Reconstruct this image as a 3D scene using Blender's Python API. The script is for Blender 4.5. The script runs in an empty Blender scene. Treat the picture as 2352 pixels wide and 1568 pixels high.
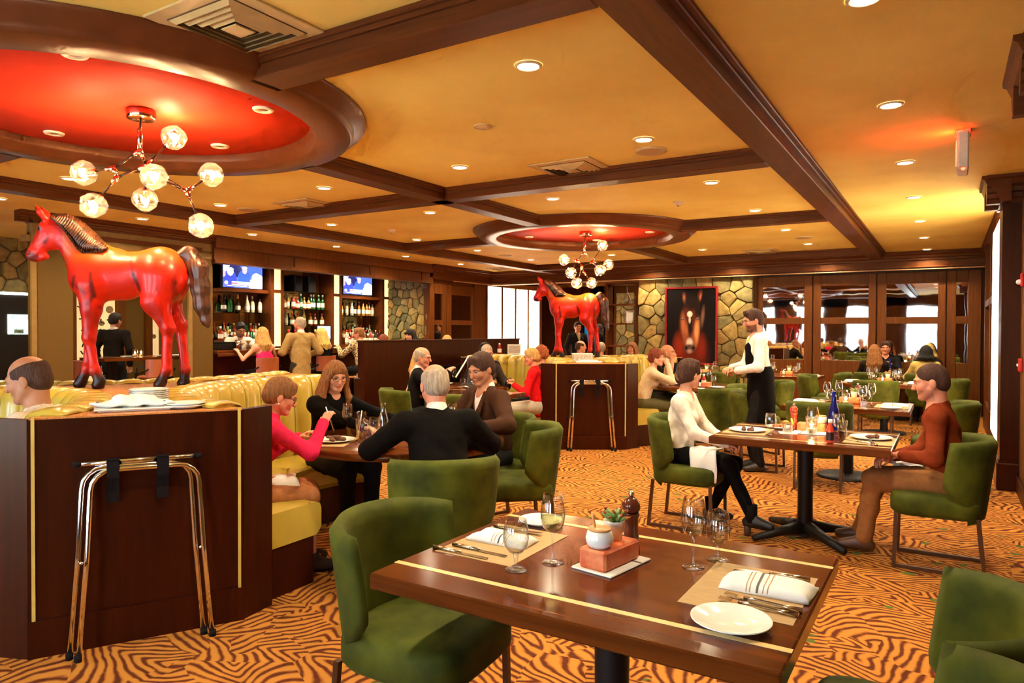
import bpy, bmesh, math, random
import numpy as np
from mathutils import Vector, Matrix, Euler
random.seed(7); rng = np.random.default_rng(7)
sc = bpy.context.scene
C = sc.collection
PI = math.pi
# ------------------------------------------------------------------ camera, world, exposure
def setup_camera():
    f = 1621.0; yaw = math.radians(31.7); pitch = math.radians(-0.8); roll = math.radians(0.2)
    cam = bpy.data.cameras.new('camera'); cam.sensor_width = 36.0; cam.lens = f / 2352 * 36.0
    cam.clip_start = 0.05; cam.clip_end = 200
    o = bpy.data.objects.new('camera', cam); C.objects.link(o)
    fw = Vector((-math.sin(yaw) * math.cos(pitch), math.cos(yaw) * math.cos(pitch), math.sin(pitch)))
    r = Vector((math.cos(yaw), math.sin(yaw), 0)); u = r.cross(fw)
    c, s = math.cos(roll), math.sin(roll)
    R = r * c + u * s; U = u * c - r * s
    m = Matrix.Identity(4)
    for i in range(3):
        m[i][0] = R[i]; m[i][1] = U[i]; m[i][2] = -fw[i]
    m.translation = (0, 0, 1.49)
    o.matrix_world = m
    sc.camera = o
setup_camera()
w = bpy.data.worlds.new('daylight'); sc.world = w; w.use_nodes = True
w.node_tree.nodes['Background'].inputs[0].default_value = (0.88, 0.94, 1.0, 1)
w.node_tree.nodes['Background'].inputs[1].default_value = 6.0
sc.view_settings.view_transform = 'Standard'
sc.view_settings.look = 'None'
sc.view_settings.gamma = 1.0
sc.view_settings.use_curve_mapping = False
sc.view_settings.exposure = 1.42
# modest light-path depth keeps the full-size render quick
cy = sc.cycles
cy.max_bounces = 5; cy.diffuse_bounces = 3; cy.glossy_bounces = 3; cy.transmission_bounces = 3; cy.transparent_max_bounces = 10
cy.use_adaptive_sampling = True; cy.adaptive_threshold = 0.12; cy.adaptive_min_samples = 12; cy.caustics_reflective = False; cy.caustics_refractive = False; cy.sample_clamp_indirect = 6.0
DOWN_W = 58.0      # watts of one recessed downlight
BULB_W = 30.0      # watts of one chandelier bulb
WARM = (1.0, 0.86, 0.58)

# ------------------------------------------------------------------ materials
MATS = {}
def _nt(name):
    m = bpy.data.materials.new(name); m.use_nodes = True
    return m, m.node_tree, m.node_tree.nodes['Principled BSDF']
def mat(name, col, rough=.5, metal=0., var=.12, scale=8., bump=0., bscale=60., coat=0., sheen=0., emit=0., stretch=None, spec=.5, trans=0., sss=0., col2=None, stint=None):
    """principled material with a procedural colour variation"""
    if name in MATS: return MATS[name]
    m, t, b = _nt(name); N = t.nodes; L = t.links
    tc = N.new('ShaderNodeTexCoord'); mp = N.new('ShaderNodeMapping')
    L.new(tc.outputs['Object'], mp.inputs[0])
    if stretch: mp.inputs['Scale'].default_value = stretch
    nz = N.new('ShaderNodeTexNoise'); nz.inputs['Scale'].default_value = scale; nz.inputs['Detail'].default_value = 4
    L.new(mp.outputs[0], nz.inputs['Vector'])
    rp = N.new('ShaderNodeValToRGB')
    c2 = col2 or tuple(min(1, c * (1 + var)) for c in col)
    c1 = tuple(c * (1 - var) for c in col) if col2 is None else col
    rp.color_ramp.elements[0].position = .3; rp.color_ramp.elements[0].color = (*c1, 1)
    rp.color_ramp.elements[1].position = .7; rp.color_ramp.elements[1].color = (*c2, 1)
    L.new(nz.outputs['Fac'], rp.inputs[0]); L.new(rp.outputs[0], b.inputs['Base Color'])
    b.inputs['Roughness'].default_value = rough; b.inputs['Metallic'].default_value = metal
    b.inputs['Coat Weight'].default_value = coat; b.inputs['Coat Roughness'].default_value = .12
    b.inputs['Sheen Weight'].default_value = sheen; b.inputs['Specular IOR Level'].default_value = spec
    if stint: b.inputs['Specular Tint'].default_value = (*stint, 1)
    if sheen: b.inputs['Sheen Roughness'].default_value = .35; b.inputs['Sheen Tint'].default_value = (*[min(1, c * 3 + .05) for c in col], 1)
    if trans: b.inputs['Transmission Weight'].default_value = trans
    if sss:
        b.inputs['Subsurface Weight'].default_value = sss; b.inputs['Subsurface Radius'].default_value = (.02, .006, .003)
    if emit:
        L.new(rp.outputs[0], b.inputs['Emission Color']); b.inputs['Emission Strength'].default_value = emit
    if bump:
        n2 = N.new('ShaderNodeTexNoise'); n2.inputs['Scale'].default_value = bscale; n2.inputs['Detail'].default_value = 3
        L.new(mp.outputs[0], n2.inputs['Vector'])
        bp = N.new('ShaderNodeBump'); bp.inputs['Strength'].default_value = bump; bp.inputs['Distance'].default_value = .02
        L.new(n2.outputs['Fac'], bp.inputs['Height']); L.new(bp.outputs[0], b.inputs['Normal'])
    MATS[name] = m
    return m
def wood(name, c1, c2, rough=.28, scale=3., axis='X', coat=.25, bands=1.):
    if name in MATS: return MATS[name]
    m, t, b = _nt(name); N = t.nodes; L = t.links
    tc = N.new('ShaderNodeTexCoord'); mp = N.new('ShaderNodeMapping')
    s = {'X': (.08, 1.6, 1.6), 'Y': (1.6, .12, 1.6), 'Z': (1.6, 1.6, .12)}[axis]
    mp.inputs['Scale'].default_value = s; L.new(tc.outputs['Object'], mp.inputs[0])
    nz = N.new('ShaderNodeTexNoise'); nz.inputs['Scale'].default_value = scale * 6; nz.inputs['Detail'].default_value = 6; nz.inputs['Distortion'].default_value = .8
    L.new(mp.outputs[0], nz.inputs['Vector'])
    rp = N.new('ShaderNodeValToRGB'); rp.color_ramp.elements[0].position = .32; rp.color_ramp.elements[1].position = .68
    rp.color_ramp.elements[0].color = (*c1, 1); rp.color_ramp.elements[1].color = (*c2, 1)
    L.new(nz.outputs['Fac'], rp.inputs[0]); L.new(rp.outputs[0], b.inputs['Base Color'])
    b.inputs['Roughness'].default_value = rough; b.inputs['Coat Weight'].default_value = coat * .3; b.inputs['Coat Roughness'].default_value = .15; b.inputs['Specular IOR Level'].default_value = .35; b.inputs['Specular Tint'].default_value = (1, .62, .32, 1); b.inputs['Coat Tint'].default_value = (1, .75, .5, 1)
    MATS[name] = m
    return m
def glassm(name, tint=(1, 1, 1), refl=.5, rough=.02, base=.07, glow=0.):
    """thin clear glass: see-through with a fresnel reflection"""
    if name in MATS: return MATS[name]
    m, t, b = _nt(name); N = t.nodes; L = t.links
    N.remove(b); out = N['Material Output']
    tr = N.new('ShaderNodeBsdfTransparent'); tr.inputs[0].default_value = (*tint, 1)
    gl = N.new('ShaderNodeBsdfGlossy'); gl.inputs['Roughness'].default_value = rough
    lw = N.new('ShaderNodeLayerWeight'); lw.inputs['Blend'].default_value = .5
    pw_ = N.new('ShaderNodeMath'); pw_.operation = 'POWER'; pw_.inputs[1].default_value = 2.4; L.new(lw.outputs['Facing'], pw_.inputs[0])
    sc2 = N.new('ShaderNodeMath'); sc2.operation = 'MULTIPLY_ADD'; sc2.inputs[1].default_value = refl * 1.9; sc2.inputs[2].default_value = base; sc2.use_clamp = True; L.new(pw_.outputs[0], sc2.inputs[0])
    mx = N.new('ShaderNodeMixShader')
    L.new(sc2.outputs[0], mx.inputs[0]); L.new(tr.outputs[0], mx.inputs[1]); L.new(gl.outputs[0], mx.inputs[2])
    res = mx.outputs[0]
    if glow:      # slightly milky glass that catches the light of the bulb inside
        tl = N.new('ShaderNodeBsdfTranslucent'); tl.inputs[0].default_value = (1, .9, .75, 1); m2 = N.new('ShaderNodeMixShader'); m2.inputs[0].default_value = glow
        L.new(res, m2.inputs[1]); L.new(tl.outputs[0], m2.inputs[2]); res = m2.outputs[0]
    L.new(res, out.inputs[0]); MATS[name] = m
    return m
def emitm(name, col, strength, col2=None, scale=3.):
    if name in MATS: return MATS[name]
    m, t, b = _nt(name); N = t.nodes; L = t.links
    b.inputs['Base Color'].default_value = (*col, 1); b.inputs['Emission Color'].default_value = (*col, 1)
    b.inputs['Emission Strength'].default_value = strength; b.inputs['Roughness'].default_value = .6
    if col2:
        nz = N.new('ShaderNodeTexNoise'); nz.inputs['Scale'].default_value = scale; nz.inputs['Detail'].default_value = 5
        tc = N.new('ShaderNodeTexCoord'); L.new(tc.outputs['Object'], nz.inputs['Vector'])
        rp = N.new('ShaderNodeValToRGB'); rp.color_ramp.elements[0].position = .35; rp.color_ramp.elements[1].position = .5
        rp.color_ramp.elements[0].color = (*col2, 1); rp.color_ramp.elements[1].color = (*col, 1)
        L.new(nz.outputs['Fac'], rp.inputs[0]); L.new(rp.outputs[0], b.inputs['Emission Color']); L.new(rp.outputs[0], b.inputs['Base Color'])
    MATS[name] = m
    return m
def vcol(name, rough=.5, sss=0., coat=0., emit=0., bump=0., spec=.5):
    """material whose colour is painted on the mesh vertices"""
    if name in MATS: return MATS[name]
    m, t, b = _nt(name); N = t.nodes; L = t.links
    a = N.new('ShaderNodeVertexColor'); a.layer_name = 'Col'
    nz = N.new('ShaderNodeTexNoise'); nz.inputs['Scale'].default_value = 25; nz.inputs['Detail'].default_value = 3
    mr = N.new('ShaderNodeMapRange'); mr.inputs['To Min'].default_value = .88; mr.inputs['To Max'].default_value = 1.1
    mu = N.new('ShaderNodeVectorMath'); mu.operation = 'SCALE'
    L.new(nz.outputs['Fac'], mr.inputs[0]); L.new(a.outputs[0], mu.inputs[0]); L.new(mr.outputs[0], mu.inputs['Scale'])
    L.new(mu.outputs[0], b.inputs['Base Color'])
    b.inputs['Roughness'].default_value = rough; b.inputs['Coat Weight'].default_value = coat; b.inputs['Specular IOR Level'].default_value = spec
    if sss: b.inputs['Subsurface Weight'].default_value = sss; b.inputs['Subsurface Radius'].default_value = (.02, .006, .003)
    if emit: L.new(a.outputs[0], b.inputs['Emission Color']); b.inputs['Emission Strength'].default_value = emit
    if bump:
        bp = N.new('ShaderNodeBump'); bp.inputs['Strength'].default_value = bump; bp.inputs['Distance'].default_value = .01
        L.new(nz.outputs['Fac'], bp.inputs['Height']); L.new(bp.outputs[0], b.inputs['Normal'])
    MATS[name] = m
    return m

M_BEAM = wood('dark_walnut_beam', (.075, .015, .003), (.125, .029, .005), rough=.42, coat=0)
M_BEAMY = wood('dark_walnut_beam_y', (.075, .015, .003), (.125, .029, .005), rough=.42, axis='Y', coat=0)
M_PANEL = wood('mahogany_panel', (.019, .0014, .0004), (.040, .004, .0008), rough=.4, axis='Z', coat=.1)
M_DOOR = wood('door_walnut', (.10, .026, .005), (.15, .042, .008), rough=.42, axis='Z', coat=0)
M_WALL = mat('brown_wallcovering', (.15, .055, .013), rough=.7, scale=3, spec=.15)
M_TAN = mat('tan_fabric_wallcovering', (.135, .070, .014), rough=.85, scale=120, var=.07, spec=.15)
M_CREAM = mat('cream_plaster', (.28, .16, .045), rough=.7, spec=.15)
M_TABLE = wood('table_walnut', (.065, .013, .003), (.14, .034, .006), rough=.16, scale=2.2, coat=.55)
M_TABLEY = wood('table_walnut_y', (.065, .013, .003), (.14, .034, .006), rough=.16, scale=2.2, axis='Y', coat=.55)
M_INLAY = mat('maple_inlay', (.95, .62, .24), rough=.25, coat=.3)
M_ZEBRA = wood('striped_top_wood', (.46, .15, .035), (.75, .34, .10), rough=.3, scale=16)
M_LEATHER = mat('mustard_leather', (.56, .40, .055), rough=.27, var=.1, scale=4, bump=.05, bscale=200, coat=.25)
M_GOLD = mat('gold_welt', (.62, .44, .10), rough=.4)
M_VELVET = mat('olive_velvet', (.030, .036, .002), rough=.8, sheen=.3, var=.45, scale=6, col2=(.105, .110, .006), spec=.2)
M_LEG = mat('bronze_tube', (.11, .05, .022), rough=.35, metal=.7)
M_BLACK = mat('black_iron', (.009, .006, .005), rough=.45, spec=.25)
M_CHROME = mat('chrome', (.85, .83, .80), rough=.08, metal=1, var=.03)
M_STEEL = mat('cutlery_steel', (.78, .76, .72), rough=.14, metal=1, var=.03)
M_STRAP = mat('black_webbing', (.008, .005, .005), rough=.8, spec=.15)
M_WHITE = mat('white_china', (.88, .88, .82), rough=.12, var=.02, coat=.3)
M_LINEN = mat('white_linen', (.90, .88, .82), rough=.85, var=.03, bump=.1, bscale=300)
M_STRIPE = mat('grey_stripe', (.16, .13, .11), rough=.85)
M_PAPER = mat('kraft_placemat', (.47, .29, .11), rough=.6, stretch=(1, 14, 1), scale=14, var=.15)
M_GLASS = glassm('clear_glass', (.96, .97, .96), .36, base=.10)
M_PANE = glassm('window_glass', (.9, .96, 1), .35, base=.04)
M_SHELFGL = glassm('green_shelf_glass', (.5, .7, .62), .4)
M_VENT = mat('vent_enamel', (.66, .45, .17), rough=.5)
M_GREEN = mat('succulent_leaf', (.10, .26, .05), rough=.4, col2=(.30, .32, .08))
M_TIP = mat('succulent_red_tip', (.55, .10, .03), rough=.45)
M_WATER = glassm('water', (.93, .97, .97), .15)

# ------------------------------------------------------------------ objects and tags
def tag(o, label=None, cat=None, group=None, kind=None):
    if label: o['label'] = label
    if cat: o['category'] = cat
    if group: o['group'] = group
    if kind: o['kind'] = kind
    return o
def link(name, data, parent=None, loc=None, rot=None, scale=None):
    o = bpy.data.objects.new(name, data); C.objects.link(o)
    if parent is not None: o.parent = parent
    if loc is not None: o.location = loc
    if rot is not None: o.rotation_euler = rot
    if scale is not None: o.scale = scale if hasattr(scale, '__len__') else (scale,) * 3
    return o
def T(name, label, cat, parts, loc=(0, 0, 0), rz=0., group=None, scale=None, rot=None):
    """a thing: an Empty at its base with its parts; parts = (name, mesh[, loc[, rot[, subparts]]])"""
    r = rot if rot is not None else (0, 0, rz)
    if len(parts) == 1 and len(parts[0]) == 2:
        o = link(name, parts[0][1], None, loc, r, scale)
        return tag(o, label, cat, group)
    o = link(name, None, None, loc, r, scale); o.empty_display_size = .1
    add_parts(o, parts)
    return tag(o, label, cat, group)
def add_parts(o, parts):
    for p in parts:
        c = link(p[0], p[1], o, p[2] if len(p) > 2 else None, p[3] if len(p) > 3 else None)
        if len(p) > 4 and p[4]: add_parts(c, p[4])
def S(name, mesh, parent=None, loc=None, rot=None):
    o = link(name, mesh, parent, loc, rot)
    if parent is None: o['kind'] = 'structure'
    return o

# ------------------------------------------------------------------ mesh builders
def mesh_from(verts, faces, m=None, smooth=False, name='mesh'):
    me = bpy.data.meshes.new(name)
    me.from_pydata([tuple(v) for v in verts], [], [tuple(f) for f in faces])
    for x in (m if isinstance(m, (list, tuple)) else [m]):
        if x: me.materials.append(x)
    if smooth: me.polygons.foreach_set('use_smooth', [True] * len(me.polygons))
    me.update()
    return me
class MB:
    """collects shapes into one mesh"""
    def __init__(s): s.v = []; s.f = []; s.mi = []; s.cur = 0; s.sm = []
    def add(s, V, F, smooth=False):
        o = len(s.v); s.v += [tuple(x) for x in V]; s.f += [tuple(i + o for i in q) for q in F]
        s.mi += [s.cur] * len(F); s.sm += [smooth] * len(F); return s
    def box(s, x0, y0, z0, x1, y1, z1, bev=0.):
        if bev <= 0:
            V = [(x, y, z) for x in (x0, x1) for y in (y0, y1) for z in (z0, z1)]
            F = [(0, 1, 3, 2), (4, 6, 7, 5), (0, 4, 5, 1), (2, 3, 7, 6), (0, 2, 6, 4), (1, 5, 7, 3)]
            return s.add(V, F)
        b = min(bev, (x1 - x0) * .49, (y1 - y0) * .49, (z1 - z0) * .49)
        def ring(z, i):
            return [(x0 + i, y0 + b, z), (x0 + b, y0 + i, z), (x1 - b, y0 + i, z), (x1 - i, y0 + b, z), (x1 - i, y1 - b, z), (x1 - b, y1 - i, z), (x0 + b, y1 - i, z), (x0 + i, y1 - b, z)]
        R = [ring(z0, b * .9), ring(z0 + b, 0), ring(z1 - b, 0), ring(z1, b * .9)]
        V = sum(R, []); F = [tuple(reversed(range(8))), tuple(range(24, 32))]
        for r in range(3):
            for i in range(8):
                j = (i + 1) % 8; F.append((r * 8 + i, r * 8 + j, r * 8 + 8 + j, r * 8 + 8 + i))
        return s.add(V, F)
    def obox(s, a, b, w, h, up=(0, 0, 1)):
        """a bar of w x h section from a to b"""
        a = Vector(a); b = Vector(b); d = (b - a).normalized(); u = Vector(up)
        if abs(d.dot(u)) > .95: u = Vector((1, 0, 0))
        r = d.cross(u).normalized(); u = r.cross(d)
        V = [p + r * sx * w / 2 + u * sy * h / 2 for p in (a, b) for sx, sy in ((-1, -1), (1, -1), (1, 1), (-1, 1))]
        return s.add(V, [(3, 2, 1, 0), (4, 5, 6, 7), (0, 1, 5, 4), (1, 2, 6, 5), (2, 3, 7, 6), (3, 0, 4, 7)])
    def tube(s, pts, r, n=10, cap=True):
        """round tube along a polyline; r a number or one per point"""
        P = [Vector(p) for p in pts]; rs = r if hasattr(r, '__len__') else [r] * len(P)
        V = []; F = []; ref = None
        for i, p in enumerate(P):
            d = (P[min(i + 1, len(P) - 1)] - P[max(i - 1, 0)]).normalized()
            if ref is None:
                ref = Vector((0, 0, 1)) if abs(d.z) < .9 else Vector((1, 0, 0))
            x = d.cross(ref)
            if x.length < 1e-4: x = d.cross(Vector((0, 1, 0)))
            x.normalize(); y = d.cross(x); ref = -y if False else ref
            for k in range(n):
                a = 2 * PI * k / n; V.append(p + x * math.cos(a) * rs[i] + y * math.sin(a) * rs[i])
        for i in range(len(P) - 1):
            for k in range(n):
                j = (k + 1) % n; F.append((i * n + k, i * n + j, (i + 1) * n + j, (i + 1) * n + k))
        if cap: F += [tuple(reversed(range(n))), tuple(range((len(P) - 1) * n, len(P) * n))]
        return s.add(V, F, True)
    def lathe(s, prof, n=24, c=(0, 0, 0), sx=1., sy=1.):
        """prof = (radius, z) points turned about z"""
        V = []; F = []; idx = []
        for r, z in prof:
            if r < 1e-5: idx.append((len(V), 1)); V.append((c[0], c[1], c[2] + z))
            else:
                idx.append((len(V), n))
                for k in range(n):
                    a = 2 * PI * k / n; V.append((c[0] + r * sx * math.cos(a), c[1] + r * sy * math.sin(a), c[2] + z))
        for (a, na), (b, nb) in zip(idx, idx[1:]):
            for k in range(n):
                j = (k + 1) % n
                if na == n and nb == n: F.append((a + k, a + j, b + j, b + k))
                elif na == 1 and nb == n: F.append((a, b + j, b + k))
                elif na == n and nb == 1: F.append((a + k, a + j, b))
        return s.add(V, F, True)
    def prism(s, poly, z0, z1):
        n = len(poly); V = [(x, y, z0) for x, y in poly] + [(x, y, z1) for x, y in poly]
        F = [tuple(reversed(range(n))), tuple(range(n, 2 * n))] + [(i, (i + 1) % n, n + (i + 1) % n, n + i) for i in range(n)]
        return s.add(V, F)
    def sphere(s, c, r, n=12, m=8, sc_=(1, 1, 1)):
        pr = [(r * math.sin(PI * i / m), -r * math.cos(PI * i / m)) for i in range(m + 1)]
        k = len(s.v); s.lathe(pr, n)
        for i in range(k, len(s.v)):
            x, y, z = s.v[i]; s.v[i] = (c[0] + x * sc_[0], c[1] + y * sc_[1], c[2] + z * sc_[2])
        return s
    def xf(s, M, start=0):
        for i in range(start, len(s.v)): s.v[i] = tuple(M @ Vector(s.v[i]))
        return s
    def mesh(s, *mats, smooth=None):
        me = mesh_from(s.v, s.f, list(mats))
        me.polygons.foreach_set('material_index', s.mi)
        me.polygons.foreach_set('use_smooth', s.sm if smooth is None else [smooth] * len(s.f))
        return me
def box(x0, y0, z0, x1, y1, z1, m, bev=0.): return MB().box(x0, y0, z0, x1, y1, z1, bev).mesh(m)
def lathe(prof, m, n=24): return MB().lathe(prof, n).mesh(m)
def set_col(me, cols):
    a = me.color_attributes.new('Col', 'FLOAT_COLOR', 'POINT')
    c = np.ones((len(me.vertices), 4), np.float32); c[:, :3] = cols
    a.data.foreach_set('color', c.ravel())

# ------------------------------------------------------------------ signed-distance modelling (bodies, statues, cloth)
class SDF:
    def __init__(s, k=.02): s.P = []; s.k = k
    def cap(s, a, b, ra, rb=None, k=None, flat=None, sub=False):
        s.P.append(('c', np.array(a, float), np.array(b, float), ra, ra if rb is None else rb, s.k if k is None else k, flat, sub)); return s
    def ell(s, c, r, R=None, k=None, sub=False):
        s.P.append(('e', np.array(c, float), np.array(r, float), R, 0, s.k if k is None else k, None, sub)); return s
    def sph(s, c, r, k=None, sub=False): return s.ell(c, (r, r, r), None, k, sub)
    def _d(s, p, X, Y, Z):
        if p[0] == 'c':
            _, a, b, ra, rb, k, flat, sub = p
            px = X - a[0]; py = Y - a[1]; pz = Z - a[2]; ba = b - a
            if flat is not None:
                n, f = np.array(flat[0], float), flat[1]; n = n / np.linalg.norm(n)
                q = (px * n[0] + py * n[1] + pz * n[2]) * (1 / f - 1)
                px = px + q * n[0]; py = py + q * n[1]; pz = pz + q * n[2]
                ba = ba + (1 / f - 1) * (ba @ n) * n
            L = max(ba @ ba, 1e-12)
            t = np.clip((px * ba[0] + py * ba[1] + pz * ba[2]) / L, 0, 1)
            d = np.sqrt((px - t * ba[0]) ** 2 + (py - t * ba[1]) ** 2 + (pz - t * ba[2]) ** 2) - (ra + (rb - ra) * t)
            return d if flat is None else d * (.5 + .5 * flat[1])
        _, c, r, R, _, k, _, sub = p
        px = X - c[0]; py = Y - c[1]; pz = Z - c[2]
        if R is not None:
            px, py, pz = (px * R[0, 0] + py * R[1, 0] + pz * R[2, 0], px * R[0, 1] + py * R[1, 1] + pz * R[2, 1], px * R[0, 2] + py * R[1, 2] + pz * R[2, 2])
        k0 = np.sqrt((px / r[0]) ** 2 + (py / r[1]) ** 2 + (pz / r[2]) ** 2)
        k1 = np.sqrt((px / r[0] ** 2) ** 2 + (py / r[1] ** 2) ** 2 + (pz / r[2] ** 2) ** 2) + 1e-9
        return k0 * (k0 - 1) / k1
    def _bb(s, p):
        if p[0] == 'c':
            m = max(p[3], p[4]); return np.minimum(p[1], p[2]) - m, np.maximum(p[1], p[2]) + m
        m = p[2].max() if p[3] is not None else p[2]
        return p[1] - m, p[1] + m
    def build(s, h, warp=None):
        add = [s._bb(p) for p in s.P if not p[-1]]
        lo = np.min([b[0] for b in add], 0) - 3 * h; hi = np.max([b[1] for b in add], 0) + 3 * h
        n = np.ceil((hi - lo) / h).astype(int) + 1
        ax = [lo[i] + h * np.arange(n[i]) for i in range(3)]
        F = np.full(n, .08, np.float32)
        for p in s.P:
            b0, b1 = s._bb(p); k = p[5]; pad = k * 1.2 + 2.5 * h
            i0 = np.clip(np.floor((b0 - pad - lo) / h).astype(int), 0, n); i1 = np.clip(np.ceil((b1 + pad - lo) / h).astype(int) + 1, 0, n)
            if (i1 <= i0).any(): continue
            sl = tuple(slice(i0[i], i1[i]) for i in range(3))
            X = ax[0][sl[0]][:, None, None]; Y = ax[1][sl[1]][None, :, None]; Z = ax[2][sl[2]][None, None, :]
            d = s._d(p, X, Y, Z).astype(np.float32); f = F[sl]
            if p[-1]:
                d = -d; q = np.clip(.5 - .5 * (d - f) / k, 0, 1); F[sl] = d + (f - d) * q + k * q * (1 - q)
            else:
                q = np.clip(.5 + .5 * (d - f) / k, 0, 1); F[sl] = d + (f - d) * q - k * q * (1 - q)
        return surface_net(F, lo, h)
def surface_net(F, lo, h):
    n = F.shape; neg = F < 0
    cn = (n[0] - 1, n[1] - 1, n[2] - 1)
    pos = []; cell = []; quads = []
    def cid(i, j, k): return (i * cn[1] + j) * cn[2] + k
    for ax in range(3):
        o = [0, 0, 0]; o[ax] = 1
        A = tuple(slice(0, n[i] - o[i]) for i in range(3)); B = tuple(slice(o[i], n[i]) for i in range(3))
        I = np.argwhere(neg[A] != neg[B])
        if not len(I): continue
        J = I + np.array(o)
        f0 = F[I[:, 0], I[:, 1], I[:, 2]]; f1 = F[J[:, 0], J[:, 1], J[:, 2]]
        t = f0 / (f0 - f1); p = I.astype(float); p[:, ax] += t
        b, c = [(1, 2), (2, 0), (0, 1)][ax]
        ok = (I[:, b] > 0) & (I[:, c] > 0) & (I[:, b] < n[b] - 1) & (I[:, c] < n[c] - 1)
        I = I[ok]; p = p[ok]; f0 = f0[ok]
        q = []
        for db, dc in ((-1, -1), (0, -1), (0, 0), (-1, 0)):
            K = I.copy(); K[:, b] += db; K[:, c] += dc
            q.append(cid(K[:, 0], K[:, 1], K[:, 2])); pos.append(p); cell.append(q[-1])
        q = np.stack(q, 1); fl = f0 > 0
        q[fl] = q[fl][:, ::-1]
        quads.append(q)
    cell = np.concatenate(cell); pos = np.concatenate(pos); quads = np.concatenate(quads)
    u, inv = np.unique(cell, return_inverse=True)
    cnt = np.bincount(inv).astype(float)
    V = np.stack([np.bincount(inv, pos[:, i]) / cnt for i in range(3)], 1) * h + lo
    Q = np.searchsorted(u, quads)
    return V, Q
def np_mesh(V, Q, m, cols=None, smooth=True):
    me = bpy.data.meshes.new('mesh'); nv, nq = len(V), len(Q)
    me.vertices.add(nv); me.vertices.foreach_set('co', np.asarray(V, np.float32).ravel())
    me.loops.add(nq * 4); me.loops.foreach_set('vertex_index', np.asarray(Q, np.int32).ravel())
    me.polygons.add(nq); me.polygons.foreach_set('loop_start', np.arange(0, nq * 4, 4, dtype=np.int32))
    me.update(calc_edges=True)
    me.polygons.foreach_set('use_smooth', [smooth] * nq)
    for x in (m if isinstance(m, (list, tuple)) else [m]): me.materials.append(x)
    if cols is not None: set_col(me, cols)
    return me
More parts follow.
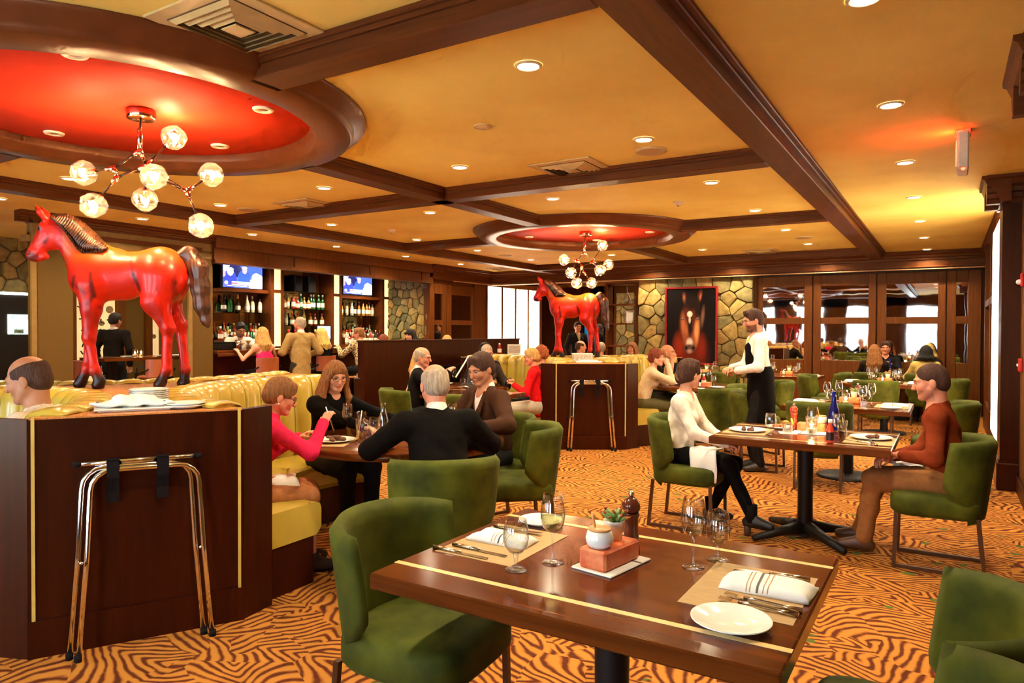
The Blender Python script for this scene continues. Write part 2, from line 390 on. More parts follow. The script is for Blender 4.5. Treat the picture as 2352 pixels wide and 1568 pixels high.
# ================================================================== THE SETTING
H = 2.97; HB = 2.85
def carpet():
    m, t, b = _nt('feather_carpet'); N = t.nodes; L = t.links
    def math_(op, a, b_=None, c=None):
        n = N.new('ShaderNodeMath'); n.operation = op
        for i, v in enumerate((a, b_, c)):
            if v is None: continue
            if isinstance(v, (int, float)): n.inputs[i].default_value = v
            else: L.new(v, n.inputs[i])
        return n.outputs[0]
    tc = N.new('ShaderNodeTexCoord')
    nz = N.new('ShaderNodeTexNoise'); nz.inputs['Scale'].default_value = 1.7; nz.inputs['Detail'].default_value = 2
    L.new(tc.outputs['Object'], nz.inputs['Vector'])
    def layer(scale, off, k, curl):
        mp = N.new('ShaderNodeMapping'); mp.inputs['Scale'].default_value = (scale, scale * 1.35, 0); mp.inputs['Location'].default_value = (off, off * .7, 0)
        mp.inputs['Rotation'].default_value = (0, 0, .5)
        L.new(tc.outputs['Object'], mp.inputs[0])
        wob = N.new('ShaderNodeVectorMath'); wob.operation = 'SCALE'; wob.inputs['Scale'].default_value = .55
        L.new(nz.outputs['Color'], wob.inputs[0])
        ad = N.new('ShaderNodeVectorMath'); ad.operation = 'ADD'; L.new(mp.outputs[0], ad.inputs[0]); L.new(wob.outputs[0], ad.inputs[1])
        vo = N.new('ShaderNodeTexVoronoi'); vo.voronoi_dimensions = '2D'; vo.inputs['Scale'].default_value = 1; vo.inputs['Randomness'].default_value = .75
        L.new(ad.outputs[0], vo.inputs['Vector'])
        su = N.new('ShaderNodeVectorMath'); su.operation = 'SUBTRACT'; L.new(ad.outputs[0], su.inputs[0]); L.new(vo.outputs['Position'], su.inputs[1])
        sp = N.new('ShaderNodeSeparateXYZ'); L.new(su.outputs[0], sp.inputs[0])
        sr = N.new('ShaderNodeSeparateColor'); L.new(vo.outputs['Color'], sr.inputs[0])
        r = vo.outputs['Distance']
        # turn the cell frame, then draw barbs sweeping back from a central quill
        an = math_('ADD', math_('MULTIPLY', math_('SUBTRACT', sr.outputs[1], .5), 1.9), math_('MULTIPLY', math_('GREATER_THAN', sr.outputs[0], .5), 3.1416))
        ca = math_('COSINE', an); sa = math_('SINE', an)
        lx = math_('ADD', math_('MULTIPLY', sp.outputs[0], ca), math_('MULTIPLY', sp.outputs[1], sa))
        ly = math_('SUBTRACT', math_('MULTIPLY', sp.outputs[1], ca), math_('MULTIPLY', sp.outputs[0], sa))
        ay = math_('SQRT', math_('ADD', math_('MULTIPLY', ly, ly), .0012))
        n9 = N.new('ShaderNodeTexNoise'); n9.inputs['Scale'].default_value = 4.; n9.inputs['Detail'].default_value = 3; L.new(tc.outputs['Object'], n9.inputs['Vector'])
        ph = math_('ADD', math_('MULTIPLY', lx, .55), math_('SUBTRACT', math_('MULTIPLY', ay, 1.15), math_('MULTIPLY', math_('MULTIPLY', ay, ay), curl)))
        ph = math_('ADD', math_('MULTIPLY', ph, k), math_('MULTIPLY', n9.outputs['Fac'], 9.))
        s = math_('SINE', ph)
        return s, r, sr.outputs[2]
    s1, r1, c1 = layer(1.75, 0, 74, .75)
    s2, r2, c2 = layer(2.1, 5.3, 64, .9)
    pick = math_('GREATER_THAN', nz.outputs['Fac'], .5)
    def mixf(f, a, b_): return math_('ADD', math_('MULTIPLY', a, math_('SUBTRACT', 1, f)), math_('MULTIPLY', b_, f))
    s = mixf(pick, s1, s2); r = mixf(pick, r1, r2); rnd = mixf(pick, c1, c2)
    rp = N.new('ShaderNodeValToRGB')
    e = rp.color_ramp.elements; e[0].position = .13; e[0].color = (.115, .024, .006, 1); e[1].position = .72; e[1].color = (.56, .225, .036, 1)
    q = rp.color_ramp.elements.new(.30); q.color = (.32, .09, .016, 1)
    n7 = N.new('ShaderNodeTexNoise'); n7.inputs['Scale'].default_value = 11; n7.inputs['Detail'].default_value = 3; L.new(tc.outputs['Object'], n7.inputs['Vector'])
    L.new(math_('ADD', math_('MULTIPLY', s, .5), math_('MULTIPLY_ADD', n7.outputs['Fac'], .9, .07)), rp.inputs[0])
    eye = math_('MULTIPLY', math_('LESS_THAN', r, .06), math_('GREATER_THAN', rnd, .4))
    mx = N.new('ShaderNodeMix'); mx.data_type = 'RGBA'; L.new(eye, mx.inputs['Factor']); L.new(rp.outputs[0], mx.inputs['A']); mx.inputs['B'].default_value = (.10, .15, .03, 1)
    n3 = N.new('ShaderNodeTexNoise'); n3.inputs['Scale'].default_value = .9; L.new(tc.outputs['Object'], n3.inputs['Vector'])
    mr = N.new('ShaderNodeMapRange'); mr.inputs['To Min'].default_value = .75; mr.inputs['To Max'].default_value = 1.2; L.new(n3.outputs['Fac'], mr.inputs[0])
    sc_ = N.new('ShaderNodeVectorMath'); sc_.operation = 'SCALE'; L.new(mx.outputs['Result'], sc_.inputs[0]); L.new(mr.outputs[0], sc_.inputs['Scale'])
    L.new(sc_.outputs[0], b.inputs['Base Color']); b.inputs['Roughness'].default_value = .92; b.inputs['Specular IOR Level'].default_value = .15
    n4 = N.new('ShaderNodeTexNoise'); n4.inputs['Scale'].default_value = 320; L.new(tc.outputs['Object'], n4.inputs['Vector'])
    bp = N.new('ShaderNodeBump'); bp.inputs['Strength'].default_value = .35; bp.inputs['Distance'].default_value = .01
    L.new(math_('ADD', n4.outputs['Fac'], math_('MULTIPLY', s, .15)), bp.inputs['Height']); L.new(bp.outputs[0], b.inputs['Normal'])
    return m
S('floor', box(-14.2, -2.6, -.1, 1.2, 22, 0, carpet()))
M_CEIL = mat('ochre_suede_ceiling', (.82, .545, .092), rough=.75, scale=1.1, col2=(.97, .735, .17))
S('ceiling', box(-14.2, -2.6, H, 1.2, 22, H + .12, M_CEIL))
# ---- beams
TN = [0]
def trim(mesh, loc=None, rot=None):
    TN[0] += 1; return S('trim_%d' % TN[0], mesh, None, loc, rot)
def beam(x0, y0, x1, y1, w=.2, crown=.045):
    """a coffer beam with a small crown where it meets the ceiling"""
    b = MB(); along = abs(y1 - y0) > abs(x1 - x0)
    for ww, z0, z1 in ((w, HB, H - .035), (w + crown, H - .05, H - .022), (w + 2 * crown, H - .028, H + .002)):
        if along: b.box(x0 - ww / 2, y0, z0, x0 + ww / 2, y1, z1, .006)
        else: b.box(x0, y0 - ww / 2, z0, x1, y0 + ww / 2, z1, .006)
    trim(b.mesh(M_BEAMY if along else M_BEAM))
D1 = (-4.73, 2.63); D2 = (-4.58, 9.41); RO = 1.53
beam(-1.15, -2.4, -1.15, 14.7, .22, .06)
for yb in (2.63, 9.3):
    dc = D1 if yb < 5 else D2
    beam(dc[0] + RO - .06, yb, -1.26, yb); beam(-7.8, yb, dc[0] - RO + .06, yb)
beam(-7.8, 5.97, -1.26, 5.97); beam(-7.8, -.7, -1.26, -.7)
beam(-7.8, 13.75, -1.26, 13.75)
beam(-4.6, -2.4, -4.6, D1[1] - RO + .06); beam(-4.55, D1[1] + RO - .06, -4.55, D2[1] - RO + .06); beam(-4.5, D2[1] + RO - .06, -4.5, 13.65)
beam(-7.9, -2.4, -7.9, 14.7)
# ---- the two red oculus recesses with their turned rings
M_RED = mat('red_lacquer_ceiling', (.88, .042, .010), rough=.6, var=.1, scale=1.5, spec=.3)
M_RING = mat('dark_walnut_ring', (.135, .034, .010), rough=.36, var=.15, spec=.5, stint=(1, .6, .32))
ring_prof = [(RO + .10, H - .002), (RO + .10, H - .02), (RO + .075, H - .03), (RO + .07, H - .045), (RO + .05, H - .052), (RO + .045, H - .068), (RO + .02, H - .075), (RO + .012, H - .095), (RO, HB + .01), (RO - .012, HB),
             (RO - .235, HB), (RO - .25, HB + .008), (RO - .255, HB + .03), (RO - .275, HB + .045), (RO - .285, HB + .075), (RO - .285, H - .002)]
ring_me = lathe(ring_prof, M_RING, 96)
disc_me = lathe([(0, H - .004), (RO - .2, H - .004), (RO - .2, H - .001)], M_RED, 96)
for cx, cy in (D1, D2):
    trim(ring_me, (cx, cy, 0)); trim(disc_me, (cx, cy, 0))
# ---- crown mouldings, header beams
def crown_bar(x0, y0, x1, y1, nx, ny, zt, prof, m):
    """a moulding swept along a straight run; prof = (out, down) steps from the wall face"""
    b = MB(); V = []; F = []
    for px, py in ((x0, y0), (x1, y1)):
        for o, d in prof: V.append((px + nx * o, py + ny * o, zt - d))
    n = len(prof)
    F = [(i, i + 1, n + i + 1, n + i) for i in range(n - 1)] + [(n - 1, 0, n, 2 * n - 1), tuple(range(n)), tuple(reversed(range(n, 2 * n)))]
    b.add(V, F); return b.mesh(m)
CROWN = [(-.05, 0), (.16, 0), (.16, .025), (.14, .03), (.13, .06), (.10, .075), (.09, .115), (.06, .125), (.055, .16), (.03, .165), (.03, .27), (.05, .275), (.05, .29), (.02, .295), (.02, .31), (-.05, .31)]
M_STRIP = mat('cream_track_strip', (.72, .45, .2), rough=.5)
trim(crown_bar(-9.8, 14.8, .62, 14.8, 0, -1, H, CROWN, M_BEAM))
trim(crown_bar(-9.75, 14.8, -9.75, 12.3, 1, 0, H, CROWN, M_BEAM))
trim(box(-9.75, 14.78, 2.645, .6, 14.9, 2.662, M_STRIP)); trim(box(-9.76, 13.2, 2.645, -9.73, 14.78, 2.662, M_STRIP))
S('wall_back', box(-9.8, 14.85, 2.66, .7, 15.2, H, M_BEAM))
# ---- right wall, its columns and the lit panel
S('wall_right', MB().box(.58, -2.5, 0, .8, 8.2, H).box(.60, 8.6, 0, .8, 15.2, H).mesh(M_WALL))
S('baseboard_right', box(.555, -2.5, 0, .6, 8.2, .16, M_PANEL, .01))
CAP = [(-.06, 0), (.17, 0), (.17, .03), (.15, .04), (.13, .09), (.09, .11), (.085, .15), (.05, .16), (.045, .2), (.02, .21), (.02, .25), (-.06, .25)]
for k, (ya, yb) in enumerate(((8.15, 8.6), (4.45, 4.95))):
    S('wall_right_column_%d' % (k + 1), MB().box(.43, ya, 0, .7, yb, H).box(.405, ya - .025, 0, .7, yb + .025, .26, .01).box(.42, ya - .012, .26, .7, yb + .012, .285).mesh(M_PANEL))
    trim(crown_bar(.43, ya - .15, .43, yb + .15, -1, 0, H, CAP, M_BEAM))
    trim(crown_bar(.3, ya, .75, ya, 0, -1, H, CAP, M_BEAM)); trim(crown_bar(.3, yb, .75, yb, 0, 1, H, CAP, M_BEAM))
trim(crown_bar(.60, 8.6, .60, 14.8, -1, 0, H, [(a * .8, d * .8) for a, d in CROWN], M_BEAMY))
M_ONYX = emitm('backlit_onyx', (1, .93, .78), 2.4, (1, .50, .16), 3.2)
S('window_1', box(.462, 8.75, .3, .57, 10.6, 2.72, M_ONYX))  # backlit onyx panel on the wall, no window opening
trim(MB().box(.50, 10.6, 0, .6, 10.75, H).box(.50, 12.0, 0, .6, 12.15, H).box(.50, 13.6, 0, .6, 13.75, H).box(.50, 10.6, 1.9, .6, 13.7, 2.0).box(.50, 10.6, 0, .6, 13.7, .4).mesh(M_DOOR))
# ---- stone facing
def voronoi_cells(w, h, n, seed):
    r = random.Random(seed); pts = []
    nx = max(1, int(round(math.sqrt(n * w / h)))); ny = max(1, int(round(n / nx)))
    for j in range(ny):
        for i in range(nx):
            pts.append(((i + .5 + r.uniform(-.42, .42) + (.5 if j % 2 else 0) - .25) * w / nx, (j + .5 + r.uniform(-.4, .4)) * h / ny))
    out = []
    for i, (px, py) in enumerate(pts):
        poly = [(0, 0), (w, 0), (w, h), (0, h)]
        for j, (qx, qy) in enumerate(pts):
            if i == j or abs(qx - px) > 3.2 * w / nx or abs(qy - py) > 3.2 * h / ny: continue
            mx, my = (px + qx) / 2, (py + qy) / 2; dx, dy = qx - px, qy - py
            new = []
            for a in range(len(poly)):
                A = poly[a]; B = poly[(a + 1) % len(poly)]
                da = (A[0] - mx) * dx + (A[1] - my) * dy; db = (B[0] - mx) * dx + (B[1] - my) * dy
                if da <= 0: new.append(A)
                if (da < 0) != (db < 0):
                    t = da / (da - db); new.append((A[0] + (B[0] - A[0]) * t, A[1] + (B[1] - A[1]) * t))
            poly = new
            if len(poly) < 3: break
        if len(poly) >= 3: out.append(poly)
    return out
STONE = [mat('fieldstone_%d' % i, c, rough=.8, scale=9, var=.35, bump=.5, bscale=18) for i, c in enumerate([(.26, .175, .045), (.19, .14, .04), (.37, .245, .065), (.14, .112, .036), (.31, .185, .045), (.24, .19, .065)])]
M_MORTAR = mat('dark_mortar', (.09, .065, .03), rough=.95)  # plain dark brown backing between the stones
def stone_wall(name, org, ud, nd, w, h, n, seed, thick=.15):
    o = Vector(org); u = Vector(ud); nn = Vector(nd)
    b = MB(); c = [o, o + u * w, o + u * w - nn * thick, o - nn * thick]
    V = [p for p in c] + [p + Vector((0, 0, h)) for p in c]
    b.add(V, [(0, 1, 2, 3), (7, 6, 5, 4), (0, 4, 5, 1), (1, 5, 6, 2), (2, 6, 7, 3), (3, 7, 4, 0)])
    wall = S(name, b.mesh(M_MORTAR)); r = random.Random(seed + 1)
    for poly in voronoi_cells(w, h, n, seed):
        cx = sum(p[0] for p in poly) / len(poly); cy = sum(p[1] for p in poly) / len(poly)
        dep = r.uniform(.03, .06); V = []; F = []; k = len(poly)
        sz = max(math.dist(p, (cx, cy)) for p in poly) + 1e-6
        g = 1 - .006 / sz
        # chamfer corners for a broken-stone outline
        pts = []
        for i in range(k):
            A, B, D = poly[i - 1], poly[i], poly[(i + 1) % k]
            q = r.uniform(.03, .12)
            pts += [(B[0] + (A[0] - B[0]) * q, B[1] + (A[1] - B[1]) * q), (B[0] + (D[0] - B[0]) * q, B[1] + (D[1] - B[1]) * q)]
        tx, ty = r.uniform(-.15, .15), r.uniform(-.15, .15); k = len(pts)
        for s_, d_ in ((g, -.01), (g * .985, dep * .6), (g * .9, dep * .95), (g * .55, dep * 1.1)):
            for x, y in pts:
                ux, uy = (x - cx) * s_, (y - cy) * s_
                dd = d_ + (ux * tx + uy * ty if d_ > 0 else 0)
                V.append(o + u * (cx + ux) + Vector((0, 0, cy + uy)) + nn * dd)
        for a in range(3):
            for i in range(k): F.append((a * k + i, a * k + (i + 1) % k, (a + 1) * k + (i + 1) % k, (a + 1) * k + i))
        F.append(tuple(range(3 * k, 4 * k)))
        link('stone', mesh_from(V, F, r.choice(STONE)), wall)
    return wall
stone_wall('wall_back_stone', (-5.9, 14.95, 0), (1, 0, 0), (0, -1, 0), 2.5, 2.66, 76, 3)
stone_wall('wall_left_stone', (-11.35, 12.42, .5), (1, 0, 0), (0, -1, 0), 1.5, 2.3, 96, 5)
stone_wall('wall_lounge_stone', (-12.9, 5.0, 2.1), (0, 1, 0), (1, 0, 0), 1.0, .9, 14, 8)
stone_wall('wall_far_stone', (-8.0, 18.6, 0), (1, 0, 0), (0, -1, 0), .55, 2.6, 24, 9)
# ---- mirrored doors of the back wall
def mirrorm():
    m, t, b = _nt('antique_mirror'); N = t.nodes; L = t.links
    b.inputs['Base Color'].default_value = (.74, .68, .60, 1); b.inputs['Metallic'].default_value = 1; b.inputs['Roughness'].default_value = .02
    nz = N.new('ShaderNodeTexNoise'); nz.inputs['Scale'].default_value = 1.4
    tc = N.new('ShaderNodeTexCoord'); L.new(tc.outputs['Object'], nz.inputs['Vector'])
    bp = N.new('ShaderNodeBump'); bp.inputs['Strength'].default_value = .03; bp.inputs['Distance'].default_value = .05
    L.new(nz.outputs['Fac'], bp.inputs['Height']); L.new(bp.outputs[0], b.inputs['Normal'])
    return m
M_MIRROR = mirrorm()
M_MIRROR2 = mat('bar_mirror', (.42, .36, .26), rough=.06, metal=1, var=.05)
DN = [0]
def mirror_door(a, b_, ga, gb, panes, ztop, axis, plane, face):
    """a framed leaf in a plane with mirror panes; axis 'X' or 'Y' is the running direction"""
    DN[0] += 1; t = .06; mb = MB()
    def bx(u0, z0, u1, z1, d0, d1):
        lo, hi = sorted((plane + face * d0, plane + face * d1))
        if axis == 'X': mb.box(u0, lo, z0, u1, hi, z1, .006)
        else: mb.box(lo, u0, z0, hi, u1, z1, .006)
    bx(a, 0, ga, ztop, 0, t); bx(gb, 0, b_, ztop, 0, t)
    zs = [0] + [z for p in panes for z in p] + [ztop]
    for i in range(0, len(zs), 2): bx(ga, zs[i], gb, zs[i + 1], 0, t - .004)
    d = S('door_%d' % DN[0], mb.mesh(M_DOOR))
    for z0, z1 in panes:
        mb = MB(); bx(ga - .01, z0 - .01, gb + .01, z1 + .01, .01, .03)
        link('mirror_pane', mb.mesh(M_MIRROR), d)
for a, b_, ga, gb in ((-3.36, -2.30, -3.25, -2.45), (-2.28, -1.17, -2.14, -1.30), (-1.15, -.04, -1.0, -.16), (-.02, .5, .12, .3)):
    mirror_door(a, b_, ga, gb, [(.95, 1.66), (1.79, 2.41)], 2.62, 'X', 15.12, -1)
trim(box(-3.42, 15.0, 0, -3.36, 15.14, 2.66, M_DOOR)); S('wall_back_doors', box(-3.4, 15.12, 0, .7, 15.25, 2.66, M_PANEL))
for a, b_, ga, gb in ((12.42, 13.0, 12.56, 12.86), (13.03, 14.15, 13.2, 14.03)):
    mirror_door(a, b_, ga, gb, [(.6, 1.64), (1.75, 2.34)], 2.56, 'Y', -9.86, 1)
S('wall_left', MB().box(-10.0, 12.42, 0, -9.86, 14.62, H).box(-9.95, 12.36, 0, -9.78, 12.43, 2.66).box(-9.95, 14.15, 0, -9.8, 14.62, 2.66).mesh(M_DOOR))
# ---- lit onyx screen beyond the header, as four leaves
on = S('window_2', box(-9.86, 14.62, 0, -9.76, 17.3, 2.75, M_DOOR))
for i in range(4):
    y0 = 14.66 + i * .66; link('onyx_panel', box(-9.77, y0, .12, -9.752, y0 + .60, 2.62, M_ONYX), on); link('mullion', box(-9.76, y0 + .60, .1, -9.735, y0 + .66, 2.64, M_DOOR), on)
# ---- far room beyond the header
FW = (-10.24, -9.48)
M_TEAL = glassm('dimmed_daylight_pane', (.035, .11, .15), .3, base=.04)  # dark teal tint puts the dim blue daylight into the glass
S('wall_far', MB().box(-14, 21, 0, FW[0] , 21.15, H).box(FW[0] + .3, 21, 0, FW[1], 21.15, H).box(FW[1] + .3, 21, 0, -3.0, 21.15, H).box(FW[0] - .05, 21, 2.05, FW[1] + .35, 21.15, H).box(FW[0] - .05, 21, 0, FW[1] + .35, 21.15, .75).mesh(M_WALL))
for k, x0 in enumerate(FW):
    S('window_%d' % (k + 3), MB().box(x0, 21.02, .75, x0 + .3, 21.05, 2.05).mesh(M_TEAL))
    trim(MB().box(x0 - .04, 20.96, .7, x0, 21.1, 2.1).box(x0 + .3, 20.96, .7, x0 + .34, 21.1, 2.1).box(x0, 20.96, 1.02, x0 + .3, 21.05, 1.06).mesh(M_BLACK))
S('wall_far_left', box(-14.2, 17.3, 0, -9.76, 17.4, H, M_WALL)); S('wall_far_right', box(-3.4, 15.2, 0, -3.3, 21, H, M_WALL))
trim(box(-9.7, 18.2, HB, -3.4, 18.45, H, M_BEAM))
# ---- bar header, partition columns and lounge walls
S('wall_bar_header', MB().box(-9.9, 6.92, 2.55, -9.72, 12.4, H).box(-9.72, 6.92, 2.78, -9.66, 12.36, H, .01).box(-9.72, 6.92, 2.55, -9.70, 12.36, 2.6).mesh(M_DOOR))
for yy in (8.5, 10.4, 12.0): trim(box(-9.715, yy - .012, 2.6, -9.7, yy + .012, 2.78, M_BEAM))
trim(box(-11.35, 6.9, 2.72, -9.85, 12.4, 2.78, M_DOOR))
for k, (ya, yb) in enumerate(((4.37, 4.86), (6.52, 6.93))):
    c = S('wall_left_column_%d' % (k + 1), box(-9.88, ya, 0, -9.78, yb, 2.72, M_TAN))
    link('edge_trim', box(-9.8, ya - .01, 0, -9.76, ya + .05, 2.72, M_CREAM), c)
S('wall_left_header', MB().box(-9.9, 4.37, 2.66, -9.79, 6.93, H).box(-9.9, 4.3, 2.6, -9.77, 7.0, 2.68).mesh(M_CREAM))
trim(box(-9.785, 4.95, 2.70, -9.77, 6.75, 2.76, M_BEAM))
trim(crown_bar(-9.78, 4.2, -9.78, 7.08, 1, 0, H, [(a * .8, d * .55) for a, d in CAP], M_BEAMY)); trim(crown_bar(-9.9, 4.37, -9.7, 4.37, 0, -1, H, [(a * .8, d * .55) for a, d in CAP], M_BEAM))
S('wall_lounge', MB().box(-13.2, 2.0, 0, -13.0, 8.6, H).box(-13.0, 8.0, 0, -11.4, 8.12, H).mesh(M_TAN))
for y0, y1 in ((5.85, 6.48), (7.16, 7.34), (7.73, 7.86), (8.4, 8.6), (4.5, 4.98)): trim(box(-13.02, y0, 0, -12.92, y1, H, M_DOOR))
# pierced cream screens with dots and dashes cut through
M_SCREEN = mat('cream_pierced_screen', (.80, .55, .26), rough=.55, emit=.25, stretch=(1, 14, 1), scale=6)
M_HOLE = mat('screen_cut_dark', (.045, .018, .006), rough=.9); M_HOLE2 = mat('screen_cut_tan', (.28, .17, .06), rough=.9)
for k, (y0, y1) in enumerate(((6.48, 7.16), (7.86, 8.4))):
    scr = S('trim_screen_%d' % (k + 1), box(-12.99, y0, .3, -12.95, y1, 2.5, M_SCREEN)); r = random.Random(20 + k)
    for i in range(46):
        yy = r.uniform(y0 + .04, y1 - .04); zz = r.uniform(.8, 2.35); a = r.uniform(0, PI); mb = MB()
        if i % 3:
            d = Vector((0, math.cos(a), math.sin(a))) * .035; c = Vector((-12.948, yy, zz)); mb.obox(c - d, c + d, .022, .012, (1, 0, 0)); link('slot', mb.mesh(M_HOLE), scr)
        else:
            rr = r.uniform(.04, .07); mb.lathe([(0, 0), (rr, 0), (rr, .012), (0, .012)], 16); mb.xf(Matrix.Translation((-12.955, yy, zz)) @ Matrix.Rotation(PI / 2, 4, 'Y')); link('dot', mb.mesh(M_HOLE2, smooth=False), scr)
# dark service doorway with a lit hatch
S('door_service', MB().box(-13.0, 4.98, 0, -12.93, 5.85, 2.08).mesh(M_BLACK))
link('door_light_strip', box(-12.93, 5.0, 2.06, -12.9, 5.84, 2.1, emitm('cool_strip', (.75, .95, .9), 3)), bpy.data.objects['door_service'])
hw = link('hatch_window', box(-12.93, 5.42, 1.42, -12.9, 5.72, 1.74, emitm('kitchen_hatch', (.62, .9, .8), 1.6, (.12, .25, .2), 9)), bpy.data.objects['door_service'])
link('push_sign', box(-12.9, 5.50, 1.43, -12.895, 5.64, 1.50, mat('push_plate', (.25, .4, .3), rough=.5)), hw)
def text_mesh(body, size, m, extrude=.001):
    tc_ = bpy.data.curves.new('txt', 'FONT'); tc_.body = body; tc_.size = size; tc_.extrude = extrude; tc_.align_x = 'CENTER'; tc_.align_y = 'CENTER'; tc_.materials.append(m)
    o_ = bpy.data.objects.new('tmp', tc_); C.objects.link(o_); bpy.context.view_layer.update(); me_ = bpy.data.meshes.new_from_object(o_); bpy.data.objects.remove(o_); return me_
link('push_lettering', text_mesh('PUSH', .045, M_BLACK), hw, (-12.893, 5.57, 1.465), (PI / 2, 0, PI / 2))
S('wall_service', box(-13.1, 2.0, 0, -12.95, 4.98, H, M_DOOR))
# ---- wall behind the camera with its tall windows (seen only in the mirrors)
fr = MB(); xs = [-13.9, -7.6, -6.5, -5.6, -4.5, -3.6, -2.5, -1.4, -.4, .7]
for i in range(0, len(xs), 2): fr.box(xs[i], -2.5, 0, xs[i + 1], -2.3, H)
fr.box(-7.6, -2.5, 0, -.4, -2.3, .35).box(-7.6, -2.5, 2.55, -.4, -2.3, H).box(-7.6, -2.48, 1.98, -.4, -2.32, 2.1)
S('wall_front', fr.mesh(M_DOOR))
for i in range(1, len(xs) - 1, 2):
    S('window_%d' % (5 + i // 2), box(xs[i], -2.42, .35, xs[i + 1], -2.4, 2.55, M_PANE))
    pl = bpy.data.lights.new('window_portal', 'AREA'); pl.shape = 'RECTANGLE'; pl.size = xs[i + 1] - xs[i]; pl.size_y = 2.2; pl.cycles.is_portal = True
    link('window_portal', pl, None, ((xs[i] + xs[i + 1]) / 2, -2.38, 1.45), (-PI / 2, 0, 0))
S('wall_outer_left', MB().box(-14.3, -2.5, 0, -14.15, 21.2, H).mesh(M_WALL))
S('wall_lounge_end', box(-14.2, 1.9, 0, -12.9, 2.05, H, M_WALL))
S('wall_bar_back', MB().box(-11.6, 8.0, 0, -11.4, 12.5, H).mesh(M_DOOR))
S('wall_left_behind', box(-11.4, 12.5, 0, -9.9, 12.6, H, M_WALL))
# ================================================================== CEILING FIXTURES
ORD = ['first', 'second', 'third', 'fourth', 'fifth', 'sixth', 'seventh', 'eighth', 'ninth', 'tenth']
M_LENS = emitm('downlight_lens', (1, .96, .90), 14)
M_LTRIM = mat('downlight_trim', (.75, .55, .28), rough=.35)
lens_me = lathe([(0, -.006), (.058, -.006), (.06, 0)], M_LENS, 28)
ltrim_me = lathe([(.058, 0), (.058, -.008), (.066, -.012), (.076, -.006), (.078, 0)], M_LTRIM, 28)
ld = bpy.data.lights.new('downlight_beam', 'SPOT'); ld.energy = DOWN_W; ld.color = WARM; ld.spot_size = math.radians(150); ld.spot_blend = .9; ld.shadow_soft_size = .05
def downlight(x, y, label, z=H):
    t = T('downlight', label, 'ceiling light', [('lens', lens_me), ('trim_ring', ltrim_me)], (x, y, z - .001), group='recessed ceiling downlights')
    link('beam_lamp', ld, t, (0, 0, -.03))
LY = [1.6, 3.4, 5.2, 7.0, 8.85, 10.7, 12.6]
rows = [(-.33, 'in the plain strip along the right wall', [3.49, 5.2, 7.01, 8.84, 10.77, 12.66, 14.46]),
        (-2.0, 'just left of the long ceiling beam', [1.6, 3.4, 5.15, 6.97, 8.82, 10.71, 12.6, 14.4]),
        (-3.75, 'in the row right of the red domes', [5.17, 6.92, 12.54, 14.4]),
        (-5.5, 'in the row left of the red domes', [5.2, 6.95, 12.53, 14.4]),
        (-7.3, 'in the row by the far left beam', [3.6, 5.28, 7.04, 8.89, 10.61, 12.54]),
        (-9.1, 'in the row in front of the bar', [3.74, 5.4, 7.14, 8.89, 10.74, 12.58])]
for x, d, ys in rows:
    for i, y in enumerate(ys): downlight(x, y, 'lit recessed downlight %s, %s from the front' % (d, ORD[i]))
for i, (x, y) in enumerate(((-8.6, 16.2), (-7.4, 16.2), (-6.3, 16.2), (-8.4, 19.3), (-7.2, 19.6))):
    downlight(x, y, 'small lit downlight in the far room beyond the stone wall, %s of five' % ORD[i])
for i, y in enumerate((8.85, 10.15, 11.45)): downlight(-10.6, y, 'small downlight under the bar soffit, %s from the left' % ORD[i], 2.72)
for i, y in enumerate((5.2, 7.2)): downlight(-11.6, y, 'downlight in the lounge behind the tan columns, %s from the left' % ORD[i])
# unlit accent lights inside the red recesses
off_me = lathe([(0, -.004), (.035, -.004), (.04, -.012), (.062, -.014), (.07, -.004), (.07, 0)], mat('accent_trim', (.85, .60, .42), rough=.3), 24)
offc_me = lathe([(0, -.006), (.033, -.006), (.035, -.002)], mat('accent_lamp', (.22, .1, .06), rough=.3), 16)
for (cx, cy), w in ((D1, 'near'), (D2, 'far')):
    for i in range(5):
        a = .55 + i * 2 * PI / 5
        T('accent_light', 'unlit accent light in the %s red ceiling recess, %s of five' % (w, ORD[i]), 'ceiling light', [('ring', off_me), ('lamp', offc_me)], (cx + .98 * math.cos(a), cy + .98 * math.sin(a), H - .004), group='accent lights in the red recesses')
# vents, detectors, loudspeakers
def vent_mesh():
    m = MB(); m.box(-.3, -.3, -.012, .3, .3, 0, .004); return m.mesh(M_VENT)
vent_base = vent_mesh(); M_VDARK = mat('vent_gap', (.12, .06, .02), rough=.9)
vent_back = box(-.225, -.225, -.016, .225, .225, -.011, M_VDARK)
def louver(s):
    m = MB(); a, b_ = s, s - .024
    V = [(x * a, y * a, -.016) for x, y in ((-1, -1), (1, -1), (1, 1), (-1, 1))] + [(x * b_, y * b_, -.034) for x, y in ((-1, -1), (1, -1), (1, 1), (-1, 1))]
    V += [(x * (a - .004), y * (a - .004), -.012) for x, y in ((-1, -1), (1, -1), (1, 1), (-1, 1))]
    m.add(V, [(i, (i + 1) % 4, 4 + (i + 1) % 4, 4 + i) for i in range(4)] + [(4 + i, 4 + (i + 1) % 4, 8 + (i + 1) % 4, 8 + i) for i in range(4)])
    return m.mesh(M_VENT)
louv = [louver(s) for s in (.22, .18, .14, .10)]; vc = box(-.055, -.055, -.036, .055, .055, -.03, M_VENT)
for x, y, l in ((-2.93, 2.22, 'large square air vent beside the near red recess'), (-2.89, 5.71, 'square air vent in the middle coffer before the cross beam'), (-6.38, 5.78, 'square air vent above the left booth tables'), (-8.9, 14.0, 'square air vent by the mirrored side doors'), (-2.9, 13.3, 'square air vent in front of the back header')):
    T('air_vent', l, 'air vent', [('frame', vent_base), ('duct', vent_back)] + [('louver', q) for q in louv] + [('centre_plate', vc)], (x, y, H), group='square ceiling vents')
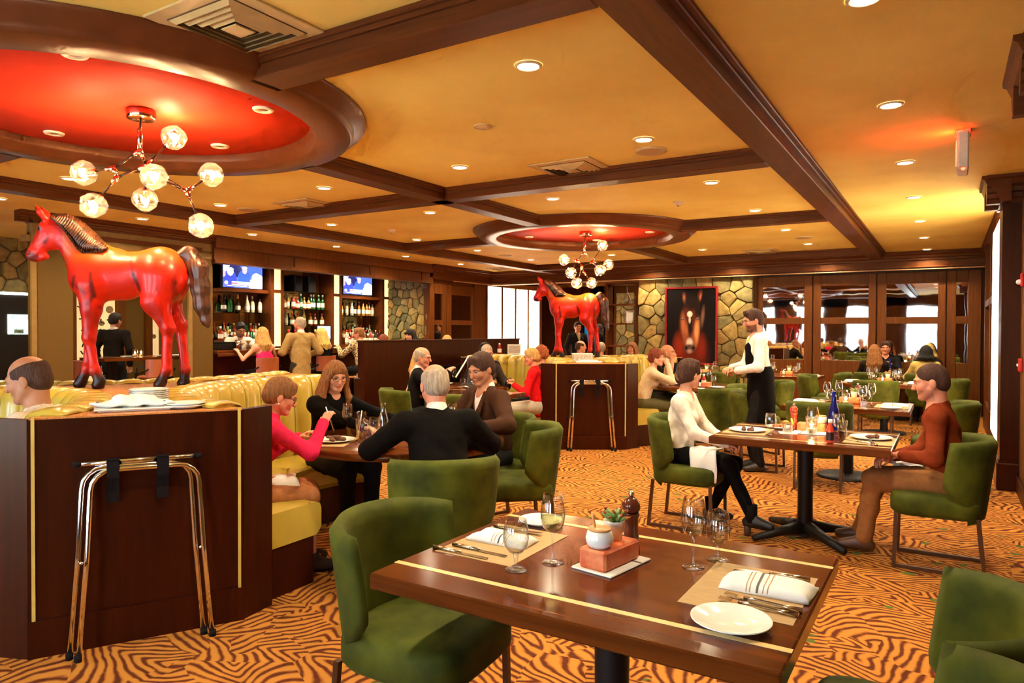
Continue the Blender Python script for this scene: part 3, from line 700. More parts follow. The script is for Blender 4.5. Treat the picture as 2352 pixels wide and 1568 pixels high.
sp_me = lathe([(0, -.01), (.10, -.012), (.115, -.014), (.12, 0)], mat('speaker_grille', (.56, .36, .14), rough=.7, scale=90, var=.25), 32); sp_r = lathe([(.105, -.013), (.118, -.018), (.128, -.008), (.13, 0)], M_VENT, 32)
for x, y, l in ((-2.07, 5.5, 'round ceiling loudspeaker beside a downlight by the long beam'), (-7.28, 5.65, 'round ceiling loudspeaker above the left booth'), (-7.33, 11.6, 'round pale ceiling loudspeaker near the mirrored side doors'), (-1.92, 11.7, 'round ceiling loudspeaker far along the long beam')):
    T('ceiling_speaker', l, 'loudspeaker', [('grille', sp_me), ('bezel', sp_r)], (x, y, H), group='ceiling loudspeakers')
T('sprinkler_cover', 'flush round cover plate in the middle ceiling coffer', 'cover plate', [('plate', lathe([(0, -.006), (.06, -.006), (.065, -.001), (.065, 0)], M_VENT, 28)), ('rim', lathe([(.06, -.004), (.066, -.01), (.072, -.002), (.072, 0)], M_VENT, 28))], (-2.87, 4.24, H))
sd = lathe([(0, -.045), (.03, -.045), (.04, -.03), (.055, -.02), (.062, -.012), (.062, 0)], mat('detector_plastic', (.72, .5, .28), rough=.5), 24)
sdl = lathe([(0, -.05), (.012, -.05), (.014, -.044)], M_VDARK, 10)
for x, y, l in ((-2.62, 7.82, 'small round smoke detector right of the far red recess'), (-6.91, 7.84, 'small round smoke detector left of the far red recess')):
    T('smoke_detector', l, 'smoke detector', [('housing', sd), ('sensor', sdl)], (x, y, H), group='smoke detectors')
# exit sign hung edge-on, its red face to the left
M_SIGNRED = emitm('exit_red', (1, .03, .012), 9)
ex = T('exit_sign', 'edge-on lit exit sign hanging from the ceiling on the right', 'sign',
       [('housing', box(-.035, -.17, -.30, .035, .17, -.04, mat('sign_white', (.75, .62, .42), rough=.4), .01)), ('canopy', box(-.05, -.06, -.04, .05, .06, 0, M_VENT, .005)),
        ('face', box(-.04, -.155, -.285, -.034, .155, -.055, mat('sign_face', (.8, .7, .55), rough=.4)))], (.08, 6.14, H))
tx = bpy.data.curves.new('exit_letters', 'FONT'); tx.body = 'EXIT'; tx.size = .17; tx.extrude = .002; tx.align_x = 'CENTER'; tx.align_y = 'CENTER'; tx.materials.append(M_SIGNRED)
_to = bpy.data.objects.new('tmp', tx); C.objects.link(_to); bpy.context.view_layer.update(); _tm = bpy.data.meshes.new_from_object(_to); bpy.data.objects.remove(_to); link('lettering', _tm, ex, (-.043, 0, -.17), (PI / 2, 0, -PI / 2))
link('indicator_lamp', MB().sphere((0, 0, 0), .012).mesh(M_SIGNRED), ex, (0, -.15, -.305))
link('downlight_slot', box(-.034, -.16, -.045, -.006, .16, -.036, M_SIGNRED), ex)
xl = bpy.data.lights.new('exit_glow', 'AREA'); xl.energy = 3.2; xl.color = (1, .03, .01); xl.shape = 'RECTANGLE'; xl.size = .3; xl.size_y = .05
link('glow_lamp', xl, ex, (-.06, 0, -.07), (0, PI * .62, 0))

# ================================================================== CHANDELIERS
M_BRASS = mat('pink_brass', (.80, .38, .22), rough=.2, metal=1, var=.05); M_ROD = mat('bronze_rod', (.10, .045, .022), rough=.3, metal=.8)
M_GLOBE = glassm('globe_glass', (1, .96, .86), .45, base=.12, glow=.03); M_FIL = emitm('bulb_filament', (1, .76, .40), 60)
bl = bpy.data.lights.new('bulb_glow', 'POINT'); bl.energy = BULB_W; bl.color = (1, .70, .36); bl.shadow_soft_size = .03
def globe_mesh(seed):
    r = random.Random(seed); bm = bmesh.new(); bmesh.ops.create_icosphere(bm, subdivisions=2, radius=.085)
    for v in bm.verts: v.co *= 1 + r.uniform(-.04, .05)
    me = bpy.data.meshes.new('globe'); bm.to_mesh(me); bm.free(); me.materials.append(M_GLOBE); return me
bulb_me = MB().sphere((0, 0, 0), .026, 12, 8, (1, 1, 1.25)).mesh(M_FIL)
sock_me = lathe([(0, -.035), (.016, -.035), (.018, .03), (.012, .04), (0, .04)], M_BRASS, 14)
def chandelier(label, c, canopy, joints, globes, edges):
    """joints / globes: offsets from the recess centre (x, y, z); edges: index pairs, j then g"""
    t = T('chandelier', label, 'chandelier', [('canopy', lathe([(0, .03), (.085, .03), (.09, .022), (.09, -.028), (.085, -.034), (.02, -.036), (0, -.036)], M_BRASS, 32), (*canopy[:2], canopy[2]))], (c[0], c[1], 0), group='branching globe chandeliers')
    pts = [Vector(canopy)] + [Vector(j) for j in joints] + [Vector(g) for g in globes]; nj = 1 + len(joints)
    link('stem', MB().tube([pts[0], pts[1] + Vector((0, 0, .1))], .008).mesh(M_ROD), t)
    link('stem_sleeve', MB().tube([pts[1] + Vector((0, 0, .15)), pts[1] + Vector((0, 0, .10)), pts[1]], [.014, .02, .014], 8).mesh(M_BRASS), t)
    for a, b_ in edges:
        A, B = pts[a], pts[b_]; d = (B - A).normalized(); e = B if b_ < nj else B - d * .075
        link('arm', MB().tube([A, e], .0075, 8).mesh(M_ROD), t)
        link('knuckle', MB().tube([A - d * .01, A + d * .055], [.02, .014], 8).mesh(M_BRASS), t)
        if b_ >= nj:
            rot = d.to_track_quat('Z', 'Y').to_euler()
            g = link('globe', globe_mesh(a * 31 + b_), t, B)
            link('socket', sock_me, g, tuple(-d * .05), rot); link('bulb', bulb_me, g); link('bulb_lamp', bl, g)
    return t
chandelier('near brass branching chandelier of seven clear glass globes above the first horse', D1, (.12, .1, 2.935), [(.12, .09, 2.69), (-.01, -.01, 2.57), (.11, .14, 2.60), (.01, 0, 2.51), (.35, .28, 2.43)],
           [(.17, .30, 2.82), (-.20, -.11, 2.54), (.41, .01, 2.47), (-.06, -.12, 2.31), (-.04, .22, 2.40), (.37, .45, 2.57), (.47, .30, 2.19)], [(1, 2), (1, 3), (2, 4), (3, 4), (3, 5), (3, 6), (2, 7), (5, 8), (4, 9), (3, 10), (5, 11), (5, 12)])
chandelier('far brass branching chandelier of seven clear glass globes above the second horse', D2, (.02, .02, 2.935), [(.01, .01, 2.66), (-.08, -.04, 2.55), (.07, .16, 2.53), (-.02, -.01, 2.46), (-.04, .09, 2.38)],
           [(.17, .29, 2.78), (-.24, -.15, 2.55), (.23, .38, 2.50), (.29, -.05, 2.38), (-.11, -.18, 2.35), (-.10, -.01, 2.21), (.04, .20, 2.22)], [(1, 2), (1, 3), (2, 4), (3, 4), (4, 5), (3, 6), (2, 7), (3, 8), (3, 9), (2, 10), (4, 11), (5, 12)])

# ================================================================== BOOTH ISLANDS
BOOTH = [((-4.85, 2.80), math.radians(-28.6)), ((-4.80, 9.60), math.radians(-57))]
SC_D, SC_R, LOBE, HW, ZT = 1.9, 1.40, 1.76, .46, 1.09
HA = math.radians(62.5)
def lobe_outline(inset=0.):
    """plan of the three-lobed plinth, with concave scallops between the lobes"""
    P = []
    for k in range(3):
        a = k * 2 * PI / 3
        def rt(x, y): return (x * math.cos(a) - y * math.sin(a), x * math.sin(a) + y * math.cos(a))
        P.append(rt(LOBE - inset, -HW + inset)); P.append(rt(LOBE - inset, HW - inset))
        s = a + PI / 3; cx, cy = SC_D * math.cos(s), SC_D * math.sin(s)
        for i in range(25):
            t = s + PI + HA - 2 * HA * i / 24
            P.append((cx + (SC_R + inset) * math.cos(t), cy + (SC_R + inset) * math.sin(t)))
    return P
def channel_mesh(half):
    """one upholstered channel of the booth back: puffed front, rolled over the top"""
    prof = [(.02, .40), (-.075, .42), (-.10, .6), (-.085, .85), (-.078, .98), (-.068, 1.05), (-.03, 1.095), (.03, 1.112), (.09, 1.112), (.125, 1.10), (.135, 1.085), (.02, 1.075)]  # (radial from SC_R, z)
    V = []; F = []; nu = 6
    for r_, z in prof:
        for i in range(nu + 1):
            u = -1 + 2 * i / nu; a = u * half * .985
            puff = .028 * (1 - abs(u) ** 2.5)
            rr = SC_R + r_ - (puff if r_ < .05 else 0); zz = z + (puff * .35 if z > 1.03 else 0)
            V.append((rr * math.cos(a), rr * math.sin(a), zz))
    n = nu + 1
    for j in range(len(prof) - 1):
        for i in range(nu): F.append((j * n + i, j * n + i + 1, (j + 1) * n + i + 1, (j + 1) * n + i))
    F.append(tuple(range(n))[::-1] + tuple((len(prof) - 1) * n + i for i in range(n)))
    for i in (0, nu): F.append(tuple(j * n + i for j in range(len(prof))))
    return mesh_from(V, F, M_LEATHER, True)
NCH = 17; HC_ = math.radians(60.5); CHH = HC_ / NCH
ch_me = channel_mesh(CHH)
def arc_solid(r0, r1, z0, z1, ha, m, bev=.03, n=36):
    prof = [(r0 + bev, z0), (r0, z0 + bev), (r0, z1 - bev), (r0 + bev * .3, z1 - bev * .3), (r0 + bev, z1), (r1 - bev, z1), (r1, z1 - bev), (r1, z0)]
    V = []; F = []; k = len(prof)
    for i in range(n + 1):
        a = -ha + 2 * ha * i / n
        for r_, z in prof: V.append((r_ * math.cos(a), r_ * math.sin(a), z))
    for i in range(n):
        for j in range(k): F.append((i * k + j, i * k + (j + 1) % k, (i + 1) * k + (j + 1) % k, (i + 1) * k + j))
    F += [tuple(range(k))[::-1], tuple(n * k + j for j in range(k))]
    return MB().add(V, F, False).mesh(m)
seat_me = arc_solid(.80, SC_R - .06, .28, .475, HA * .985, M_LEATHER, .04)
seatb_me = arc_solid(.86, SC_R, .0, .29, HA * .98, M_PANEL, .005)
plinth_me = MB().prism(lobe_outline(), .10, ZT - .008).mesh(M_PANEL); kick_me = MB().prism(lobe_outline(.03), 0, .10).mesh(M_BLACK)
top_me = MB().prism(lobe_outline(.004), ZT - .008, ZT).mesh(M_ZEBRA)
welt_me = MB().box(-.007, -.007, .08, .007, .007, ZT + .005).mesh(M_GOLD)
base_me = box(-.004, -HW - .003, 0, .012, HW + .003, .17, M_PANEL)
def cheek(s):
    E_ = Vector((LOBE, s * HW)); d = Vector((-.62, s * .785)); q = Vector((.785, s * .62)); P_ = [E_ - q * .03, E_ + q * .004, E_ + d * .21 + q * .004, E_ + d * .21 - q * .05]
    if s < 0: P_ = P_[::-1]
    return MB().prism([tuple(v) for v in P_], .0, ZT - .005).mesh(M_PANEL)
cheek_me = {s: cheek(s) for s in (-1, 1)}
def booth(i, label):
    (cx, cy), rot = BOOTH[i]
    parts = [('plinth', plinth_me), ('toe_kick', kick_me), ('top_board', top_me)]
    t = T('booth_island', label, 'booth', parts, (cx, cy, 0), rot, 'three-lobed booth islands')
    for k in range(3):
        a = k * 2 * PI / 3; R_ = Matrix.Rotation(a, 3, 'Z')
        for s in (-1, 1): link('gold_welt', welt_me, t, R_ @ Vector((LOBE + .004, s * (HW - .02), 0)), (0, 0, a)); link('end_cheek', cheek_me[s], t, None, (0, 0, a))
        link('base_board', base_me, t, R_ @ Vector((LOBE, 0, 0)), (0, 0, a))
        s = a + PI / 3; c = (SC_D * math.cos(s), SC_D * math.sin(s), 0)
        link('bench_base', seatb_me, t, c, (0, 0, s + PI)); link('bench_seat', seat_me, t, c, (0, 0, s + PI))
        for j in range(NCH): link('back_cushion', ch_me, t, c, (0, 0, s + PI - HC_ + CHH * (2 * j + 1)))
    return t
booth(0, 'large dark wood booth island with mustard leather backs carrying the nearer horse')
booth(1, 'far dark wood booth island with mustard leather backs carrying the smaller looking horse')
def booth_pt(i, x, y, z=0.):
    (cx, cy), r = BOOTH[i]; return (cx + x * math.cos(r) - y * math.sin(r), cy + x * math.sin(r) + y * math.cos(r), z)

# ---- folded tray stands leaning on the booth ends
def tray_stand(label, i):
    mb = []; w = .23
    def u_frame(off, lean):
        pts = []
        for s in (-1, 1):
            side = [(off, s * (w + .05), 0.0), (off + lean * .5, s * (w + .015), .45), (off + lean, s * w, .76)]
            arc = [(off + lean, s * (w - .09 * (1 - math.cos(q))), .76 + .09 * math.sin(q)) for q in (.4, .8, 1.2, PI / 2)]
            pts = pts + (side + arc if s < 0 else list(reversed(side + arc)))
        return MB().tube(pts, .0125, 12).mesh(M_CHROME)
    parts = [('leg_frame', u_frame(.10, -.055)), ('leg_frame', u_frame(.145, -.085), (0, .035, -.012)), ('top_rail', MB().tube([(.045, -.265, .872), (.045, .25, .872)], .0125, 12).mesh(M_CHROME))]
    t = T('tray_stand', label, 'tray stand', parts, booth_pt(i, LOBE - .005, -.02), BOOTH[i][1], 'folding tray stands')
    for s in (-1, 1):
        link('rail_cap', MB().tube([(.045, s * .258 - .008, .872), (.045, s * .258 + .02, .872)], .0145, 10).mesh(M_STRAP), t)
        link('strap', MB().box(.028, s * .105 - .026, .68, .034, s * .105 + .026, .885).box(.028, s * .105 - .026, .878, .075, s * .105 + .026, .888).box(.068, s * .105 - .026, .80, .075, s * .105 + .026, .885).mesh(M_STRAP), t)
        for k, o in enumerate((.10, .145)):
            link('foot_cap', MB().tube([(o, s * (w + .05) + .035 * k, -.0), (o, s * (w + .05) + .035 * k, .03)], .0155, 10).mesh(M_STRAP), t)
        link('pivot_rivet', MB().sphere((.10, s * (w + .02) + .018, .43), .009).mesh(M_CHROME), t)
tray_stand('chrome folding tray stand with black straps leaning on the near booth end', 0)
tray_stand('chrome folding tray stand with black straps leaning on the far booth end', 1)

# ================================================================== HORSES
M_HORSE = vcol('painted_red_horse', rough=.36, coat=.12, spec=.3)
M_MANE = mat('bronze_black_mane', (.030, .012, .006), rough=.3, var=.5, scale=12, col2=(.15, .055, .022))
def horse_meshes():
    k = .00304 * .95
    def p(x, y, s=0.): return ((295 - x) * k, s, (889 - y) * .00304)
    s = SDF(.05)
    s.cap(p(225, 630), p(320, 622), .165, .132, flat=((0, 1, 0), .80)); s.cap(p(315, 628), p(365, 624), .128, .16, flat=((0, 1, 0), .82))
    s.cap(p(232, 645), p(280, 650), .135, .12, flat=((0, 1, 0), .85))
    s.ell(p(208, 632), (.135, .12, .18)); s.ell(p(362, 620), (.15, .135, .16)); s.ell(p(390, 645), (.085, .105, .13)); s.ell(p(178, 640), (.05, .08, .09))
    s.cap(p(240, 588), p(258, 592), .06, .06)                      # withers
    s.cap(p(212, 612), p(160, 548), .135, .085, flat=((0, 1, 0), .60)); s.cap(p(192, 592), p(148, 532), .115, .088, flat=((0, 1, 0), .55)); s.cap(p(215, 585), p(170, 535), .07, .06, flat=((0, 1, 0), .5))
    s.cap(p(120, 530), p(122, 545), .082, .080, k=.03, flat=((0, 1, 0), .62)); s.cap(p(112, 543), p(82, 584), .074, .047, k=.03, flat=((0, 1, 0), .62))
    s.cap(p(136, 550), p(118, 566), .048, .036, k=.025, flat=((0, 1, 0), .7)); s.cap(p(84, 584), p(78, 591), .046, .042, k=.02, flat=((0, 1, 0), .75))
    s.cap(p(104, 592), p(88, 600), .024, .020, k=.015)
    for sg in (-1, 1):
        s.sph(p(100, 527, sg * .036), .016, k=.012)                # brow
        s.cap(p(108, 508, sg * .03), p(100, 495, sg * .044), .022, .022, k=.012); s.cap(p(100, 495, sg * .044), p(88, 478, sg * .046), .022, .004, k=.01)
        s.sph(p(72, 586, sg * .022), .009, k=.008, sub=True)
    FL = [(p(205, 655, -.07), p(196, 700, -.07), p(193, 765, -.065), p(186, 845, -.065), p(172, 876, -.065)), (p(212, 660, .07), p(214, 710, .07), p(208, 775, .065), p(220, 848, .065), p(231, 873, .065))]
    HL = [(p(372, 640, -.075), p(366, 690, -.08), p(398, 745, -.075), p(410, 850, -.07), p(407, 880, -.07)), (p(370, 640, .075), p(358, 692, .08), p(384, 752, .075), p(380, 848, .07), p(368, 876, .07))]
    for a, b_, c, d, e in FL:
        s.cap(a, b_, .085, .064, k=.06); s.cap(b_, c, .062, .040, k=.03); s.sph(c, .042, k=.02); s.cap(c, d, .034, .029, k=.02); s.sph(d, .036, k=.02); s.cap(d, e, .031, .036, k=.015)
        s.cap(e, (e[0] + .01, e[1], .02), .036, .04, k=.01)
    for a, b_, c, d, e in HL:
        s.cap(a, b_, .135, .10, k=.06, flat=((0, 1, 0), .75)); s.cap(b_, c, .082, .047, k=.03); s.sph(c, .046, k=.02); s.cap(c, d, .038, .030, k=.02); s.sph(d, .033, k=.02); s.cap(d, e, .029, .036, k=.015)
        s.cap(e, (e[0] + .01, e[1], .02), .036, .04, k=.01)
    V, Q = s.build(.0095)
    # paint: red flanks, orange top and deep red belly for painted light from above, dark hooves, muzzle, eye lines and leg streaks
    x, y, z = V.T; col = np.tile(np.array([.66, .016, .004]), (len(V), 1))
    def mixc(w, c): col[:] = col * (1 - w[:, None]) + np.array(c) * w[:, None]
    def ss(a, b_, t): u = np.clip((t - a) / (b_ - a), 0, 1); return u * u * (3 - 2 * u)
    dark = (.022, .006, .004)
    def near(pt, r): return 1 - ss(r * .45, r, np.sqrt((x - pt[0]) ** 2 + (np.abs(y) - abs(pt[1])) ** 2 * .5 + (z - pt[2]) ** 2))
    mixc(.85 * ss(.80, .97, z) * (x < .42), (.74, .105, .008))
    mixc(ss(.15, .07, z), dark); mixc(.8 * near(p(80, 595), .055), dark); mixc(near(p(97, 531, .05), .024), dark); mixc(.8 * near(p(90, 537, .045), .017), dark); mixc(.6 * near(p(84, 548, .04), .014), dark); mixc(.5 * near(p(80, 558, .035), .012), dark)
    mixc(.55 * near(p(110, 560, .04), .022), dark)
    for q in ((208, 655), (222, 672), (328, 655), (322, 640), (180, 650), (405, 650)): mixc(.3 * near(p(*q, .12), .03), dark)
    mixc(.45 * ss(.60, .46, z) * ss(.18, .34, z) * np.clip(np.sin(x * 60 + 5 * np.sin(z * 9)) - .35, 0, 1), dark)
    mixc(.7 * near(p(92, 490, .04), .03), dark); mixc(.5 * ss(.60, .54, z) * ss(.36, .44, z) * (np.abs(x) < .25), (.30, .008, .004))  # deep red belly: underside shade put into the colour
    def crease(x0, y0, x1, y1, wd, op):      # airbrushed dark lines, with the shade of the folds painted in
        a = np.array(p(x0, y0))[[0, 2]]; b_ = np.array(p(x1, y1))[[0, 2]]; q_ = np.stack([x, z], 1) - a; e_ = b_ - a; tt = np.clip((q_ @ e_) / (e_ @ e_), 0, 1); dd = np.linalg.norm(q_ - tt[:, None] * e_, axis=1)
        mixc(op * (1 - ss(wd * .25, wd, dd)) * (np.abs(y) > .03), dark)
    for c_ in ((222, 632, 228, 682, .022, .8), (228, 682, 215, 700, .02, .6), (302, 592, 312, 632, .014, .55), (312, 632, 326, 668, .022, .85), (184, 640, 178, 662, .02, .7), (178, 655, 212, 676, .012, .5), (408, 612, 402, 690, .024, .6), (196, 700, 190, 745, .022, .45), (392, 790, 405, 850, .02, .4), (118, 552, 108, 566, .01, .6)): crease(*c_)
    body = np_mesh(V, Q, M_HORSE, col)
    # mane: a row of swept locks along the crest
    mb = MB(); r = random.Random(4); NS = 26
    tops = np.array([(122, 503), (136, 500), (152, 499), (168, 504), (182, 513), (194, 524), (206, 535), (217, 546), (228, 558), (241, 572)], float); bots = np.array([(134, 512), (143, 522), (154, 533), (166, 548), (176, 562), (186, 576), (197, 585), (210, 585), (224, 582), (240, 580)], float)
    for i in range(NS):
        q_ = i / (NS - 1) * 9; j = min(8, int(q_)); f_ = q_ - j; tp = tops[j] * (1 - f_) + tops[j + 1] * f_; bt = bots[j] * (1 - f_) + bots[j + 1] * f_
        for sg in (-1, 1):
            m1 = tp * .66 + bt * .34 + np.array((5.5, 0)); m2 = tp * .3 + bt * .7 + np.array((-1.5, 0)); w0 = .05 + .035 * i / NS
            mb.tube([p(*tp, sg * .012), p(*m1, sg * w0), p(*m2, sg * (w0 + .014)), p(*bt, sg * (w0 + .016)), p(bt[0] + 3, bt[1] + 4, sg * (w0 + .012))], [.016, .0145, .0125, .009, .002], 6)
        mb.sphere(p(tp[0], tp[1] + 7), .030, 8, 6, (1, .7, 1))
    mane = mb.mesh(M_MANE)
    s = SDF(.03); T_ = [(400, 588, .034), (425, 580, .05), (446, 612, .062), (452, 660, .062), (455, 700, .05), (464, 735, .026), (470, 752, .008)]
    for (x0, y0, r0), (x1, y1, r1) in zip(T_, T_[1:]): s.cap(p(x0, y0), p(x1, y1), r0, r1, flat=((0, 1, 0), .75))
    V, Q = s.build(.009)
    ang = np.arctan2(V[:, 1], V[:, 0] - p(450, 0)[0]); V = V * 1.0; wv = .0045 * np.sin(ang * 9 + V[:, 2] * 14); V[:, 1] *= 1 + wv * 9; V[:, 0] += wv
    tail = np_mesh(V, Q, M_MANE)
    eye = MB(); 
    for sg in (-1, 1): eye.sphere(p(97, 531, sg * .041), .0085, 10, 7)
    return body, mane, tail, eye.mesh(mat('horse_eye', (.01, .006, .004), rough=.08))
hb, hm, ht, he = horse_meshes()
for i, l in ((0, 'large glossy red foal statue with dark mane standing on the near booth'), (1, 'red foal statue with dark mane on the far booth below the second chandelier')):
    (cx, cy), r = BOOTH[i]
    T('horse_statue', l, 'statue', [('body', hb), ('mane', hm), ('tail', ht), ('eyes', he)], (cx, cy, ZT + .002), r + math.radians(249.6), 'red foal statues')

# ================================================================== CHAIRS AND TABLES
def chair_meshes():
    # back: curved shield-shaped shell
    nu, nv = 28, 16; V = []; F = []
    def sm(a, b_, t): q = max(0, min(1, (t - a) / (b_ - a))); return q * q * (3 - 2 * q)
    def pt(u, v, off):
        um = .50 + .50 * sm(.10, .48, v)
        ph = u * um * math.radians(86); rx = .255 + .03 * v + off; ry = .25 + off
        z = .31 + .535 * v - .02 * u * u * sm(.7, 1, v)
        return Vector((rx * math.sin(ph), .02 - ry * math.cos(ph) - .07 * (v - .3), z))
    for sgn in (1, -1):
        for j in range(nv + 1):
            for i in range(nu + 1):
                u = -1 + 2 * i / nu; v = j / nv; e = max(abs(u), abs(2 * v - 1)); th = .030 * math.sqrt(max(0, 1 - max(abs(u) ** 14, abs(2 * v - 1) ** 18)))
                V.append(pt(u, v, sgn * th))
    n = nu + 1; N1 = n * (nv + 1)
    for j in range(nv):
        for i in range(nu):
            a = j * n + i; F.append((a, a + 1, a + n + 1, a + n)); F.append((N1 + a + n, N1 + a + n + 1, N1 + a + 1, N1 + a))
    back = mesh_from(V, F, M_VELVET, True)
    bm = bmesh.new(); bm.from_mesh(back); bmesh.ops.remove_doubles(bm, verts=bm.verts, dist=.0015); bmesh.ops.recalc_face_normals(bm, faces=bm.faces); bm.to_mesh(back); bm.free(); back.polygons.foreach_set('use_smooth', [True] * len(back.polygons))
    # seat: a plump rounded pad
    V = []; F = []; prof = [(.93, .345), (1.0, .37), (1.0, .43), (.985, .455), (.94, .470), (.8, .480), (.4, .488), (0.02, .49)]; K = 40
    for s_, z in prof:
        for k in range(K):
            a = 2 * PI * k / K; c, s = math.cos(a), math.sin(a); e = .42
            x = .245 * s_ * math.copysign(abs(c) ** e, c); y = .25 * s_ * math.copysign(abs(s) ** e, s)
            V.append((x * (1 + .06 * y / .25), y + .03, z))
    for j in range(len(prof) - 1):
        for k in range(K): F.append((j * K + k, j * K + (k + 1) % K, (j + 1) * K + (k + 1) % K, (j + 1) * K + k))
    F += [tuple(range(K))[::-1], tuple((len(prof) - 1) * K + k for k in range(K))]
    seat = mesh_from(V, F, M_VELVET, True)
    leg = MB().obox((0, .24, .36), (0, .25, .0), .022, .022, (0, 1, 0)).obox((0, -.2, .36), (0, -.235, 0), .022, .022, (0, 1, 0)).obox((0, .26, .011), (0, -.245, .011), .022, .022).mesh(M_LEG)
    return back, seat, leg
CB, CS, CL = chair_meshes()
stretch_me = MB().obox((-.2, .2, .352), (.2, .2, .352), .02, .02).mesh(M_LEG)
def chair(x, y, face, label, group='green velvet dining chairs'):
    return T('dining_chair', label, 'chair', [('backrest', CB), ('seat', CS), ('leg_frame', CL, (-.2, 0, 0)), ('leg_frame', CL, (.2, 0, 0)), ('cross_bar', stretch_me)], (x, y, 0), math.radians(face - 90), group)
CH = [(-1.585, 1.95, 4, 'green velvet chair tucked under the left side of the nearest table'),
      (-.05, 2.07, 180, 'green velvet chair right of the nearest table, its back cut by the photo edge'),
      (-.05, 1.488, 180, 'closest green velvet chair in the bottom right corner'),
      (-2.32, 3.04, 137, 'green velvet chair seen from behind under the grey-haired man'),
      (-2.56, 4.26, 215, 'empty green velvet chair turned to the right side of the round table of four'),
      (-2.98, 4.62, 246, 'green velvet chair under the man in the brown blazer'),
      (-1.72, 5.38, 0, 'green velvet chair under the woman in the white blouse'),
      (-.03, 5.30, 180, 'green velvet chair under the man in the rust shirt'),
      (-1.78, 8.02, 0, 'green velvet chair at the left end of the set table behind the couple'),
      (-1.05, 7.35, 95, 'green velvet chair pushed to the near side of the second set table'),
      (-.02, 8.0, 180, 'green velvet chair at the right end of the set table behind the couple'),
      (-2.05, 8.95, -30, 'green velvet chair standing before the waiter'),
      (-2.35, 8.45, 140, 'large green velvet chair seen from behind left of the waiter'),
      (-2.05, 10.1, 200, 'green velvet chair at the round table in front of the stone wall'),
      (-1.72, 11.85, 0, 'green velvet chair left of the third set table'),
      (-.85, 11.1, 90, 'green velvet chair on the near side of the third set table'),
      (-.02, 11.9, 180, 'green velvet chair right of the third set table'),
      (-1.05, 13.25, 90, 'green velvet chair under the woman with long brown hair'),
      (-.30, 13.25, 90, 'green velvet chair under the dark-haired woman in yellow'),
      (-.98, 14.75, -90, 'green velvet chair under the man with glasses at the back'),
      (-.28, 14.75, -90, 'green velvet chair under the blonde woman at the back'),
      (-3.2, 12.85, 0, 'green velvet chair at the small table before the mirrored doors'),
      (-1.62, 12.75, 180, 'green velvet chair against the mirrored doors'),
      (-4.62, 12.9, 0, 'green velvet chair left of the small table by the stone wall'),
      (-4.35, 11.95, 60, 'green velvet chair with its back to us before the horse painting'),
      (-3.3, 11.9, 130, 'green velvet chair right of the table before the painting'),
      (-5.3, 6.25, 60, 'green velvet chair under the man reading the menu'),
      (-4.5, 6.1, 110, 'empty green velvet chair left of the table behind the blazer man')]
for c in CH: chair(*c)

inlay_me = box(-.575, -.011, .7502, .575, .011, .7512, M_INLAY); post_me = lathe([(.055, .02), (.052, .3), (.055, .70)], M_BLACK, 20)
ttop_me = box(-.575, -.46, .70, .575, .46, .75, M_TABLE, .005)
def cross_base():
    m = MB(); 
    for k in range(4):
        a = PI / 4 + k * PI / 2; d = Vector((math.cos(a), math.sin(a), 0)); m.tube([d * .02 + Vector((0, 0, .08)), d * .2 + Vector((0, 0, .06)), d * .42 + Vector((0, 0, .025))], [.055, .035, .022], 8)
    return m.mesh(M_BLACK)
xbase = cross_base(); rbase = lathe([(0, .03), (.05, .04), (.28, .022), (.3, .012), (.3, 0), (0, 0)], M_BLACK, 36); plate_me = box(-.2, -.2, .685, .2, .2, .702, M_BLACK)
def table(x, y, label, base='x', inl=(-.335, .335)):
    return T('dining_table', label, 'table', [('tabletop', ttop_me)] + [('inlay_strip', inlay_me, (0, d, 0)) for d in inl] + [('post', post_me), ('top_plate', plate_me), ('base', xbase if base == 'x' else rbase)], (x, y, 0), 0, 'wood tables with inlaid strips')
NT = table(-.90, 2.07, 'nearest dark wood table with pale inlaid strips, empty and set')
NT.scale = (1.045, 1.02, 1.0)
table(-.87, 5.47, 'dark wood table between the seated woman and man')
table(-.87, 8.05, 'set dark wood table just behind the seated couple', 'r')
table(-.80, 11.85, 'set dark wood table third along the right wall', 'r')
table(-.80, 13.98, 'dark wood table with four guests at the back by the mirrors', 'r')
table(-2.4, 12.95, 'dark wood table in front of the first mirrored door', 'r')
table(-3.75, 12.6, 'dark wood table before the horse painting', 'r')
def round_table(x, y, r, label):
    top = lathe([(0, .75), (r - .01, .75), (r, .742), (r, .705), (r - .01, .70), (0, .70)], M_TABLE, 64)
    return T('round_table', label, 'table', [('tabletop', top), ('post', post_me), ('base', rbase)], (x, y, 0), 0, 'round booth tables')
RT1 = booth_pt(0, SC_D * math.cos(PI / 3), SC_D * math.sin(PI / 3)); RT2 = booth_pt(1, SC_D * math.cos(PI / 3), SC_D * math.sin(PI / 3))
RT3 = booth_pt(1, SC_D * math.cos(-PI / 3), SC_D * math.sin(-PI / 3)); RT4 = booth_pt(0, SC_D * math.cos(-PI / 3), SC_D * math.sin(-PI / 3))
round_table(RT1[0], RT1[1], .70, 'round dark table where four people are eating in the near booth')
round_table(RT2[0], RT2[1], .66, 'round dark table right of the far booth')
round_table(RT3[0], RT3[1], .62, 'round dark table left of the far booth by the woman in red')
round_table(RT4[0], RT4[1], .62, 'round dark table left of the near booth, by the bald man')
table(-4.95, 6.95, 'dark wood table of the man reading a menu', 'r')
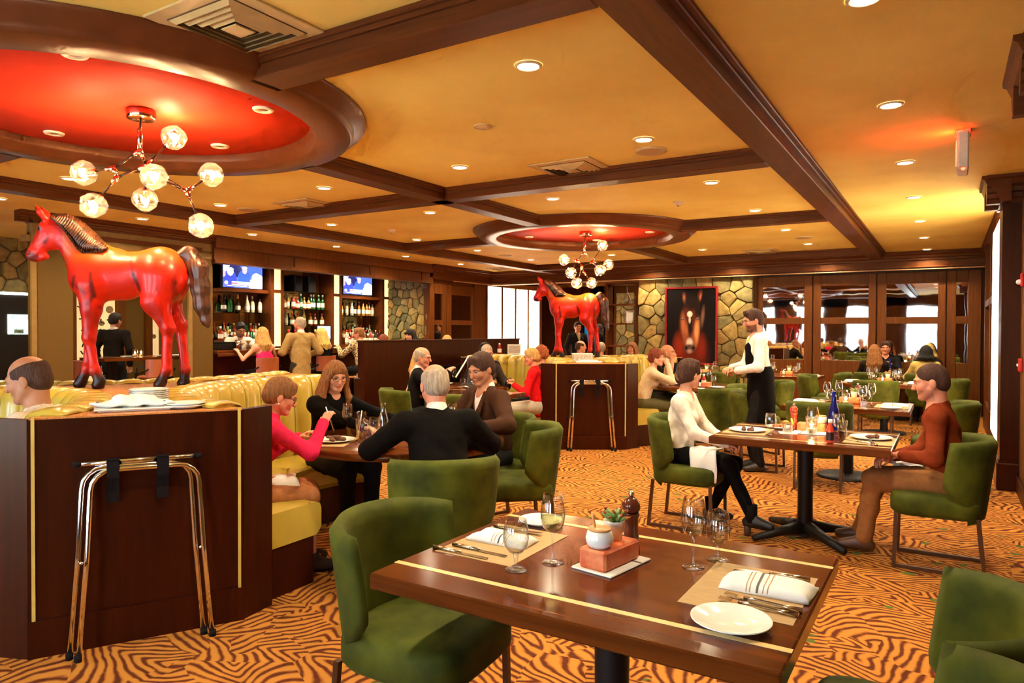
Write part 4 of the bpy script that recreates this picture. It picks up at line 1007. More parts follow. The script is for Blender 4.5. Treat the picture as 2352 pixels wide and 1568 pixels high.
# tall dark partition between dining room and bar
T('partition', 'tall dark wood partition between the dining room and the bar', 'partition', [('panel', box(-.06, -2.05, 0, .06, 2.05, 1.34, M_PANEL)), ('cap_rail', box(-.075, -2.07, 1.34, .075, 2.07, 1.365, M_PANEL, .006)), ('recess', box(.055, -1.0, .55, .066, .35, .95, M_BLACK, .004)), ('skirting', box(.05, -2.05, 0, .075, 2.05, .14, M_PANEL))], (-6.85, 9.2, 0))
# ================================================================== TABLEWARE
def glass_parts(kind):
    if kind == 'wine':      # tall stemmed wine glass
        bowl = [(.006, .098), (.018, .102), (.032, .115), (.039, .135), (.040, .155), (.036, .19), (.031, .222), (.0302, .222), (.035, .19), (.039, .155), (.038, .136), (.031, .117), (.017, .105), (.0, .101)]
        stem = [(.0, .006), (.009, .006), (.0045, .016), (.0038, .05), (.004, .085), (.008, .10), (.0, .102)]; foot = [(0, .007), (.01, .006), (.034, .002), (.035, 0), (0, 0)]
    elif kind == 'water':   # short stemmed goblet
        bowl = [(.008, .05), (.022, .056), (.036, .075), (.041, .10), (.038, .13), (.032, .158), (.0312, .158), (.037, .13), (.040, .10), (.035, .077), (.021, .059), (0, .054)]
        stem = [(0, .006), (.010, .007), (.006, .018), (.0065, .035), (.010, .052), (0, .054)]; foot = [(0, .008), (.012, .006), (.034, .002), (.035, 0), (0, 0)]
    return [('bowl', lathe(bowl, M_GLASS, 28)), ('stem', lathe(stem, M_GLASS, 12)), ('foot', lathe(foot, M_GLASS, 24))]
G_WINE = glass_parts('wine'); G_WATER = glass_parts('water')
G_WINEW = [('bowl', G_WINE[0][1], None, None, [('wine', lathe([(0, .103), (.017, .106), (.031, .118), (.037, .136), (.038, .15), (0, .15)], glassm('white_wine', (.93, .90, .62), .25), 24))]), G_WINE[1], G_WINE[2]]
def wine(x, y, label, z=.75, g='wine glasses', full=False): return T('wine_glass', label, 'wine glass', G_WINEW if full else G_WINE, (x, y, z + .0005), random.uniform(0, 6), g)
def goblet(x, y, label, z=.75, g='water goblets'): return T('water_goblet', label, 'glass', G_WATER, (x, y, z + .0005), random.uniform(0, 6), g)
def plate_mesh(r): return lathe([(0, .004), (r * .55, .004), (r * .66, .008), (r * .97, .018), (r, .019), (r, .016), (r * .66, .003), (r * .6, 0), (0, 0)], M_WHITE, 48)
PL = {r: plate_mesh(r) for r in (.085, .10, .135)}
def plate(x, y, label, r=.085, z=.75): return T('plate', label, 'plate', [('plate', PL[r])], (x, y, z + .0003), 0, 'white plates')
mat_me = box(-.15, -.20, 0, .15, .20, .0012, M_PAPER)
def placemat(x, y, label, rz=0, z=.75): return T('placemat', label, 'placemat', [('mat', mat_me)], (x, y, z + .0002), rz, 'kraft placemats')
def napkin_meshes():
    nx, ny = 14, 18; V = []; F = []
    def ht(u, v): return .006 + .018 * (1 - abs(u) ** 6) * (1 - abs(v) ** 8) + .003 * math.sin(3 * u + 2 * v)
    for side in (1, 0):
        for j in range(ny + 1):
            for i in range(nx + 1):
                u = -1 + 2 * i / nx; v = -1 + 2 * j / ny
                V.append((u * .052, v * .10 * (1 + .03 * u), ht(u, v) if side else .0))
    n = nx + 1; K = n * (ny + 1)
    for j in range(ny):
        for i in range(nx):
            a = j * n + i; F.append((a, a + 1, a + n + 1, a + n)); F.append((K + a + n, K + a + n + 1, K + a + 1, K + a))
    for j in range(ny): F.append((j * n, (j + 1) * n, K + (j + 1) * n, K + j * n)); F.append(((j + 1) * n + nx, j * n + nx, K + j * n + nx, K + (j + 1) * n + nx))
    for i in range(nx): F.append((i + 1, i, K + i, K + i + 1)); F.append((ny * n + i, ny * n + i + 1, K + ny * n + i + 1, K + ny * n + i))
    nap = mesh_from(V, F, M_LINEN, True); st = []
    for v0, w_, m in ((.10, .05, M_STRIPE), (-.12, .02, M_PAPER), (-.02, .02, M_PAPER), (.28, .02, M_PAPER), (.36, .02, M_PAPER)):
        V = []; F = []
        for i in range(nx + 1):
            u = -1 + 2 * i / nx
            for v in (v0, v0 + w_): V.append((u * .0525, v * .10 * (1 + .03 * u), ht(u, v) + .0009))
        for i in range(nx): F.append((2 * i, 2 * i + 2, 2 * i + 3, 2 * i + 1))
        st.append(('stripe', mesh_from(V, F, m, True)))
    return [('cloth', nap, None, None, st)]
NAP = napkin_meshes()
def napkin(x, y, label, rz=0, z=.75, s=1.): return T('napkin', label, 'napkin', NAP, (x, y, z + .0016), rz, 'folded striped napkins', s)
knife_p = [('blade', MB().box(-.008, .0, .001, .008, .105, .0035, .001).mesh(M_STEEL)), ('handle', MB().tube([(0, 0, .005), (0, -.06, .006), (0, -.115, .005)], [.005, .006, .0075], 8).mesh(M_STEEL))]
def fork_mesh():
    m = MB(); m.obox((0, .05, .006), (0, .07, .006), .022, .003)
    for k in range(4): m.obox(((k - 1.5) * .0063, .068, .006), ((k - 1.5) * .0063, .105, .009), .0032, .0025)
    return m.mesh(M_STEEL)
fork_p = [('tines', fork_mesh()), ('handle', MB().tube([(0, .052, .006), (0, .02, .008), (0, -.05, .006), (0, -.10, .005)], [.006, .004, .0045, .008], 8).mesh(M_STEEL))]
spoon_p = [('bowl', MB().sphere((0, .085, .006), .02, 14, 8, (.9, 1.35, .25)).mesh(M_STEEL)), ('handle', MB().tube([(0, .065, .007), (0, .02, .009), (0, -.09, .005)], [.004, .004, .008], 8).mesh(M_STEEL))]
def cutlery(kind, x, y, label, rz=0, z=.7515): return T(kind, label, kind, {'knife': knife_p, 'fork': fork_p, 'spoon': spoon_p}[kind], (x, y, z), rz, 'table cutlery')

# ---- pieces of the centre arrangement
M_SALT = mat('pink_salt', (.72, .10, .03), rough=.45, var=.3, scale=22, sss=.3, col2=(.88, .30, .11), bump=.25, bscale=30)
salt_me = MB().box(-.05, -.10, 0, .05, .10, .062, .007).mesh(M_SALT)
M_MILL = mat('mill_wood', (.13, .025, .010), rough=.18, coat=.6); M_MILLR = mat('mill_red_wood', (.42, .05, .015), rough=.2, coat=.6)
def mill_parts(m):
    return [('body', lathe([(0, 0), (.029, 0), (.030, .012), (.026, .05), (.0225, .085), (.024, .115), (.028, .128), (.026, .134), (.0, .134)], m, 28)), ('head', lathe([(0, .133), (.024, .134), (.030, .146), (.029, .162), (.020, .178), (.008, .186), (0, .187)], m, 28)), ('knob', MB().sphere((0, 0, .196), .0105).mesh(M_CHROME))]
MILL = mill_parts(M_MILL); MILLR = mill_parts(M_MILLR)
pot_p = [('bowl', lathe([(0, 0), (.032, 0), (.042, .012), (.044, .03), (.038, .05), (.036, .052), (0, .05)], M_WHITE, 32)), ('wooden_lid', lathe([(0, .052), (.035, .052), (.037, .056), (.035, .060), (0, .060)], mat('lid_wood', (.72, .34, .12), rough=.4), 28)), ('spoon', MB().tube([(-.014, 0, .055), (-.024, .006, .105)], [.005, .0035], 8).mesh(MATS['lid_wood']))]
def succulent_parts():
    m = MB(); r = random.Random(2)
    parts = [('pot', lathe([(0, 0), (.025, 0), (.034, .058), (.034, .062), (.030, .060), (0, .054)], M_WHITE, 28))]
    for k in range(14):
        a = k * 2.4; e = .35 + .05 * k; L_ = .058; d = Vector((math.cos(a) * math.cos(e), math.sin(a) * math.cos(e), math.sin(e)))
        b = Vector((0, 0, .058)); mm = MB(); mm.tube([b, b + d * L_ * .45, b + d * L_ * .8], [.006, .009, .005], 6); lf = mm.mesh(M_GREEN)
        tip = MB().tube([b + d * L_ * .78, b + d * L_ * 1.05], [.0052, .001], 6).mesh(M_TIP)
        parts.append(('leaf', lf, None, None, [('leaf_tip', tip)]))
    return parts
SUCC = succulent_parts()
napfold_me = MB().box(-.075, -.118, 0, .075, .118, .006, .003).mesh(M_LINEN); napstripe = box(-.075, .05, .0061, .075, .06, .0066, M_STRIPE)
M_WAX = mat('candle_wax', (.9, .75, .45), rough=.5, sss=.4); M_FLAME = emitm('candle_flame', (1, .62, .18), 45)
candle_p = [('hurricane_glass', lathe([(.036, .004), (.038, 0), (.040, .12), (.038, .12), (.037, .006)], M_GLASS, 28)), ('wax', lathe([(0, .003), (.026, .003), (.026, .035), (0, .034)], M_WAX, 18)), ('flame', lathe([(0, .036), (.006, .046), (.0075, .056), (.004, .07), (0, .082)], M_FLAME, 10))]
cl_ = bpy.data.lights.new('candle_glow', 'POINT'); cl_.energy = .9; cl_.color = (1, .55, .18); cl_.shadow_soft_size = .02
def candle(x, y, label, z=.75):
    t = T('candle_holder', label, 'candle', candle_p, (x, y, z + .0005), 0, 'lit candles in glass'); link('flame_lamp', cl_, t, (0, 0, .09)); return t
def bottle_parts(prof, m, cap=None, lab=None):
    p = [('bottle', lathe(prof, m, 24))]
    if lab: p.append(('label', lathe([(lab[0] + .0006, lab[1]), (lab[0] + .0006, lab[2])], lab[3], 24)))
    if cap: p.append(('cap', lathe([(0, cap[2]), (cap[0], cap[2]), (cap[0], cap[1]), (0, cap[1])], cap[3], 16)))
    return p
M_BLUE = mat('cobalt_glass', (.004, .012, .32), rough=.06, trans=.6, coat=.5, emit=.0); M_KETCH = mat('ketchup', (.42, .02, .006), rough=.18, coat=.5); M_WHITEP = mat('white_plastic', (.88, .85, .78), rough=.35)
M_LAB = mat('paper_label', (.86, .80, .66), rough=.6); M_HOT = mat('hot_sauce', (.70, .06, .02), rough=.15, coat=.5)
BLUE = bottle_parts([(0, 0), (.036, 0), (.038, .01), (.038, .12), (.032, .16), (.017, .22), (.013, .28), (.015, .285), (.015, .295), (0, .295)], M_BLUE)
KETCH = bottle_parts([(0, 0), (.03, 0), (.031, .01), (.031, .085), (.022, .115), (.014, .145), (.0, .145)], M_KETCH, (.016, .14, .165, M_WHITEP), (.031, .025, .08, M_LAB))
HOT = bottle_parts([(0, 0), (.024, 0), (.025, .01), (.025, .085), (.012, .12), (.011, .14), (0, .14)], M_HOT, (.013, .135, .16, M_WHITEP), (.025, .02, .075, mat('dark_label', (.04, .012, .01), rough=.4)))
WATERB = [('bottle', lathe([(.0, .003), (.036, 0), (.038, .01), (.038, .10), (.034, .15), (.02, .20), (.014, .235), (.0145, .262), (.013, .262), (.0125, .235), (.018, .2), (.032, .15), (.036, .1), (.036, .012), (0, .008)], M_GLASS, 28), None, None, [('label_print', lathe([(.0386, .02), (.0386, .055)], mat('green_label', (.02, .09, .05), rough=.4), 24))]), ('water', lathe([(0, .009), (.035, .012), (.035, .10), (.031, .15), (.028, .165), (0, .165)], M_WATER, 24))]
def thing(name, label, cat, parts, x, y, z=.7506, rz=0, group=None): return T(name, label, cat, parts, (x, y, z), rz, group)

# ---- nearest table
placemat(-1.315, 2.08, 'kraft placemat on the left side of the nearest table'); placemat(-.475, 2.08, 'kraft placemat on the right side of the nearest table')
napkin(-1.33, 2.10, 'folded striped napkin on the left placemat of the nearest table', .0 + PI / 2 + PI, s=1.15)
napkin(-.435, 2.105, 'folded striped napkin on the right placemat of the nearest table', PI / 2, s=1.25)
plate(-1.33, 2.37, 'white bread plate at the far left corner of the nearest table'); plate(-.46, 1.805, 'white side plate at the near right corner of the nearest table', .10)
cutlery('knife', -1.33, 1.955, 'table knife beside the left napkin on the nearest table', -PI / 2 - .02); cutlery('knife', -1.37, 1.90, 'butter knife nearest the edge of the left placemat', -PI / 2)
cutlery('fork', -1.35, 2.225, 'fork behind the left napkin on the nearest table', -PI / 2)
cutlery('knife', -.455, 2.235, 'table knife behind the right napkin on the nearest table', PI / 2 + .05)
cutlery('fork', -.42, 1.985, 'dinner fork in front of the right napkin on the nearest table', PI / 2 - .06); cutlery('fork', -.425, 1.945, 'salad fork nearest the plate on the right placemat', PI / 2 - .05)
goblet(-1.135, 1.865, 'short water goblet at the left placemat of the nearest table'); wine(-1.07, 1.985, 'tall wine glass with a little pale wine on the nearest table, left side', full=True)
wine(-.675, 2.185, 'tall empty wine glass on the right side of the nearest table'); goblet(-.63, 2.30, 'short water goblet on the right side of the nearest table')
a0 = .17
thing('napkin', 'flat folded napkin under the pink salt block on the nearest table', 'napkin', [('cloth', napfold_me), ('stripe', napstripe)], -.905, 2.075, rz=-a0)
thing('salt_block', 'pink salt block carrying the pots on the nearest table', 'salt block', [('block', salt_me)], -.91, 2.07, .757, -a0)
thing('sugar_pot', 'white pot with wooden lid and little spoon on the nearest salt block', 'sugar pot', pot_p, -.92, 2.015, .8195, .4)
thing('succulent', 'small red-tipped succulent in a white pot on the nearest table', 'plant', SUCC, -.915, 2.115, .8195)
thing('pepper_mill', 'dark wood pepper mill behind the pink salt block on the nearest table', 'pepper mill', MILL, -.90, 2.225)
# ---- the couple's table
placemat(-1.27, 5.45, 'kraft placemat before the woman in the white blouse'); placemat(-.45, 5.42, 'kraft placemat before the man in the rust shirt')
plate(-1.27, 5.42, 'white dinner plate with dark leftovers before the woman in white', .135); plate(-.45, 5.5, 'white dinner plate with food before the man in rust', .135); plate(-1.1, 5.72, 'white plate with a brown roll behind the goblet', .10)
M_FOOD = mat('browned_food', (.11, .035, .012), rough=.6, var=.5, scale=40); M_ROLL = mat('bread_roll', (.42, .14, .04), rough=.6); M_SALAD = mat('leafy_food', (.12, .16, .02), rough=.6, var=.5, scale=50)
def food_mesh(seed, m, s=1., n=7):
    r = random.Random(seed); q = SDF(.012)
    for _ in range(n): q.ell((r.uniform(-.05, .05) * s, r.uniform(-.04, .04) * s, r.uniform(.008, .022) * s), (r.uniform(.014, .028) * s, r.uniform(.012, .024) * s, r.uniform(.008, .018) * s))
    V, Q = q.build(.004 * max(1, s)); return np_mesh(V, Q, m)
def food(x, y, label, m, seed, s=1., z=.756): return T('food', label, 'food', [('food', food_mesh(seed, m, s))], (x, y, z), 0)
food(-1.27, 5.42, 'dark leftovers on the white blouse woman\'s plate', M_FOOD, 1, .9); food(-.45, 5.5, 'brown steak pieces on the rust shirt man\'s plate', M_FOOD, 2, .8); food(-1.1, 5.72, 'round brown roll on the plate behind the goblet', M_ROLL, 3, .9)
cutlery('knife', -.52, 5.30, 'dark-handled steak knife resting before the man in rust', 1.0); cutlery('fork', -.42, 5.27, 'fork resting on the rust shirt man\'s placemat', .3)
goblet(-1.08, 5.30, 'water goblet near the woman in the white blouse'); wine(-.80, 5.30, 'wine glass of the couple\'s table next to the salt block'); goblet(-.66, 5.55, 'water goblet next to the blue bottle on the couple\'s table')
thing('salt_block', 'pink salt block glowing by candlelight on the couple\'s table', 'salt block', [('block', salt_me)], -.86, 5.68, .7512, PI / 2); thing('napkin', 'white folded napkin in front of the couple\'s salt block', 'napkin', [('cloth', napfold_me), ('stripe', napstripe)], -.86, 5.56, .7506, PI / 2)
candle(-.84, 5.52, 'lit candle in a glass on the couple\'s table', .757); thing('sugar_pot', 'white sugar pot on the couple\'s salt block', 'sugar pot', pot_p, -.80, 5.69, .8136)
thing('pepper_mill', 'reddish pepper mill on the couple\'s table', 'pepper mill', MILLR, -.99, 5.68); thing('water_bottle', 'tall cobalt blue bottle on the couple\'s table', 'bottle', BLUE, -.73, 5.83)
thing('sauce_bottle', 'red hot sauce bottle with white cap on the couple\'s table', 'bottle', HOT, -.665, 5.14)
tumb = lathe([(0, .004), (.026, .004), (.028, 0), (.032, .13), (.0305, .13), (.0265, .008), (0, .008)], M_GLASS, 24)
thing('tumbler', 'tall glass of dark cola on the couple\'s table', 'glass', [('glass', tumb), ('cola', lathe([(0, .009), (.0265, .009), (.028, .05), (0, .05)], mat('cola', (.03, .006, .002), rough=.1), 20))], -.62, 5.40)
short = lathe([(0, .006), (.032, .006), (.034, 0), (.036, .075), (.0345, .075), (.031, .01), (0, .01)], M_GLASS, 24)
thing('rocks_glass', 'short glass with a lemon slice on the couple\'s table', 'glass', [('glass', short), ('lemon_slice', MB().lathe([(0, -.003), (.024, -.003), (.025, 0), (.024, .003), (0, .003)], 20).xf(Matrix.Translation((.03, 0, .085)) @ Matrix.Rotation(1.3, 4, 'Y')).mesh(mat('lemon', (.85, .62, .05), rough=.4))), ('orange_garnish', MB().sphere((-.012, 0, .078), .018, 10, 7, (1.3, .8, .7)).mesh(mat('orange_peel', (.85, .33, .03), rough=.5)))], -1.0, 5.50)
thing('cocktail_napkin', 'small white paper napkin under the short lemon glass', 'napkin', [('paper', box(-.06, -.06, 0, .06, .06, .0008, M_LINEN))], -1.0, 5.50, .7502, .3)
# ---- the set tables behind
def place_setting(tx, ty, tz, name, sides=(-1, 1)):
    for s in sides:
        w_ = 'left' if s < 0 else 'right'
        placemat(tx + s * .40, ty, 'kraft placemat on the %s of %s' % (w_, name)); napkin(tx + s * .42, ty + .02, 'folded napkin on the %s of %s' % (w_, name), PI / 2, s=1.2)
        plate(tx + s * .40, ty - .27, 'white side plate on the %s of %s' % (w_, name), .10)
        wine(tx + s * .21, ty + .05, 'tall wine glass on the %s of %s' % (w_, name)); goblet(tx + s * .17, ty - .07, 'water goblet on the %s of %s' % (w_, name))
        cutlery('fork', tx + s * .40, ty - .13, 'fork on the %s of %s' % (w_, name), PI / 2); cutlery('knife', tx + s * .40, ty + .15, 'knife on the %s of %s' % (w_, name), PI / 2)
for tx, ty, nm in ((-.87, 8.05, 'the set table just behind the couple'), (-.80, 11.85, 'the third set table by the right wall'), (-2.4, 12.95, 'the table before the first mirrored door'), (-3.75, 12.6, 'the table before the horse painting')):
    place_setting(tx, ty, .75, nm); thing('salt_block', 'pink salt block on ' + nm, 'salt block', [('block', salt_me)], tx, ty + .12, .7512, PI / 2)
    candle(tx - .02, ty - .06, 'lit candle in a glass on ' + nm); thing('succulent', 'small potted succulent on ' + nm, 'plant', SUCC, tx + .04, ty + .12, .8136)
for tx, ty, nm in ((-.87, 8.05, 'the set table just behind the couple'), (-.80, 11.85, 'the third set table by the right wall')):
    wine(tx - .13, ty + .33, 'tall wine glass at the far edge of ' + nm); goblet(tx + .10, ty + .34, 'water goblet at the far edge of ' + nm); wine(tx + .16, ty - .30, 'tall wine glass at the near edge of ' + nm); goblet(tx - .12, ty - .31, 'water goblet at the near edge of ' + nm)
    thing('pepper_mill', 'pepper mill on ' + nm, 'pepper mill', MILL, tx + .06, ty + .25); thing('tumbler', 'clear glass cylinder on ' + nm, 'glass', [('glass', tumb)], tx - .06, ty + .23)
thing('water_bottle', 'blue bottle on the guests\' table by the mirrors', 'bottle', BLUE, -.86, 13.98); candle(-.72, 13.9, 'lit candle on the guests\' table by the mirrors')
for i, (dx, dy) in enumerate(((-.3, .1), (.3, .12), (-.28, -.15), (.25, -.18))): wine(-.8 + dx, 13.98 + dy, 'wine glass before the %s guest at the table by the mirrors' % ['back left', 'back right', 'front left', 'front right'][i])
# ---- round table of four
rx, ry = RT1[0], RT1[1]
placemat(rx - .28, ry - .42, 'kraft placemat before the woman in pink', .5); plate(rx - .26, ry - .40, 'white dinner plate before the woman in pink', .135); food(rx - .26, ry - .40, 'steak and greens on the plate of the woman in pink', M_FOOD, 5, 1.)
T('bowl', 'large white salad bowl in the middle of the round table of four', 'bowl', [('bowl', lathe([(0, .004), (.06, .003), (.10, .03), (.128, .062), (.126, .064), (.097, .034), (.06, .01), (0, .01)], M_WHITE, 36))], (rx - .05, ry + .12, .7515)); food(rx - .05, ry + .12, 'salad in the bowl of the round table', M_SALAD, 6, 1.4, .765)
candle(rx + .12, ry + .07, 'lit candle in a glass on the round table of four'); thing('ketchup_bottle', 'ketchup bottle with white cap on the round table of four', 'bottle', KETCH, rx + .02, ry + .2)
WATERB.append(('label_lettering', text_mesh('NO', .022, M_WHITEP), (-.012, -.0388, .037), (PI / 2, -PI / 2, 0)))
thing('water_bottle', 'clear glass water bottle with green printed label on the round table of four', 'bottle', WATERB, rx + .03, ry - .24, rz=.7)
for x, y, l in ((-.02, -.38, 'water goblet in front of the clear bottle on the round table'), (-.07, -.22, 'water goblet behind the clear bottle on the round table'), (-.38, -.02, 'goblet by the woman with glasses')): goblet(rx + x, ry + y, l)
wine(rx - .42, ry - .12, 'wine glass of the woman in pink'); wine(rx + .2, ry + .3, 'large wine glass behind the grey-haired man'); 
thing('tumbler', 'tall lemonade glass with a straw on the round table of four', 'glass', [('glass', tumb), ('lemonade', lathe([(0, .009), (.0265, .009), (.03, .09), (0, .09)], glassm('lemonade', (.86, .86, .5), .3), 20)), ('straw', MB().tube([(-.015, 0, .01), (.018, .0, .19)], .003, 6).mesh(M_WHITEP))], rx - .24, ry - .18)
thing('salt_block', 'pink salt block on the round table of four', 'salt block', [('block', salt_me)], rx + .16, ry - .06, .7512, .9); thing('sauce_cup', 'small white sauce cup on the round table of four', 'cup', [('cup', lathe([(0, 0), (.022, 0), (.03, .04), (.028, .04), (.02, .006), (0, .006)], M_WHITE, 20)), ('sauce', lathe([(0, .03), (.026, .03)], M_FOOD, 16))], rx + .06, ry + .06)
plate(rx - .2, ry + .36, 'white plate before the woman with glasses', .135); plate(rx + .42, ry - .12, 'white plate before the grey-haired man', .135)
# ---- far round tables
for (cx, cy, _), nm in ((RT2, 'the round table right of the far booth'), (RT3, 'the round table left of the far booth')):
    goblet(cx - .12, cy - .3, 'water goblet on the near side of ' + nm); goblet(cx + .2, cy - .1, 'water goblet in the middle of ' + nm); plate(cx + .3, cy - .3, 'white side plate on ' + nm, .10); plate(cx - .35, cy, 'white dinner plate on ' + nm, .135)
    wine(cx - .2, cy + .05, 'wine glass on ' + nm); wine(cx + .05, cy + .2, 'taller wine glass at the back of ' + nm)
thing('ketchup_bottle', 'ketchup bottle on the round table right of the far booth', 'bottle', KETCH, RT2[0] + .05, RT2[1] - .05); thing('salt_block', 'salt block on the round table right of the far booth', 'salt block', [('block', salt_me)], RT2[0] + .12, RT2[1] - .18, .7512)
place_setting(-4.95, 6.95, .75, 'the menu reader\'s table', (1,)); wine(-5.15, 6.85, 'wine glass by the man reading the menu'); goblet(-5.1, 7.1, 'goblet behind the menu on the menu reader\'s table')
# ---- things on the booth tops
p = booth_pt(0, 1.27, .05, ZT)
for k in range(7): T('plate', 'white plate in the stack on the near booth top, %s from the bottom' % ORD[k], 'plate', [('plate', PL[.10])], (p[0], p[1], ZT + .001 + k * .0105), 0, 'stacked plates on the near booth')
p = booth_pt(0, 1.60, .20, ZT)
for k in range(2): T('plate', 'side plate %s the pair at the front edge of the near booth top' % ('below' if k == 0 else 'on top of'), 'plate', [('plate', PL[.10])], (p[0], p[1], ZT + .001 + k * .011), 0, 'pair of plates on the near booth')
p = booth_pt(0, 1.57, -.03, ZT); rz0 = BOOTH[0][1] + PI / 2
T('tray', 'oblong white tray at the front of the near booth top', 'tray', [('tray', MB().box(-.16, -.09, 0, .16, .09, .008, .004).box(-.175, -.10, .008, .175, .10, .016, .006).mesh(M_WHITE))], (p[0], p[1], ZT + .001), rz0)
def crumple():
    s = SDF(.03); s.cap((-.11, 0, .012), (.11, 0, .012), .05, .05, flat=((0, 0, 1), .25)); s.cap((-.05, 0, .03), (.06, .01, .03), .05, .045, flat=((0, 0, 1), .6)); s.cap((.1, -.02, .012), (.16, -.02, .012), .03, .03, flat=((0, 0, 1), .3)); s.cap((-.1, .02, .012), (-.17, .03, .012), .03, .03, flat=((0, 0, 1), .3))
    V, Q = s.build(.007); V[:, 2] += .004 * np.sin(V[:, 0] * 60 + V[:, 1] * 40); return np_mesh(V, Q, M_LINEN)
cr = T('napkin', 'white napkin with dark stripes heaped on the oblong tray', 'napkin', [('cloth', crumple()), ('stripe', MB().box(-.165, -.012, .021, -.155, .055, .025).box(.13, -.045, .021, .14, .01, .025).mesh(M_STRIPE))], (p[0], p[1], ZT + .02), rz0)
p = booth_pt(1, 1.25, -.05, ZT)
T('box', 'woven pale box on the far booth top', 'box', [('sides', box(-.13, -.09, 0, .13, .09, .11, mat('woven_grey', (.55, .47, .36), rough=.8, scale=60, var=.35), .006)), ('lid', box(-.133, -.093, .098, .133, .093, .113, M_LAB, .004))], (p[0], p[1], ZT + .001), BOOTH[1][1] + PI / 2)
p = booth_pt(1, 1.5, .0, ZT)
T('tray', 'white tray at the front of the far booth top', 'tray', [('tray', MB().box(-.17, -.1, 0, .17, .1, .02, .006).mesh(M_WHITE)), ('cloth', MB().box(-.12, -.07, .02, .12, .07, .035, .01).mesh(M_LINEN))], (p[0], p[1], ZT + .001), BOOTH[1][1] + PI / 2)
p = booth_pt(1, -.75, -.75, ZT); T('menu_card', 'white framed menu card standing on the far booth top', 'menu card', [('card', box(-.10, -.006, 0, .10, .006, .15, M_LAB)), ('print', box(-.085, -.0075, .02, .085, -.006, .13, mat('grey_print', (.5, .42, .3), rough=.7, stretch=(1, 1, 30), scale=9, var=.3)))], (-5.55, 9.05, ZT + .06), .5)
T('ketchup_bottle', 'ketchup bottle standing on the far booth top', 'bottle', KETCH, (-5.78, 9.0, ZT + .06))
# ---- horse painting and the shelf of vases
def paint_fn(u, v):
    """bay horse portrait: u 0..1 across, v 0..1 up"""
    col = np.tile(np.array([.006, .003, .003]), (len(u), 1))
    def el(cx, cy, rx_, ry_, c, a=0., soft=.25, op=1.):
        x = u - cx; y = (v - cy) * 1.5; ca, sa = math.cos(a), math.sin(a); d = np.sqrt(((x * ca + y * sa) / rx_) ** 2 + ((-x * sa + y * ca) / ry_) ** 2)
        w_ = np.clip((1 - d) / soft, 0, 1)[:, None] * op; col[:] = col * (1 - w_) + np.array(c) * w_
    el(.5, .12, .44, .62, (.12, .012, .004), soft=.7); el(.26, .22, .16, .36, (.26, .022, .006), soft=.7); el(.72, .2, .13, .36, (.20, .016, .005), soft=.7)
    el(.47, .5, .235, .50, (.10, .018, .006), soft=.3); el(.35, .5, .07, .34, (.50, .14, .045), .06, .8); el(.62, .42, .075, .36, (.80, .30, .10), -.06, .7)
    el(.42, .36, .05, .34, (.55, .17, .06), .05, .8); el(.47, .3, .16, .22, (.30, .07, .025), soft=.5); el(.49, .52, .055, .42, (.012, .006, .005), soft=.6)
    el(.37, .87, .06, .15, (.16, .035, .012), .15, .5); el(.365, .87, .025, .10, (.55, .2, .1), .15, .7); el(.68, .89, .06, .17, (.14, .03, .01), -.2, .5); el(.69, .88, .028, .11, (.50, .17, .08), -.2, .7)
    el(.52, .82, .19, .19, (.018, .008, .006), soft=.4); el(.64, .72, .06, .26, (.02, .008, .006), -.1, .5); el(.74, .62, .05, .28, (.20, .09, .05), -.1, .8)
    el(.48, .655, .062, .07, (.86, .74, .55), soft=.25); el(.48, .58, .028, .09, (.80, .6, .42), soft=.5)
    el(.325, .59, .035, .022, (.03, .04, .05), soft=.5); el(.64, .59, .035, .022, (.03, .04, .05), soft=.5); el(.33, .6, .01, .008, (.6, .7, .8)); el(.635, .6, .01, .008, (.6, .7, .8))
    el(.48, .27, .085, .12, (.78, .60, .48), soft=.6); el(.48, .19, .135, .115, (.10, .05, .04), soft=.4); el(.41, .2, .035, .05, (.008, .004, .004), .3, .5); el(.56, .2, .035, .05, (.008, .004, .004), -.3, .5); el(.48, .155, .07, .06, (.45, .22, .18), soft=.7)
    return col
def paint_grid(nx, ny, w_, h_, fn, m):
    u, v = np.meshgrid(np.linspace(0, 1, nx), np.linspace(0, 1, ny)); u = u.ravel(); v = v.ravel()
    V = np.stack([u * w_, np.zeros_like(u), v * h_], 1); i = np.arange((nx - 1) * (ny - 1)); a = (i // (nx - 1)) * nx + i % (nx - 1)
    return np_mesh(V, np.stack([a, a + 1, a + nx + 1, a + nx], 1), m, fn(u, v), False)
pw, ph_ = 1.06, 1.58
T('painting', 'framed portrait of a bay horse on the stone wall', 'painting', [('canvas', paint_grid(90, 130, pw, ph_, paint_fn, vcol('oil_paint', rough=.6, spec=.12)), (-pw / 2, -.07, 0)), ('backing', box(-pw / 2, -.065, 0, pw / 2, .0, ph_, M_BLACK)),
   ('frame', MB().box(-pw / 2 - .04, -.09, -.04, -pw / 2 + .005, 0, ph_ + .04, .008).box(pw / 2 - .005, -.09, -.04, pw / 2 + .04, 0, ph_ + .04, .008).box(-pw / 2, -.09, -.04, pw / 2, 0, .005, .008).box(-pw / 2, -.09, ph_ - .005, pw / 2, 0, ph_ + .04, .008).mesh(mat('oxblood_frame', (.26, .012, .012), rough=.25, coat=.4)))], (-4.67, 14.88, .84))
sh = T('shelf_unit', 'tall dark open shelf unit at the left edge of the stone wall', 'shelf', [('upright', box(-.03, -.15, 0, .03, .15, 2.62, M_BEAM), (-.45, 0, 0)), ('upright', box(-.03, -.15, 0, .03, .15, 2.62, M_BEAM), (.30, 0, 0))] + [('shelf', box(-.43, -.15, z, .3, .15, z + .035, M_BEAM)) for z in (.15, 1.15, 1.66, 2.10, 2.58)], (-6.28, 15.2, 0))
